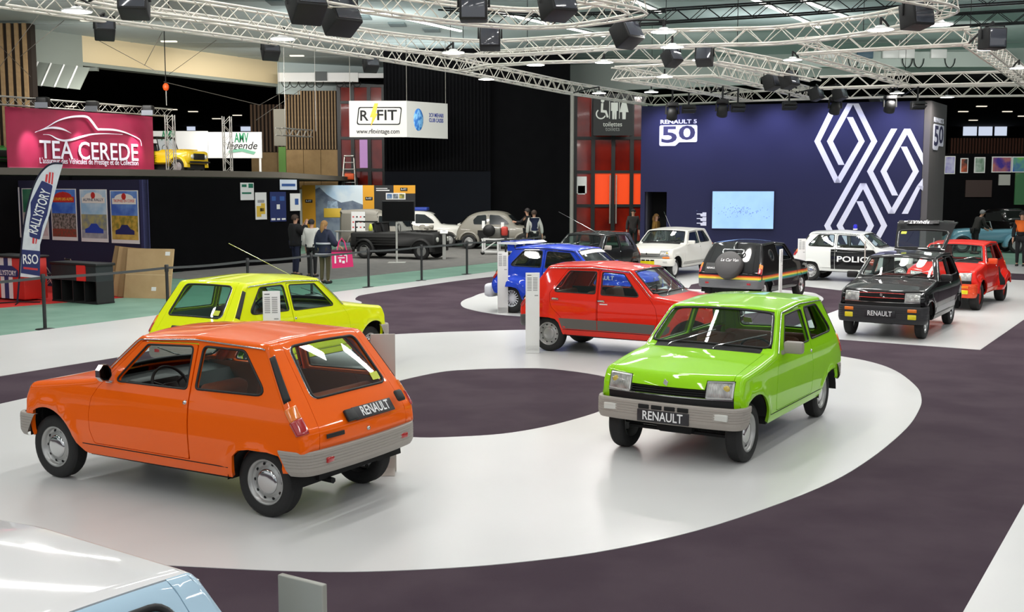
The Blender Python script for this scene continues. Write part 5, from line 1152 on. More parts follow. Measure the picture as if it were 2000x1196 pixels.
# ================================================================== raised gallery with the insurance stand
ga = struct(slab('floor', [(-14.6, 30.5), (-11.5, 33.4), (-8.1, 39.2), (-7.9, 57.2), (-30, 57.2), (-22, 33)], 2.93, 3.13, mat('gallery_grey', (104, 98, 88), .8)))
def btruss(lab, a, b, m=M_TALU, s=.3): return truss(lab, [a, b], None, s, m, 'silver trusses of the gallery stands', .32, rc=.022, rb=.010)
tL, tR = Vector((-18.1, 40, 0)), Vector((-14.63, 45.6, 0)); tdir = (tR-tL).normalized(); tn_ = Vector((tdir.y, -tdir.x, 0))
zt = at(22, 205, 40).z
btruss('silver truss above the maroon TEA CEREDE banner', tuple(tL-tdir*1.2+Vector((0, 0, zt))), tuple(tR+tdir*.9+Vector((0, 0, zt))))
btruss('silver upright truss tower between the maroon banner and the yellow car', (at(333, 345, 44).x, 44, 3.13), (at(333, 345, 44).x, 44, 5.45))
btruss('silver upright truss tower right of the yellow car', (at(444, 345, 45).x, 45, 3.13), (at(444, 345, 45).x, 45, 5.45))
bt_ = btruss('short silver truss hanging right of the white AMV panel', tuple(at(545, 264, 47)), tuple(at(605, 268, 50)))
for k in (.5, 3.0): MB().bar((k*.36, k*.9, .3), (k*.36, k*.9, 9.0-bt_.location.z), .012, 5).build('hanger', M_TALU, bt_)
bn = thing('banner', 'maroon banner with white car outline and TEA CEREDE lettering', 'banner', tuple(tL+Vector((0, 0, 0))), math.atan2(tdir.y, tdir.x)); BLn = (tR-tL).length; zb = at(22, 326, 40).z
cl_ = []
for i in range(41):
    u = BLn*i/40; yy = .05*math.sin(u*2.1)+.02*math.sin(u*5.3+1); cl_.append([(u, yy, zb+(zt-.05-zb)*k/8+0) for k in range(9)])
bm_ = MB(); bm_.grid(cl_, True); bm_.grid([[(x, y+.02, z) for x, y, z in r] for r in cl_], True)
bm_.build('cloth', mat('maroon_cloth', (150, 26, 66), .6, noise=(2, (140, 22, 60), .3, .7)), bn)
def bpt(px, py): p = plane_hit(px, py, tL, tn_); return ((p-tL).dot(tdir), p.z)
c6_ = lambda x, y: bpt(x*.17, 150+y*.17)
for ln, r0 in (([(385, 640), (520, 580), (640, 510), (760, 470), (880, 455), (980, 462), (1040, 520), (1100, 600), (1140, 605), (1280, 610), (1400, 635), (1500, 675), (1590, 725), (1608, 795)], .045), ([(400, 632), (540, 590), (640, 590), (720, 610), (800, 650)], .04), ([(480, 665), (560, 672), (640, 715), (720, 735), (820, 720), (920, 690), (1040, 662), (1200, 655), (1390, 665)], .04)):
    pts = [c6_(x, y) for x, y in ln]; pts = [p[:2] for p in smooth_open([(u, z, 0) for u, z in pts], 4)]
    L_ = []; R_ = []
    for i, (u, z) in enumerate(pts):
        a_, b_ = pts[max(0, i-1)], pts[min(len(pts)-1, i+1)]; t_ = Vector((b_[0]-a_[0], b_[1]-a_[1])).normalized(); w_ = r0*math.sin(PI*min(max(i/(len(pts)-1), .06), .94)); L_.append((u-t_.y*w_, z+t_.x*w_)); R_.append((u+t_.y*w_, z-t_.x*w_))
    MB().prism(L_+R_[::-1], -.10, -.08).build('car_outline', M_LOGO, bn)
u0, z0 = c6_(440, 860); u1, z1 = c6_(1570, 870); text('TEA CEREDE', .95, M_LOGO, bn, facing(((u0+u1)/2, -.09, (z0+z1)/2), 0, -1), depth=.006, bold=.008, width=u1-u0)
u0, z0 = c6_(440, 975); u1, z1 = c6_(1570, 985); text("L'assureur des Véhicules de Prestige et de Collection", .30, M_LOGO, bn, facing(((u0+u1)/2, -.09, (z0+z1)/2), 0, -1), depth=.006, width=u1-u0)
MB().box((0, -.07, zb-.06), (BLn, .03, zb)).build('hem_bar', mat('hem_pink', (190, 90, 120), .5), bn)
for k, u in enumerate((.9, 3.0, 5.6)):
    p = tL+tdir*u+tn_*.9+Vector((0, 0, zt+.15)); t = thing('banner_spotlight', 'black spotlight washing the maroon banner, '+['left one', 'middle one', 'right one'][k], 'spotlight', tuple(p), 0, 'spotlights over the maroon banner')
    MB().rbox((-.2, -.2, -.15), (.2, .2, .15), .05).build('housing', M_LAMPB, t); MB().box((-.2, -.25, -.25), (.25, -.2, -.05)).build('barn_door', mat('barn_grey', (110, 114, 122), .4), t); MB().bar(Vector((0, 0, .1)), -tn_*.9+Vector((0, 0, .1)), .025).build('arm', M_LAMPB, t)
    l = bpy.data.lights.new('banner_spot', 'SPOT'); l.energy = 420; l.spot_size = deg(34); l.spot_blend = .8; l.color = (1, .85, .95); l.shadow_soft_size = .08
    lo = bpy.data.objects.new('banner_spot', l); COL.objects.link(lo); lo.location = p+Vector((0, 0, -.2))+tn_*.25; tgt = tL+tdir*u+Vector((0, 0, zb+.75)); lo.rotation_euler = (tgt-lo.location).to_track_quat('-Z', 'Y').to_euler()
# white AMV panel
aY = 52; ap = thing('exhibitor_panel', 'white hanging panel with green AMV and script lettering behind the yellow car', 'sign', (X(516, aY), aY, 0)); ax = lambda px: X(px, aY)-X(516, aY)
MB().box((ax(298), 0, Zp(309, aY)), (ax(412), .1, Zp(256, aY))).build('panel', M_WHITE, ap); MB().box((ax(412)+.01, 0, Zp(309, aY)), (0, .1, Zp(258, aY))).build('panel', M_WHITE, ap)
M_AMV = mat('amv_green', (20, 130, 84), .6)
text('AMV', .62, M_AMV, ap, facing((ax(477), -.005, Zp(270, aY)), 0, -1), depth=.01, bold=.02, width=.66); text('légende', .50, M_DARK, ap, facing((ax(478), -.005, Zp(285, aY)), 0, -1), depth=.01, shear=.3, width=1.42)
MB().prism([(ax(452), Zp(294, aY)), (ax(478), Zp(290, aY)), (ax(504), Zp(297, aY)), (ax(500), Zp(302, aY)), (ax(478), Zp(296, aY)), (ax(452), Zp(299, aY))], -.02, 0).build('swoosh', mat('amv_pale', (120, 180, 150), .6), ap)
text('AMV', .62, M_AMV, ap, facing((ax(336), -.005, Zp(266, aY)), 0, -1), depth=.01, bold=.02, width=.66)
MB().box((ax(312), .02, 3.13), (ax(318), .08, Zp(309, aY))).build('post', M_WHITE, ap); MB().box((ax(510), .02, 3.13), (ax(514), .08, Zp(309, aY))).build('post', M_WHITE, ap)
area_light('panel_lamp', (X(400, 51), 51, Zp(250, 51)), .5, 14, (1, 1, 1))
for lab, (x0, y0, x1, y1), Y, m in (('grey hanging board beside the oak slat column', (540, 213, 563, 285), 54, mat('board_grey', (128, 124, 112), .7)), ('green banner stand on the gallery', (548, 287, 562, 346), 53, mat('banner_green', (70, 110, 40), .7)), ('bright window pane glowing in the dark hall, left one', (372, 234, 388, 255), 99.9, mat('window_glow', (210, 220, 240), .5, emit=.9)), ('bright window pane glowing in the dark hall, right one', (476, 240, 500, 256), 99.9, mat('window_glow', (210, 220, 240), .5, emit=.9))):
    hb2 = MB().box((X(x0, Y), Y, Zp(y1, Y)), (X(x1, Y), Y+.08, Zp(y0, Y)))
    if y0 == 213: hb2.bar((X((x0+x1)/2, Y), Y+.04, Zp(y0, Y)), (X((x0+x1)/2, Y), Y+.04, 9.0), .012, 5)
    o = hb2.build('hanging_board' if Y < 80 else 'far_window', m); tag(o, lab, 'panel' if Y < 80 else 'window')
hk = thing('chain_hoist', 'orange chain hoist hanging below the cream panel', 'hoist', tuple(at(324, 170, 46))); MB().sphere((0, 0, 0), (.13, .12, .16)).build('motor', mat('hoist_orange', (226, 84, 20), .5), hk); MB().bar((0, 0, .1), (0, 0, 2.4), .02, 5).build('chain', M_DARK, hk); MB().bar((0, 0, -.1), (0, 0, -.75), .02, 5).build('hook_chain', M_ALU, hk)
# ================================================================== hanging two-sided banner
hb = thing('hanging_banner', 'white hanging banner with R FIT and a yellow lightning bolt', 'banner', (0, 48, 0)); H0, H1 = Zp(268, 48), Zp(197, 48)
MB().box((X(686, 48), 0, H0), (X(797, 48), .03, H1)).build('cloth', mat('banner_white', (196, 196, 192), .7), hb)
bd_ = MB(); o_ = rounded([(X(700, 48), Zp(244, 48)), (X(784, 48), Zp(244, 48)), (X(788, 48), Zp(209, 48)), (X(704, 48), Zp(209, 48))], .1, 4); i_ = rounded([(X(702, 48), Zp(242, 48)), (X(782.5, 48), Zp(242, 48)), (X(786, 48), Zp(211, 48)), (X(706, 48), Zp(211, 48))], .1, 4); n_ = len(o_)
bd_.add([(u, -.01, z) for u, z in o_]+[(u, -.01, z) for u, z in i_]+[(u, 0, z) for u, z in o_]+[(u, 0, z) for u, z in i_], [(k, (k+1) % n_, n_+(k+1) % n_, n_+k) for k in range(n_)]+[(k, (k+1) % n_, 2*n_+(k+1) % n_, 2*n_+k) for k in range(n_)]); bd_.build('border', M_DARK, hb)
text('R', .62, M_DARK, hb, facing((X(714, 48), -.005, Zp(227, 48)), 0, -1), depth=.008, bold=.015); text('FIT', .62, M_DARK, hb, facing((X(759, 48), -.005, Zp(226, 48)), 0, -1), depth=.008, bold=.015, width=.85)
MB().prism([(X(735, 48), Zp(202, 48)), (X(742, 48), Zp(202, 48)), (X(737, 48), Zp(222, 48)), (X(741, 48), Zp(222, 48)), (X(727, 48), Zp(248, 48)), (X(731, 48), Zp(229, 48)), (X(726, 48), Zp(229, 48))], -.02, 0).build('lightning_bolt', mat('bolt_yellow', (232, 170, 30), .5), hb)
text('www.rfitvintage.com', .28, M_DARK, hb, facing((X(741, 48), -.005, Zp(257, 48)), 0, -1), depth=.008, bold=.008, width=1.85)
e0, e1 = Vector((X(797, 48), 0, 0)), Vector((X(875, 49.6), 1.6, 0)); ed = (e1-e0).normalized(); en = Vector((ed.y, -ed.x, 0)); MB().prism([(e0.x, e0.y), (e1.x, e1.y), (e1.x+.02, e1.y+.03), (e0.x+.02, e0.y+.03)], H0, H1, 'xy').build('cloth', mat('banner_white', (196, 196, 192), .7), hb)
lg = MB().lathe([(0, .02), (.28, .02), (.30, 0)], 24).build('round_emblem', mat('emblem_blue', (40, 110, 190), .5, noise=(7, (120, 180, 230), .45, .55)), hb); lg.matrix_local = facing(e0+ed*(e1-e0).length*.28+en*.005+Vector((0, 0, (H0+H1)/2)), en.x, en.y) @ Matrix.Diagonal((.9, 1.6, 1, 1))
for s_, zz, m, sz_ in (('2CV MEHARI', .22, mat('emblem_ink', (40, 60, 140), .6), .24), ('CLUB CASSIS', .0, mat('emblem_ink', (40, 60, 140), .6), .24), ('cassis 2cv', -.45, mat('bolt_yellow', (232, 170, 30), .5), .12)): 
    if zz > -.4: text(s_, sz_, m, hb, facing(e0+ed*(e1-e0).length*.72+en*.006+Vector((0, 0, (H0+H1)/2+zz)), en.x, en.y), depth=.006, bold=.01, width=.82)
for u in (X(688, 48), X(797, 48), X(872, 49.5)): MB().bar((u, 0 if u < -3 else 1.5, H1), (u, 0 if u < -3 else 1.5, 9.0), .012, 4).build('hanger', M_ALU, hb)
# stepladder
ld = thing('stepladder', 'tall aluminium stepladder in front of the red glass', 'ladder', (X(685, 54), 54, -.012))
for sx_ in (-1, 1):
    for sy in (-1, 1): MB().tube([(sx_*.52, sy*.9, 0), (sx_*.22, 0, 4.15)], .035, 5).build('rail', M_ALU, ld)
for i in range(12):
    t = (i+1)/13; MB().box((-.52+.3*t, -.9+.9*t-.04, 4.15*t-.015), (.52-.3*t, -.9+.9*t+.04, 4.15*t+.015)).build('rung', M_ALU, ld)
MB().rbox((-.25, -.15, 4.1), (.25, .15, 4.18), .02).build('cap', M_ALU, ld); MB().rbox((-.2, -.3, 3.0), (.25, -.1, 3.3), .03).build('tool_tray', mat('tray_orange', (230, 90, 30), .5), ld)
# yellow parts stand
ys = thing('stand_backdrop', 'yellow and black parts stand backdrop with a mountain picture', 'backdrop', (0, 50.2, 0)); yz = lambda py: Zp(py, 50.2); yx = lambda px: X(px, 50.2)
M_YP = mat('stand_yellow', (222, 158, 30), .6)
for x0, x1, m in ((592, 618, M_YP), (710, 732, M_YP), (732, 770, M_BLK)): MB().box((yx(x0), 0, 0), (yx(x1), .06, yz(362))).build('panel', m, ys)
MB().box((yx(585), .02, 0), (yx(592), .08, yz(370))).build('panel', M_WHITE, ys); MB().box((yx(770), 0, yz(378)), (yx(812), .06, yz(362))).build('panel', M_YP, ys); MB().box((yx(766), .01, 0), (yx(812), .07, yz(378))).build('panel', M_BLK, ys)
pm = MB().box((yx(618), 0, 0), (yx(710), .06, yz(362))).build('picture_panel', poster_m('sky5', (170, 200, 226), (214, 226, 234), .8), ys)
MB().prism([(yx(618), 0), (yx(618), yz(370)), (yx(626), yz(366)), (yx(640), yz(380)), (yx(652), yz(388)), (yx(668), yz(396)), (yx(690), yz(392)), (yx(710), yz(400)), (yx(710), 0)], -.01, 0).build('printed_mountain', poster_m('mount', (92, 104, 124), (124, 136, 150), 2), pm)
MB().rbox((yx(634), -.03, yz(425)), (yx(668), -.01, yz(407)), .1 if False else .008).build('printed_car', mat('print_yellowcar', (216, 180, 60), .6), pm); MB().prism([(yx(640), yz(407)), (yx(662), yz(407)), (yx(660), yz(393)), (yx(642), yz(393))], -.03, -.01).build('printed_windscreen', poster_m('pale2', (170, 190, 210), (120, 140, 160), 5), pm)
for px, py in ((605, 393), (722, 388), (790, 370)):
    e_ = MB().rbox((yx(px-7), -.02, yz(py+3.2)), (yx(px+7), 0, yz(py-3.2)), .008).build('logo_plate', M_DARK, ys); text('R-FIT', .12, M_WHITE, e_, facing((yx(px), -.0205, yz(py)), 0, -1), depth=.001, bold=.01, width=.24)
for k in range(3): MB().box((yx(757+k*12), -.04, yz(388)), (yx(767+k*12), -.02, yz(379))).build('photo_print', [poster_m('ph1', (60, 100, 150), (120, 140, 160), 9), poster_m('ph2', (140, 150, 160), (90, 100, 110), 9), poster_m('ph3', (190, 170, 70), (90, 100, 60), 9)][k], ys)
MB().box((yx(755), -.02, yz(390)), (yx(793), 0, yz(377))).build('photo_frame', M_WHITE, ys); MB().box((yx(736), -.015, yz(373)), (yx(762), 0, yz(371))).build('print_line', M_WHITE, ys); MB().box((yx(736), -.015, yz(369)), (yx(758), 0, yz(367.5))).build('print_line', M_WHITE, ys)
# television on a pole
tv = atz(775, 513, 0); t = thing('television', 'black television screen on a white pole in front of the black open car', 'television', (tv.x, tv.y, -.012)); tz = lambda py: at(775, py, tv.y).z; tx = lambda px: at(px, 412, tv.y).x-tv.x
MB().rbox((tx(746), -.04, tz(432)), (tx(810), .04, tz(392)), .015).build('frame', M_BLK, t); MB().box((tx(747.5), -.045, tz(430.5)), (tx(808.5), -.04, tz(393.5))).build('screen', mat('tv_glass', (5, 5, 6), .35, spec=.15), t); MB().bar((0, 0, .02), (0, .05, tz(415)), .035, 8).build('pole', mat('pole_white', (196, 196, 190), .4), t); MB().rbox((-.3, -.25, 0), (.3, .25, .02), .008).build('base_plate', mat('pole_white', (196, 196, 190), .4), t)
# brochure table
q = atz(715, 500, 0); bt = thing('table', 'white table with leaflets behind the woman with the pink bag', 'table', (q.x-.3, q.y+.4, -.012)); MB().rbox((-.9, -.35, .92), (.9, .35, .96), .01).build('top', M_ALU, bt)
for sx_ in (-.8, -.1, .8):
    for sy in (-.3, .3): MB().box((sx_-.03, sy-.03, 0), (sx_+.03, sy+.03, .92)).build('leg', mat('pole_white', (196, 196, 190), .4), bt)
ls = thing('leaflet_stand', 'white leaflet board with small red marks on the table', 'leaflet stand', (q.x-.35, q.y+.35, .95)); MB().box((-.25, -.02, 0), (.28, .02, .72), Matrix.Rotation(-.1, 4, 'X')).build('board', M_WHITE, ls); rr = random.Random(8)
for i in range(12): x, z = -.2+.14*(i % 4), .1+.2*(i//4); MB().box((x, -.026, z), (x+.06, -.02, z+.05), Matrix.Rotation(-.1, 4, 'X')).build('print', [M_FRED, M_DARK][i % 2], ls)
for i, (dx, c) in enumerate(((.45, (200, 210, 60)), (.62, (210, 212, 220)), (.8, (190, 200, 90)))):
    o = MB().lathe([(0, 0), (.07, 0), (.08, .12), (.05, .2), (.03, .26), (0, .26)], 10).build('bottle', mat('bottle_%d' % i, c, .4), None, (q.x-.3+dx, q.y+.3, .95)); tag(o, ['squat yellow bottle on the table, left', 'tall white bottle on the table', 'squat green bottle on the table, right'][i], 'bottle', 'bottles on the table')
# ================================================================== right background
for i, (x0, y0, x1, y1, m, lab) in enumerate([(1838, 305, 1859, 340, poster_m('r1', (120, 110, 190), (200, 200, 220), 1.2), 'tall violet picture on the far dark wall, beside the return panel'), (1869, 309, 1884, 338, poster_m('r2', (40, 30, 30), (200, 90, 50), 1.6), 'small dark picture with orange glow on the far wall'), (1896, 307, 1917, 338, poster_m('r3', (190, 200, 196), (80, 120, 90), 1.2), 'pale green landscape picture on the far wall'), (1930, 306, 1968, 337, poster_m('r4', (220, 130, 40), (60, 40, 140), .9), 'wide orange and blue picture on the far wall'), (1969, 306, 2004, 337, poster_m('r5', (40, 70, 190), (120, 190, 90), .8), 'wide blue and green picture at the right edge')]):
    Y = 60.13; t = thing('framed_picture', lab, 'picture', (X((x0+x1)/2, Y), Y, 0), 0, 'pictures on the far wall'); w = X(x1, Y)-X(x0, Y)
    MB().box((-w/2, 0, Zp(y1, Y)), (w/2, .06, Zp(y0, Y))).build('frame', M_WHITE, t); MB().box((-w/2+.05, -.02, Zp(y1, Y)+.05), (w/2-.05, 0, Zp(y0, Y)-.05)).build('print', m, t); m.node_tree.nodes['Principled BSDF'].inputs['Emission Strength'].default_value = 0
fw = thing('partition_wall', 'black partition wall carrying a row of pictures at the far right', 'wall', (X(1838, 60.2), 60.2, 0)); MB().box((-.5, 0, 0), (8, .2, Zp(300, 60.2))).build('panel', M_BLACK, fw)
for lab, (x0, y0, x1, y1), Y, m in (('dark brown board on the far black partition', (1881, 352, 1932, 385), 60.11, mat('board_brown', (58, 42, 38), .7)), ('small white notice with a black dot on the far partition', (1945, 341, 1967, 362), 60.11, mat('notice_grey', (170, 170, 164), .7)), ('large round green poster at the right edge', (1977, 338, 2006, 400), 60.11, poster_m('r6', (60, 110, 70), (150, 170, 120), .6)), ('bright far window, left of three', (1872, 243, 1898, 265), 99.9, mat('window_glow', (210, 220, 240), .5, emit=.9)), ('bright far window, middle of three', (1902, 243, 1928, 265), 99.9, MATS['window_glow']), ('bright far window, right of three', (1933, 242, 1956, 265), 99.9, MATS['window_glow']), ('low strip of far windows above the pictures', (1870, 297, 1950, 302), 99.9, MATS['window_glow'])):
    o = MB().box((X(x0, Y), Y, Zp(y1, Y)), (X(x1, Y), Y+.08, Zp(y0, Y))).build('wall_board' if Y < 80 else 'far_window', m); tag(o, lab, 'panel' if Y < 80 else 'window')
for i, (px, py) in enumerate([(1838, 470), (1900, 472), (1972, 470)]):
    p = atz(px, 488, 0); t = thing('barrier_post', 'grey rope post in front of the blue vintage car, '+['left', 'middle', 'right'][i], 'barrier post', (p.x, p.y, -.012), 0, 'rope posts at the right'); MB().lathe([(.16, 0), (.15, .02), (.02, .03), (.02, .95), (.035, .97), (0, 1.0)], 12).build('pole', M_ALU, t)
# ================================================================== the display cars
SH3 = get_shape(); SH5 = get_shape(five=True)

ORANGE = paint('orange', (246, 100, 0)); LIME = paint('lime', (228, 240, 0)); GREEN = paint('green', (150, 216, 16)); RED = paint('red', (222, 36, 12))
blacktrim = mat('cabin_black', (24, 24, 25), .7)
build_car('hatchback_car', 'bright orange hatchback with chrome mirror and dark RENAULT plate seen from behind, nearest car', (-1.5891, 8.8814, 2.6179), ORANGE, SH3, dict(mirror='round', mirrors=(1, -1), open_windows=True, cabin=mat('cabin_rust', (128, 62, 36), .7), seat=mat('seat_rust', (150, 70, 38), .75)))
build_car('hatchback_car', 'lime yellow hatchback standing behind the orange one beside the barrier', (-3.828, 14.1, 1.052), LIME, SH3, dict(cabin=mat('cabin_sage', (112, 132, 126), .8), glass=glass_mat('green_glass', (.62, .82, .76), 1), antenna=(-.3, (-.65, .5, .45))))
build_car('hatchback_car', 'apple green hatchback with front RENAULT plate facing the viewer', (2.9175, 12.4862, 4.1565), GREEN, SH3, dict(fplate=True, cabin=mat('cabin_tan', (120, 86, 60), .7)))
def side_patch(root, sh, poly, m, sides=(1, -1), off=.005, name='side_cladding', thick=.01, parent=None):
    for sg in sides: obj(name, Skin().patch(poly, [], sh.side(sg), .08, thick, off, -sg).mesh(name), m, parent or root)
def top_patch(root, sh, poly, m, name, off=.004): return obj(name, Skin().patch(poly, [], sh.T, .08, 0, off, -1).mesh(name), m, root)
def decal_side(parent, sh, s, size, m, x, z, sg, w, name='lettering', **kw):   # lettering on the flank
    p = on_side(sh, x, z, sg, .004); e = .05; n = Vector((-(sh.f(x+e, z)-sh.f(x-e, z))/(2*e), 1, -(sh.f(x, z+e)-sh.f(x, z-e))/(2*e))); n.y *= 1
    return text(s, size, m, parent, facing(p, n.x, sg*n.y, n.z), name=name, depth=.001, width=w, **kw)
M_CLAD = mat('cladding_grey', (92, 88, 84), .5)
M_ALLOY = mat('alloy_silver', (200, 200, 200), .25, .8)
# red five-door
r5 = build_car('hatchback_car', 'red five-door hatchback with grey lower side cladding behind the white pylon', (.88, 17.722, 5.761), RED, SH5, dict(bump=M_DBUMP, rim='cap', cabin=blacktrim, vent=False, mirrors=(), badge='RENAULT 5 GTL'))
for pl_ in ([(.30, .392), (.885, .392), (.885, .545), (.235, .548), (.27, .47)], [(.897, .392), (1.80, .392), (1.84, .53), (.897, .545)], [(1.86, .392), (1.99, .392), (2.06, .44), (2.08, .52), (1.885, .53)], [(-.40, .50), (-.30, .545), (-.22, .552), (-.24, .57), (-.42, .57)]): side_patch(r5, SH5, pl_, M_CLAD)
for sg in (-1,): MB().box((.93, sg*(SH5.f(.95, .80)+.002), .79), (1.06, sg*(SH5.f(.95, .80)+.004), .805)).build('door_decal', M_WHITE, r5)
# blue rally car
SHW = get_shape(wide=.115)
BLUE = paint('rally_blue', (28, 66, 196)); M_DECW = mat('decal_white', (232, 234, 240), .4)
bl = build_car('rally_car', 'blue rally hatchback with white wheels and big roof spoiler', (.36, 23.2, -.529), BLUE, SHW, dict(bump=M_DECW, rim='slots', rimmat=M_DECW, cabin=blacktrim, seat=blacktrim, tyre=(.30, .20), chrome=False, glass=glass_mat('smoked_glass', (.34, .30, .22), 1), vent=False, mirrors=(1, -1), mirrormat=BLUE, rail=M_BLK, badge='RENAULT', sticker=False))
sp_ = MB().prism([(-.42, 1.43), (-.40, 1.40), (.02, 1.395), (.10, 1.41), (.02, 1.45)], -.60, .60).build('roof_spoiler', M_DECW, bl)
for y in (-.55, -.2, .2, .55): MB().box((-.2, y-.01, 1.26), (-.04, y+.01, 1.41)).build('spoiler_strut', BLUE, sp_)
for y0 in (-.5, -.1, .3): MB().box((-.40, y0, 1.4485), (.0, y0+.2, 1.452)).build('spoiler_stripe', BLUE, sp_)
text('elf', .16, M_DECW, bl, facing((-.435, 0, 1.36), -1, 0), depth=.004, bold=.02)
K_ = car_keys(SHW)
top_patch(bl, SHW, strip_poly(SHW, K_['wt']-.10, K_['wt']+.0, lambda q: -SHW.iz(SHW.YE, q)+.04, lambda q: SHW.iz(SHW.YE, q)-.04, 4), M_DECW, 'sun_strip', .004)
text('RENAULT elf', .17, M_DECW, bl, facing((.55, -.15, 1.412), -.02, 0, 1, up=(0, 1, 0)), depth=.002, bold=.01, width=.95)
for sg in (1, -1):
    decal_side(bl, SHW, 'elf', .22, M_DECW, 1.3, .72, sg, .34, bold=.02); decal_side(bl, SHW, 'RENAULT', .11, M_DECW, 2.05, .80, sg, .5, bold=.015)
side_patch(bl, SHW, [(.4, .40), (1.9, .40), (1.9, .47), (.4, .47)], M_DECW, name='side_stripe', off=.003, thick=0)
ap_ = MB().rbox((-.68, -.74, .30), (-.46, .74, .58), .07).build('rear_apron', M_DECW, bl); MB().rbox((-.70, -.30, .36), (-.66, .30, .50), .01).build('apron_grille', M_DARK, ap_)
for y in (-.5, .5): MB().rbox((-.695, y-.08, .50), (-.66, y+.08, .55), .01).build('apron_lamp', M_RED, ap_)
# dark car and white car at the back
DARK = paint('dark_bronze', (12, 12, 14)); CREAM = paint('white', (226, 224, 216))
dk = build_car('hatchback_car', 'glossy black hatchback behind the blue rally car', (2.768, 30.997, 4.12), DARK, SH3, dict(bump=M_DBUMP, cabin=blacktrim, seat=blacktrim, rim='spoke', rimmat=M_ALLOY, antenna=(.2, (.5, -.9, .55)), glass=glass_mat('teal_glass', (.55, .66, .62), 1)))
wh_ = build_car('hatchback_car', 'white rounded hatchback with amber indicators by the doorway of the violet wall', (5.35, 34.0, 4.175), CREAM, SH3, dict(bump=CREAM, cabin=blacktrim, seat=blacktrim, rim='cap', rimmat=mat('rim_white', (206, 206, 204), .4), vent=False, scale=(1.05, 1.06, 1.0), mirrormat=CREAM, chrome=False, badge_low=True, grille=mat('grille_pale', (170, 170, 164), .5), rail=CREAM, antenna=(0, (.5, .0, .5)), glass=glass_mat('teal_glass', (.55, .66, .62), 1)))
for sg in (1, -1): MB().rbox((2.80, sg*.56-.10, .575), (2.84, sg*.56+.10, .622), .01).build('indicator', M_AMB, wh_)
MB().box((2.905, -.26, .40), (2.91, .26, .50)).build('number_plate', M_YEL, wh_)
side_patch(wh_, SH3, [(.31, .39), (1.95, .39), (1.95, .45), (.31, .45)], mat('pale_cladding', (170, 168, 162), .5))
# black van with rainbow stripe
SHV = get_shape(van=True); BLACK = paint('black', (6, 6, 8))
vn = build_car('panel_van', 'black panel hatchback with rainbow stripe and Le Car Van spare wheel cover', (4.968, 24.37, .996), BLACK, SHV, dict(bump=mat('bumper_mid_grey', (104, 104, 106), .5), rim='spoke', rimmat=M_ALLOY, cabin=blacktrim, seat=blacktrim, tyre=(.285, .16), rplate=False, vent=False, chrome=False, mirrors=(), rail=M_BLK))
STR = [mat('stripe_'+n, c, .4) for n, c in (('red', (196, 60, 30)), ('orange', (230, 150, 40)), ('yellow', (236, 214, 70)), ('green', (70, 170, 110)), ('teal', (30, 120, 130)))]
for i, m in enumerate(STR):
    z0 = .668-.026*i; z1 = z0-.0255
    for x0, x1 in ((-.36, .699), (.712, 1.86), (1.885, 2.68)): side_patch(vn, SHV, [(x0, z1), (x1, z1+.0), (x1, z0), (x0, z0)], m, name='rainbow_stripe', off=.004, thick=0)
    q0, q1 = SHV.sz(z0-.0, False), SHV.sz(z1-.0, False)
    top_patch(vn, SHV, strip_poly(SHV, q0, q1, lambda q: -SHV.iz(SHV.YE, q)*.999, lambda q: SHV.iz(SHV.YE, q)*.999, 2), m, 'rainbow_stripe', .006)
    for sg in (1, -1):
        rows = [[SHV.F(q, a, sg, .005) for a in np.linspace(0, 1, 5)] for q in (q0, q1)]; MB().grid(rows, True).build('rainbow_stripe', m, vn)
swp = Vector(SHV.T(SHV.sz(.84, False), -.02)); swn = Vector((-.80, 0, .6)).normalized()
sw = MB().lathe([(0, .19), (.10, .19), (.27, .175), (.30, .15), (.305, 0), (0, 0)], 32).build('spare_wheel_cover', mat('cover_grey', (66, 64, 64), .6), vn); sw.matrix_local = facing(swp+swn*.01, -.88, 0, .48)
text('Le Car Van', .10, M_TXT, sw, Matrix.Translation((.04, .07, .1925)), depth=.001, shear=.2, width=.40)
rk = MB().tube([(-.235-(1.215-z)*.75, y, z) for y, z in rounded([(.22, 1.215), (-.26, 1.215), (-.26, 1.125), (.22, 1.125)], .04, 3)], .016, 6, closed=True).build('chrome_rack', M_CHR, vn); MB().tube([(-.06, -.02, 1.37), (-.20, -.02, 1.30), (-.24, -.02, 1.215)], .016, 6).build('chrome_bracket', M_CHR, vn)
pl = MB().rbox((-.15, -.13, -.01), (.15, .13, .008), .006).build('number_plate', M_BLK, vn); pl.matrix_local = facing(Vector(SHV.T(SHV.sz(.80, False), .40))+swn*.012, -.85, 0, .5); text('RENAULT', .06, M_TXT, pl, Matrix.Translation((0, 0, .0085)), depth=.001, bold=.012, width=.22)
for sg in (1, -1):
    po_ = MB().lathe([(.135, .0), (.135, .018), (.105, .018), (.10, .006), (0, .006)], 24).build('porthole', M_CHR if sg > 0 else M_BLK, vn); po_.matrix_local = facing(on_side(SHV, .33, 1.08, sg, .0), 0, sg, .33)
    pg = MB().lathe([(.10, .009), (0, .02)], 24).build('porthole_glass', mat('dark_glass', (30, 34, 38), .05), po_)
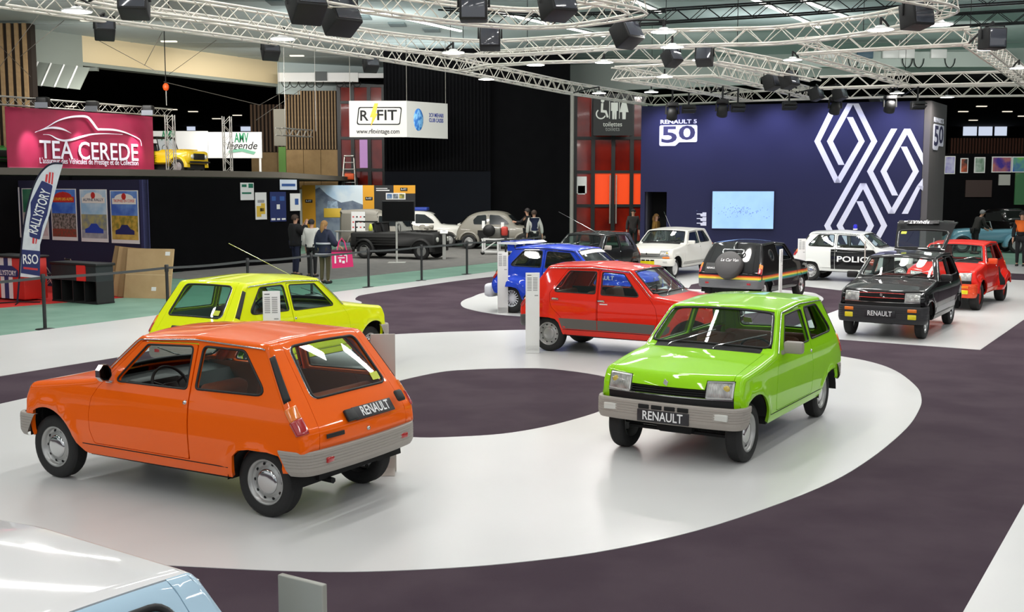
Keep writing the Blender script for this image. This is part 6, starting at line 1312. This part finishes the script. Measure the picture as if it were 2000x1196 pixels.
# police car
po = build_car('police_car', 'white police hatchback with black doors and a blue roof beacon', (8.629, 31.218, -.566), paint('police_white', (224, 226, 222)), SH3, dict(bump=M_BUMP, cabin=mat('cabin_olive', (96, 86, 60), .7), seat=mat('seat_olive', (110, 98, 66), .7), mirrors=(1,), sticker=False))
for pl_ in ([(.60, .352), (.698, .352), (.695, .895), (.585, .89)], [(.712, .352), (1.79, .352), (1.862, .50), (1.862, .64), (1.83, .77), (1.755, .875), (1.73, .895), (.707, .895)]): side_patch(po, SH3, pl_, paint('police_black', (12, 12, 14)), name='door_panel', off=.004, thick=0)
for sg in (1, -1): decal_side(po, SH3, 'POLICE', .215, M_TXT, 1.26, .625, sg, .98, bold=.02).location.y += sg*.004
bc2 = MB().lathe([(.06, 0), (.06, .03), (.045, .035)], 14).build('beacon_base', M_WHITE, po, (1.0, .15, 1.405)); MB().lathe([(.052, .03), (.055, .10), (.045, .145), (0, .155)], 14).build('beacon_lens', mat('beacon_blue', (30, 30, 190), .15, coat=1, emit=.2), bc2)
# black sporty car, tailgate up
al = build_car('hatchback_car', 'black sporty hatchback with raised tailgate and yellow fog lamps', (7.746, 21.024, 4.155), BLACK, SH3, dict(fplate=True, sport=True, fbump=mat('sport_plastic', (40, 40, 43), .5, bump=(120, .04)), bump=mat('sport_plastic', (40, 40, 43), .5), rim='spoke', rimmat=M_ALLOY, hatch=95, cabin=mat('cabin_red', (110, 22, 22), .8), seat=mat('seat_red', (140, 30, 28), .8), yellow_bulb=False, mirrors=(1, -1), mirrormat=M_BLK))
MB().tube([(2.80, -.37, .775), (2.835, 0, .785), (2.80, .37, .775)], .006, 5).build('red_trim_line', mat('red_line', (190, 40, 36), .4), al); MB().tube([(2.815, -.37, .70), (2.845, 0, .70), (2.815, .37, .70)], .006, 5).build('red_trim_line', mat('red_line', (190, 40, 36), .4), al)
side_patch(al, SH3, [(.31, .40), (1.95, .40), (1.95, .50), (.31, .50)], mat('silver_stripe', (176, 176, 176), .4), name='side_stripe', off=.003, thick=0)
# red turbo car
SHT = get_shape(wide=.14); RED2 = paint('turbo_red', (222, 30, 16)); ORR = paint('turbo_orange', (226, 76, 36))
tu = build_car('sports_car', 'red wide-hipped hatchback with orange bumper behind the black sporty car', (10.582, 25.528, 4.115), RED2, SHT, dict(sport=True, bump=ORR, fbump=ORR, rim='spoke', rimmat=mat('rim_red', (176, 56, 46), .35, .4), tyre=(.288, .19), cabin=mat('cabin_red', (110, 22, 22), .8), seat=blacktrim, yellow_bulb=False, mirrors=(1,), mirrormat=ORR, vent=False, sticker=False))
side_patch(tu, SHT, [(.40, .40), (.56, .40), (.52, .80), (.42, .82)], M_DARK, name='air_intake', off=.004)
side_patch(tu, SHT, [(.62, .30), (1.95, .30), (1.95, .40), (.62, .40)], ORR, name='sill_cover', off=.012)
# pale blue car with white roof, nearest the viewer at the lower left
sk = build_car('hatchback_car', 'pale blue hatchback with a white roof at the bottom left corner', (-1.30, 2.86, deg(147.5)), paint('pale_blue', (176, 204, 222)), SH3, dict(roof=paint('roof_white', (224, 222, 222), .3), bump=M_BUMP, vent=False, mirrors=(), badge='RENAULT 5'))
# ================================================================== people
SKIN = mat('skin', (196, 150, 124), .6)
def skin_obj(name, verts, edges, radii, m, parent, sub=1):
    me = bpy.data.meshes.new(name); me.from_pydata([tuple(v) for v in verts], edges, [])
    o = obj(name, me, m, parent); o.modifiers.new('skin', 'SKIN'); s = o.modifiers.new('sub', 'SUBSURF'); s.levels = sub; s.render_levels = sub
    sv = me.skin_vertices[0].data
    for i, r in enumerate(radii): sv[i].radius = r if hasattr(r, '__len__') else (r, r); sv[i].use_root = (i == 0)
    o.modifiers['skin'].use_smooth_shade = True
    return o
def person(label, loc, rz, top, legs, hair, pose=None, hgt=1.74, coat_len=.0, shoe=(30, 28, 28), long_hair=False, skirt=None, hat=None, lean=0, bulk=0):
    P = dict(pelvis=(0, 0, .93), waist=(0, 0, 1.08), chest=(0, .0, 1.30), neck=(0, 0, 1.475), jaw=(0, .015, 1.545), head=(0, .012, 1.625), crown=(0, 0, 1.70),
             shL=(-.175, 0, 1.405), elL=(-.23, -.02, 1.13), wrL=(-.24, .06, .88), shR=(.175, 0, 1.405), elR=(.23, -.02, 1.13), wrR=(.24, .06, .88),
             hiL=(-.095, 0, .90), knL=(-.10, .015, .50), anL=(-.10, -.015, .085), toL=(-.115, .13, .03), hiR=(.095, 0, .90), knR=(.10, .015, .50), anR=(.10, -.015, .085), toR=(.115, .13, .03))
    P.update(pose or {}); k = hgt/1.74; P = {a: Vector(b)*k for a, b in P.items()}
    if lean:
        R_ = Matrix.Rotation(lean, 4, 'X'); c = P['pelvis'].copy()
        for a in P:
            if a[:2] not in ('hi', 'kn', 'an', 'to') and a != 'pelvis' and not a.startswith('wr') and not a.startswith('el'): P[a] = c+R_ @ (P[a]-c)
    t = thing('person', label, 'person', loc, rz)
    ks = list(P); vs = [P[a] for a in ks]; ix = {a: i for i, a in enumerate(ks)}
    E = [('pelvis', 'waist'), ('waist', 'chest'), ('chest', 'neck'), ('neck', 'jaw'), ('jaw', 'head'), ('head', 'crown')]
    for s in 'LR': E += [('chest', 'sh'+s), ('sh'+s, 'el'+s), ('el'+s, 'wr'+s), ('pelvis', 'hi'+s), ('hi'+s, 'kn'+s), ('kn'+s, 'an'+s), ('an'+s, 'to'+s)]
    rad = dict(pelvis=(.15, .11), waist=(.135, .10), chest=(.15, .11), neck=.052, jaw=(.062, .07), head=(.075, .092), crown=(.05, .06), sh=.062, el=.043, wr=.028, hi=.085, kn=.055, an=.036, to=.03)
    rr = lambda a: rad.get(a, rad.get(a[:2]))
    sc = lambda r, f=1, add=0: tuple(x*k*f+add for x in r) if hasattr(r, '__len__') else r*k*f+add
    edges = [(ix[a], ix[b]) for a, b in E]; radii = [sc(rr(a), .93) for a in ks]
    # hands: palm and five fingers each
    for s, sx in (('L', -1), ('R', 1)):
        w, e = P['wr'+s], P['el'+s]; d = (w-e).normalized(); side = d.cross(Vector((1, 0, 0)) if abs(d.x) < .8 else Vector((0, 0, 1))).normalized()
        n = len(vs); vs.append(w+d*.075*k); radii.append((.036*k, .016*k)); edges.append((ix['wr'+s], n))
        for f_, (off, ln) in enumerate(((.027, .062), (.010, .074), (-.009, .070), (-.027, .055))):
            a = len(vs); vs += [w+d*.10*k+side*off*k, w+d*(.10+ln*.5)*k+side*off*1.1*k, w+d*(.10+ln)*k+side*off*1.1*k+d.cross(side)*.015*k]; radii += [.009*k, .0085*k, .007*k]; edges += [(n, a), (a, a+1), (a+1, a+2)]
        a = len(vs); vs += [w+d*.045*k+side*.035*k, w+d*.085*k+side*.055*k]; radii += [.011*k, .009*k]; edges += [(ix['wr'+s], a), (a, a+1)]
    body = skin_obj('body', vs, edges, radii, SKIN, t, 1)
    def garment(name, keys, es, f, add, m, over=None):
        kk = {a: i for i, a in enumerate(keys)}; return skin_obj(name, [P[a] if a in P else Vector(over[a])*k for a in keys], [(kk[a], kk[b]) for a, b in es], [sc(rr(a) if a in rad or a[:2] in rad else .12, f, add) for a in keys], m, t, 1)
    cl = P['pelvis']+Vector((0, 0, -coat_len*k))
    P['hem'] = cl; rad['hem'] = (.185, .15); P['collar'] = P['neck']+Vector((0, 0, -.045*k)); rad['collar'] = .07
    for s in 'LR': P['cu'+s] = P['wr'+s].lerp(P['el'+s], .12); rad['cu'] = .036
    keys = ['chest', 'waist', 'pelvis']+(['hem'] if coat_len else [])+['collar', 'shL', 'elL', 'cuL', 'shR', 'elR', 'cuR']
    es = [('chest', 'waist'), ('waist', 'pelvis'), ('chest', 'collar'), ('chest', 'shL'), ('shL', 'elL'), ('elL', 'cuL'), ('chest', 'shR'), ('shR', 'elR'), ('elR', 'cuR')]+([('pelvis', 'hem')] if coat_len else [])
    P['belt'] = P['pelvis'].copy(); rad['belt'] = (.125, .10)
    jk = garment('jacket', keys, es, 1.06, .022+bulk, top)
    garment('trousers', ['belt', 'hiL', 'knL', 'anL', 'hiR', 'knR', 'anR'], [('belt', 'hiL'), ('hiL', 'knL'), ('knL', 'anL'), ('belt', 'hiR'), ('hiR', 'knR'), ('knR', 'anR')], 1.0, .012, legs)
    for s in 'LR':
        P['heel'+s] = P['an'+s]+Vector((0, -.035, -.045))*k
        MB().rbox((-.045, -.11, -.0), (.045, .16, .085), .035, Matrix.Translation((P['an'+s].x, P['an'+s].y+.01, 0))).build('shoe', mat('shoe_%d' % shoe[0], shoe, .6), t)
    hd = P['head']; b = MB(); rows = []
    for i in range(9):
        th = PI*.62*i/8; rows.append([(hd.x+.098*k*math.sin(th)*math.cos(a), hd.y-.012*k+.110*k*math.sin(th)*math.sin(a), hd.z+.012*k+.115*k*math.cos(th)-(.0 if math.sin(a) < .35 else -.055*k*max(0, (i-4)/4))) for a in np.linspace(0, 2*PI, 17)])
    b.grid(rows, True)
    if long_hair: b.tube([hd+Vector((0, -.09*k, .02)), hd+Vector((0, -.12*k, -.10*k)), hd+Vector((0, -.11*k, -.26*k))], [.06*k, .065*k, .025*k], 8)
    b.build('hair' if not hat else 'beanie', hat or hair, t)
    f_ = MB(); f_.add([hd+Vector((-.012, .098, .01))*k, hd+Vector((.012, .098, .01))*k, hd+Vector((0, .118, -.022))*k, hd+Vector((0, .09, -.03))*k], [(0, 1, 2), (0, 2, 3), (1, 3, 2)]); f_.build('nose', SKIN, body)
    for sx in (-1, 1): MB().sphere(hd+Vector((sx*.03, .088, .012))*k, .010*k, 6, 4).build('eye', M_DARK, body); MB().sphere(hd+Vector((sx*.080, .0, -.01))*k, (.012*k, .02*k, .03*k), 6, 4).build('ear', SKIN, body)
    MB().rbox((-.024, .084, -.055), (.024, .092, -.046), .003, Matrix.Translation(hd)).build('mouth', mat('lips', (150, 80, 76), .6), body)
    return t, P, k
BLK = mat('cloth_black', (22, 22, 24), .9); JEAN = mat('cloth_jeans', (28, 34, 58), .9); NAVYC = mat('cloth_navy', (34, 40, 62), .85); OLIVE = mat('cloth_olive', (92, 84, 60), .9); WHC = mat('cloth_white', (206, 204, 198), .9); DBLUE = mat('cloth_dark_blue', (26, 34, 68), .85)
HBR = mat('hair_brown', (58, 40, 30), .7); HBL = mat('hair_blond', (150, 112, 64), .7); HDK = mat('hair_dark', (28, 22, 20), .7)
def gpos(px, Y): return (X(px, Y), Y, -.012)
hold = dict(elR=(.24, .14, 1.20), wrR=(.10, .30, 1.48), elL=(-.24, .14, 1.20), wrL=(-.08, .30, 1.46))
person('person in a black jacket and jeans holding up a camera beside the black booth wall', gpos(577, 32.5), deg(-55), BLK, JEAN, HBR, hold, 1.80, .12, bulk=.045)
cam_ = thing('camera', 'small dark camera held up by the person in the black jacket', 'camera', tuple(Vector(gpos(577, 32.5))+Matrix.Rotation(deg(-55), 3, 'Z') @ Vector((.01, .38, 1.57))), deg(-55)); MB().rbox((-.07, -.03, -.045), (.07, .03, .045), .012).build('body', M_BLK, cam_); MB().lathe([(.035, .03), (.035, .09), (0, .09)], 12, 'y').build('lens', M_LENS, cam_)
person('person in a white top and black trousers half hidden behind the woman', gpos(609, 32.0), deg(-20), WHC, BLK, HDK, None, 1.68, .05, bulk=.03)
wt, wp, wk = person('woman in a navy coat with pale stripes carrying a pink bag', gpos(634, 29.8), deg(-25), NAVYC, OLIVE, HBL, dict(elR=(.27, .02, 1.14), wrR=(.36, .16, 1.04)), 1.70, .24, long_hair=True, bulk=.04)
for z, r in ((1.09, .22), (.80, .25)):
    MB().lathe([(r, -.025), (r+.012, -.02), (r+.012, .02), (r, .025)], 20, c=(0, 0, z)).build('coat_stripe', mat('stripe_pale', (186, 188, 194), .8), wt)
pb = Vector(gpos(668, 29.6)); bag = thing('tote_bag', 'bright pink tote bag with white print carried by the woman in navy', 'bag', (pb.x, pb.y, .42), deg(8)); bag.scale = (1.35, 1.2, 1.35)
bagm = mat('bag_pink', (222, 40, 110), .7); MB().prism([(-.20, 0), (.22, .03), (.19, .36), (-.21, .34)], -.05, .05).build('bag_body', bagm, bag); MB().box((-.21, -.052, .325), (.19, .052, .36)).build('rim', mat('bag_dark', (90, 20, 50), .7), bag)
for s in (-1, 1): MB().tube([(-.10, s*.04, .34), (-.06, s*.03, .52), (.0, 0, .60), (.05, s*.03, .52), (.09, s*.04, .35)], .012, 5).build('handle', bagm, bag)
for (x0, z0, x1, z1) in ((-.15, .10, -.12, .26), (-.08, .20, .05, .22), (-.06, .12, -.02, .18), (.0, .10, .05, .15), (.08, .12, .10, .26), (-.05, .25, .0, .29), (.04, .25, .09, .30)): MB().box((x0, -.054, z0), (x1, -.05, z1)).build('print', M_TXT, bag)
vt, vp, vk = person('person in a dark blue sleeveless vest and white shirt seen from behind by the barrier', gpos(1043, 40.5), deg(8), WHC, BLK, HBR, dict(elR=(.27, -.02, 1.12), wrR=(.30, .05, .86)), 1.78, .02)
skin_obj('vest', [vp['chest'], vp['waist'], vp['pelvis'], vp['collar']], [(0, 1), (1, 2), (0, 3)], [(.19, .15), (.18, .145), (.19, .15), .09], DBLUE, vt, 1)
person('person in dark clothes behind the grey car reaching forward', gpos(1030, 43.5), deg(70), BLK, BLK, HDK, dict(elL=(-.2, .2, 1.2), wrL=(-.12, .42, 1.22)), 1.80)
person('person in an ochre coat standing in the doorway of the violet wall', (X(1281, 39.7), 39.7, -.004), deg(-120), mat('cloth_ochre', (150, 112, 52), .9), BLK, HBL, None, 1.66, .15, long_hair=True)
person('dark clothed person in front of the red doors under the toilets sign', gpos(1236, 44.0), deg(170), mat('cloth_charcoal', (46, 40, 40), .9), BLK, HDK, None, 1.76, .05)
person('man in a grey beanie and dark jacket bending over the blue vintage car', (X(1903, 43.4), 43.4, -.012), deg(-80), mat('cloth_dark_grey', (44, 42, 40), .9), BLK, HDK, dict(elR=(.2, .28, 1.08), wrR=(.14, .52, .98), elL=(-.2, .28, 1.08), wrL=(-.14, .50, .96)), 1.80, .02, hat=mat('beanie_grey', (120, 120, 120), .9), lean=deg(-24))
ot, op, ok_ = person('person in black with an orange safety vest at the right edge', (X(1994, 36.5), 36.5, -.012), deg(150), BLK, BLK, HDK, dict(elL=(-.24, .1, 1.12), wrL=(-.2, .3, 1.0)), 1.80)
skin_obj('vest', [op['chest'], op['waist'], op['collar']], [(0, 1), (0, 2)], [(.205, .155), (.19, .15), .10], mat('safety_orange', (240, 110, 30), .7), ot, 1)
# ================================================================== old cars in the background
def pillow(outline, w, r=.10, taper=.14, zt=.85, zmax=1.6, k=4):
    """closed shell: side outline (x, z), half width w, edges rounded by r, narrowing above zt"""
    q = [Vector(p) for p in smooth_open([(x, z, 0) for x, z in outline], k)]; pts = [(p.x, p.y) for p in q]; n = len(pts)
    cx, cz = sum(p[0] for p in pts)/n, sum(p[1] for p in pts)/n
    wd = lambda z: w*(1-taper*max(0, (z-zt)/(zmax-zt)))
    rings = []
    for s_, y_ in ((1, 0), (1, .45), (1, 1-r/w), (.5, 1-.35*r/w), (0, 1.0)):
        ring = []
        for i, (x, z) in enumerate(pts):
            a, b = pts[i-1], pts[(i+1) % n]; t = Vector((b[0]-a[0], b[1]-a[1]));
            if t.length < 1e-6: t = Vector((1, 0))
            t.normalize(); nn = Vector((t.y, -t.x))
            if nn.dot(Vector((cx-x, cz-z))) < 0: nn = -nn
            d = r*(1-s_)*.9; xx, zz = x+nn.x*d, z+nn.y*d; ring.append((xx, wd(zz)*y_, zz))
        rings.append(ring)
    b = MB()
    for sg in (1, -1):
        b.grid([[(x, sg*y, z) for x, y, z in rg]+[(rg[0][0], sg*rg[0][1], rg[0][2])] for rg in rings], True)
        tri = geometry.tessellate_polygon([[Vector((x, z, 0)) for x, y, z in rings[-1]]]); b.add([(x, sg*y, z) for x, y, z in rings[-1]], [tuple(t) for t in tri], True)
    return b, wd
def flank(poly, wd, sg, off=.006, th=.008):
    n = len(poly); b = MB(); vs = [(x, sg*(wd(z)+off), z) for x, z in poly]+[(x, sg*(wd(z)+off-th-.01), z) for x, z in poly]; tri = geometry.tessellate_polygon([[Vector((x, z, 0)) for x, z in poly]])
    b.add(vs, [tuple(t) for t in tri]+[(i, (i+1) % n, (i+1) % n+n, i+n) for i in range(n)]); return b
def fender(cx, cz, R, y0, y1, a0, a1, th=.03):
    rows = []
    for a in np.linspace(a0, a1, 16):
        c, s = math.cos(a), math.sin(a); rows.append([(cx+(R-.01)*c, y0, cz+(R-.01)*s), (cx+R*c, (y0+y1)/2, cz+R*s), (cx+(R-.03)*c, y1-.02*(1 if y1 > 0 else -1), cz+(R-.03)*s), (cx+(R-.09)*c, y1, cz+(R-.09)*s)])
    return MB().grid(rows, True)
def old_wheel(root, x, y, R=.31, m=None):
    sg = 1 if y > 0 else -1
    o = obj('wheel', cached('oldrim', lambda: MB().lathe([(.19, -.05), (.20, .05), (.15, .03), (.08, .05), (0, .06)], 20, 'y').mesh('wheel')), m or M_STEEL, root, (x, y, R), (0, 0, 0 if sg > 0 else PI)); obj('tyre', cached(('otyre', R), lambda: tyre_mesh(R, .13, .19)), M_RUB, o)
def deux(label, p, rz, col, roof=None, name='vintage_car', van=False, cut=False, screen=True):
    t = thing(name, label, 'car', p, rz, 'old cars on the club stand'); GL = mat('old_glass', (40, 44, 46), .08)
    out = [(.05, .45), (.08, .75), (.28, 1.08), (.62, 1.40), (1.1, 1.56), (1.75, 1.58), (2.2, 1.48), (2.48, 1.22), (2.68, 1.0), (3.25, .95), (3.55, .85), (3.62, .55), (3.5, .40), (.3, .36), (.05, .45)]
    if van: out = [(-.15, .45), (-.15, 1.55), (-.05, 1.68), (1.0, 1.72), (1.35, 1.66), (1.5, 1.55), (2.2, 1.48), (2.48, 1.22), (2.68, 1.0), (3.25, .95), (3.55, .85), (3.62, .55), (3.5, .40), (.3, .36), (-.15, .45)]
    b, wd = pillow(out, .66, .12); b.build('body', col, t)
    if roof: b2, _ = pillow([(.30, 1.12), (.62, 1.42), (1.1, 1.585), (1.75, 1.605), (2.15, 1.52), (2.1, 1.46), (1.7, 1.54), (1.1, 1.52), (.7, 1.38), (.36, 1.08), (.30, 1.12)], .56, .04); b2.build('roof', roof, t)
    for sg in (1, -1):
        if not van: flank(rounded([(.82, 1.05), (.80, 1.24), (.98, 1.42), (1.36, 1.46), (1.38, 1.05)], .07), wd, sg).build('window', GL, t)
        flank(rounded([(1.50, 1.05), (1.50, 1.46), (1.92, 1.43), (2.25, 1.20), (2.36, 1.05)], .05), wd, sg).build('window', GL, t)
        flank([(1.435, .45), (1.45, .45), (1.45, 1.46), (1.435, 1.46)], wd, sg, .004).build('door_gap', M_DARK, t)
        fender(.62, .33, .47, sg*.55, sg*.76, -.15, PI*.95).build('rear_fender', col, t); fender(2.98, .33, .45, sg*.50, sg*.77, .0, PI*1.0).build('front_fender', col, t)
        old_wheel(t, .62, sg*.66); old_wheel(t, 2.98, sg*.66); hl_ = MB().lathe([(0, .08), (.075, .07), (.085, 0), (.05, -.1), (0, -.12)], 14, 'x', (3.45, sg*.46, .98)).build('headlamp', col, t); MB().lathe([(.07, .085), (0, .095)], 14, 'x', (3.45, sg*.46, .98)).build('lamp_lens', M_CLR, hl_)
        if cut: flank([(.98, .42), (1.0, .80), (2.35, .80), (2.35, .42)], wd, sg).build('cutaway', M_DARK, t)
    MB().add([(2.28, -.50, 1.44), (2.28, .50, 1.44), (2.66, .55, 1.03), (2.66, -.55, 1.03)], [(0, 1, 2, 3)]).build('windscreen', GL, t)
    MB().add([(.18, -.42, 1.02), (.18, .42, 1.02), (.50, .40, 1.36), (.50, -.40, 1.36)], [(0, 1, 2, 3)]).build('rear_window', GL, t).location = (-.03, 0, .02)
    MB().tube([(3.68, -.62, .48), (3.72, 0, .48), (3.68, .62, .48)], .03, 6).build('bumper', M_ALU, t); MB().tube([(-.02, -.60, .48), (-.06, 0, .48), (-.02, .60, .48)], .03, 6).build('bumper', M_ALU, t)
    MB().box((.3, -.55, .22), (3.4, .55, .42)).build('underbody', M_DARK, t); return t, wd
GREY2 = mat('old_grey', (128, 124, 113), .45, coat=.4); q = atz(893, 486, 0)
dg_, wdg = deux('grey rounded vintage saloon with a cutaway side on the club stand', (q.x+.0, q.y+.6, -.006), deg(-9), GREY2, mat('old_grey_roof', (110, 106, 96), .7), cut=True)
for x, z in ((1.18, .98), (2.0, .92)): flank([(x, z-.1), (x+.13, z-.1), (x+.13, z+.22), (x, z+.22)], wdg, -1, .012).build('price_card', M_WHITE, dg_)
q = atz(668, 492, 0); deux('grey vintage panel van behind the black open car', (q.x+.1, q.y+.9, -.006), deg(-8), mat('van_grey', (138, 134, 124), .5), van=True)
q = atz(770, 490, 0); wv, _ = deux('white vintage car with a blue roof banner behind the television', (q.x-.85, 49.25, -.006), deg(-2), mat('old_white', (206, 204, 196), .45, coat=.4)); MB().rbox((.7, -.5, 1.60), (2.0, .5, 1.74), .03).build('roof_banner', mat('banner_blue', (40, 66, 160), .6), wv)
def beach_car(label, p, rz, col, screen=True, top=False):
    t = thing('open_car', label, 'car', p, rz, 'open beach cars')
    tub = [(.05, .42), (.03, .92), (.15, .96), (1.95, .96), (2.12, 1.02), (3.30, .96), (3.42, .90), (3.45, .48), (3.3, .42), (.05, .42)]
    b, wd = pillow(tub, .70, .07, .0, k=1); b.build('body', col, t)
    for i in range(5): MB().box((2.2+i*.2, -.45, .985), (2.26+i*.2, .45, 1.03)).build('hood_rib', col, t)
    for sg in (1, -1):
        for i in range(4): MB().tube([(.3, sg*.71, .52+i*.09), (1.9, sg*.71, .52+i*.09)], .014, 5).build('side_rib', col, t)
        fender(2.92, .33, .46, sg*.5, sg*.80, -.1, PI*1.0).build('front_fender', col, t); fender(.62, .33, .43, sg*.5, sg*.76, -.1, PI).build('rear_fender', col, t); old_wheel(t, .62, sg*.66); old_wheel(t, 2.92, sg*.66)
        MB().lathe([(0, .03), (.085, .02), (.09, 0), (.09, -.04)], 14, 'x', (3.46, sg*.45, .72)).build('headlamp', M_CLR, t)
    fr = [(1.98, -.62, 1.0), (1.82, -.58, 1.52), (1.82, .58, 1.52), (1.98, .62, 1.0)]
    wf = MB().tube(fr, .025, 6).build('windscreen_frame', M_BLK, t); MB().add(fr, [(0, 1, 2, 3)]).build('windscreen', glass_mat('pale_glass', (.75, .80, .84), 1), wf)
    for y in (-.3, .3): obj('seat', cached('fseat', seat_mesh), M_BLK, t, (1.25, y, .70))
    MB().tube([(1.0, -.62, .95), (1.0, -.55, 1.30), (1.0, .55, 1.30), (1.0, .62, .95)], .03, 6).build('roll_bar', M_BLK, t)
    if top: MB().rbox((.1, -.6, 1.50), (1.9, .6, 1.56), .02).build('canvas_top', M_BLK, t); [MB().bar((.15, s*.6, .95), (.15, s*.6, 1.52), .02).build('top_post', M_BLK, t) for s in (-1, 1)]
    MB().tube([(3.5, -.65, .5), (3.55, 0, .5), (3.5, .65, .5)], .04, 6).build('bumper', M_BLK, t); MB().rbox((3.44, -.35, .6), (3.48, .35, .85), .01).build('grille', M_BLK, t); MB().box((.3, -.55, .2), (3.3, .55, .44)).build('underbody', M_DARK, t)
    MB().tube([(1.55+.0, .30+.17*math.cos(a), 1.08+.17*math.sin(a)) for a in np.linspace(0, 2*PI, 16, endpoint=False)], .012, 5, closed=True).build('steering_wheel', M_BLK, t); return t
q = atz(708, 503, 0); bk_ = beach_car('black open utility car on the club stand behind the television', (q.x-.2, q.y+.3, -.006), deg(-20), mat('utility_black', (26, 25, 24), .6)); MB().tube([(.2, -.55, .95), (.2, -.55, 1.35), (1.1, -.55, 1.35)], .03, 6).build('gun_rest', M_BLK, bk_)
cd = thing('sign_card', 'white lectern sign in front of the black open car', 'sign', (X(870, 41), 40.2, -.012)); MB().box((-.06, -.02, 0), (.06, .02, 1.05)).build('post', mat('pole_white', (196, 196, 190), .4), cd); MB().box((-.14, -.12, 1.0), (.14, .08, 1.03), Matrix.Translation((0, 0, 1.0)) @ Matrix.Rotation(.6, 4, 'X') @ Matrix.Translation((0, 0, -1.0))).build('plate', M_WHITE, cd)
beach_car('bright yellow open beach car standing on the gallery', (X(345, 46)-2.15, 47.0, 3.13), deg(-20), mat('beach_yellow', (226, 190, 20), .4, coat=.5), top=True)
gv = beach_car('green open car at the left edge of the gallery', (X(-40, 42)-2.0, 42.5, 3.13), deg(-15), mat('beach_green', (20, 120, 40), .4, coat=.5))
# engine trolley
q = atz(972, 497, 0); et = thing('engine_trolley', 'white wheeled trolley carrying an engine in front of the grey car', 'trolley', (q.x, q.y, -.006), deg(-8))
for x in (-.55, .05, .55):
    for y in (-.25, .25): MB().box((x-.03, y-.03, .1), (x+.03, y+.03, .62)).build('upright', M_WHITE, et)
for z in (.12, .60):
    for y in (-.25, .25): MB().box((-.6, y-.03, z-.03), (.6, y+.03, z+.03)).build('rail', M_WHITE, et)
MB().bar((-.55, -.25, .14), (.05, -.25, .58), .025, 5).build('diagonal', M_WHITE, et)
for x in (-.55, .5): MB().lathe([(0, .03), (.08, .03), (.08, -.03), (0, -.03)], 14, 'y', (x, -.25, .08)).build('castor', M_BLK, et)
en = thing('engine', 'grey engine block with red parts on the white trolley', 'engine', (q.x, q.y, .63), deg(-8)); MB().rbox((-.35, -.2, 0), (.15, .2, .4), .05).build('block', mat('engine_grey', (110, 108, 102), .4, .6), en); MB().lathe([(0, .1), (.22, .08), (.24, 0), (.24, -.08), (0, -.1)], 16, 'y', (-.3, -.2, .3)).build('fan', M_BLK, en); MB().rbox((.15, -.15, .1), (.4, .15, .45), .06).build('air_box', mat('engine_red', (190, 60, 50), .5), en)
# vintage cars at the right
TEAL = mat('old_teal', (92, 140, 156), .35, coat=.6)
tc = thing('vintage_car', 'light blue vintage roadster with round fenders at the right', 'car', (X(1852, 45), 45.0, -.012), deg(-6)); b, wd = pillow([(.0, .45), (.05, .75), (.3, .92), (1.2, .98), (1.6, .92), (2.6, .95), (2.75, .88), (2.78, .5), (2.5, .4), (.2, .4), (.0, .45)], .5, .12, .0); b.build('body', TEAL, tc)
for sg in (1, -1):
    fender(.35, .33, .46, sg*.4, sg*.78, -.2, PI*1.05).build('rear_fender', TEAL, tc); fender(2.45, .33, .48, sg*.4, sg*.80, -.2, PI*1.05).build('front_fender', TEAL, tc); old_wheel(tc, .35, sg*.66); old_wheel(tc, 2.45, sg*.66); MB().sphere((2.7, sg*.42, .9), (.13, .12, .12)).build('headlamp', TEAL, tc)
MB().tube([(1.55, -.45, .92), (1.45, -.42, 1.25), (1.45, .42, 1.25), (1.55, .45, .92)], .02, 6).build('windscreen_frame', M_CHR, tc); MB().tube([(2.92, -.7, .5), (2.95, 0, .5), (2.92, .7, .5)], .03, 6).build('bumper', M_CHR, tc)
kc = thing('vintage_car', 'black vintage car with a large chrome headlamp behind the light blue one', 'car', (X(1950, 49), 49.8, -.012), deg(-75)); b, wd = pillow([(.0, .5), (.0, 1.1), (.2, 1.6), (1.4, 1.66), (1.7, 1.25), (2.7, 1.18), (2.75, .5), (.0, .5)], .62, .10, .05); OB = mat('old_black', (18, 16, 16), .25, coat=.8); b.build('body', OB, kc)
for sg in (1, -1): fender(2.35, .35, .5, sg*.4, sg*.82, -.1, PI*1.05).build('front_fender', OB, kc); fender(.4, .35, .5, sg*.4, sg*.82, -.1, PI*1.05).build('rear_fender', OB, kc); old_wheel(kc, 2.35, sg*.68, .34); old_wheel(kc, .4, sg*.68, .34); MB().lathe([(0, .1), (.14, .08), (.15, 0), (.08, -.12), (0, -.14)], 16, 'x', (2.85, sg*.42, 1.0)).build('headlamp', M_CHR, kc); flank([(.3, 1.15), (.35, 1.5), (1.3, 1.52), (1.45, 1.15)], wd, sg).build('window', M_DARK, kc)
MB().rbox((2.72, -.3, .55), (2.80, .3, 1.2), .03).build('grille', M_CHR, kc); MB().tube([(3.0, -.75, .5), (3.05, 0, .5), (3.0, .75, .5)], .03, 6).build('bumper', M_CHR, kc)
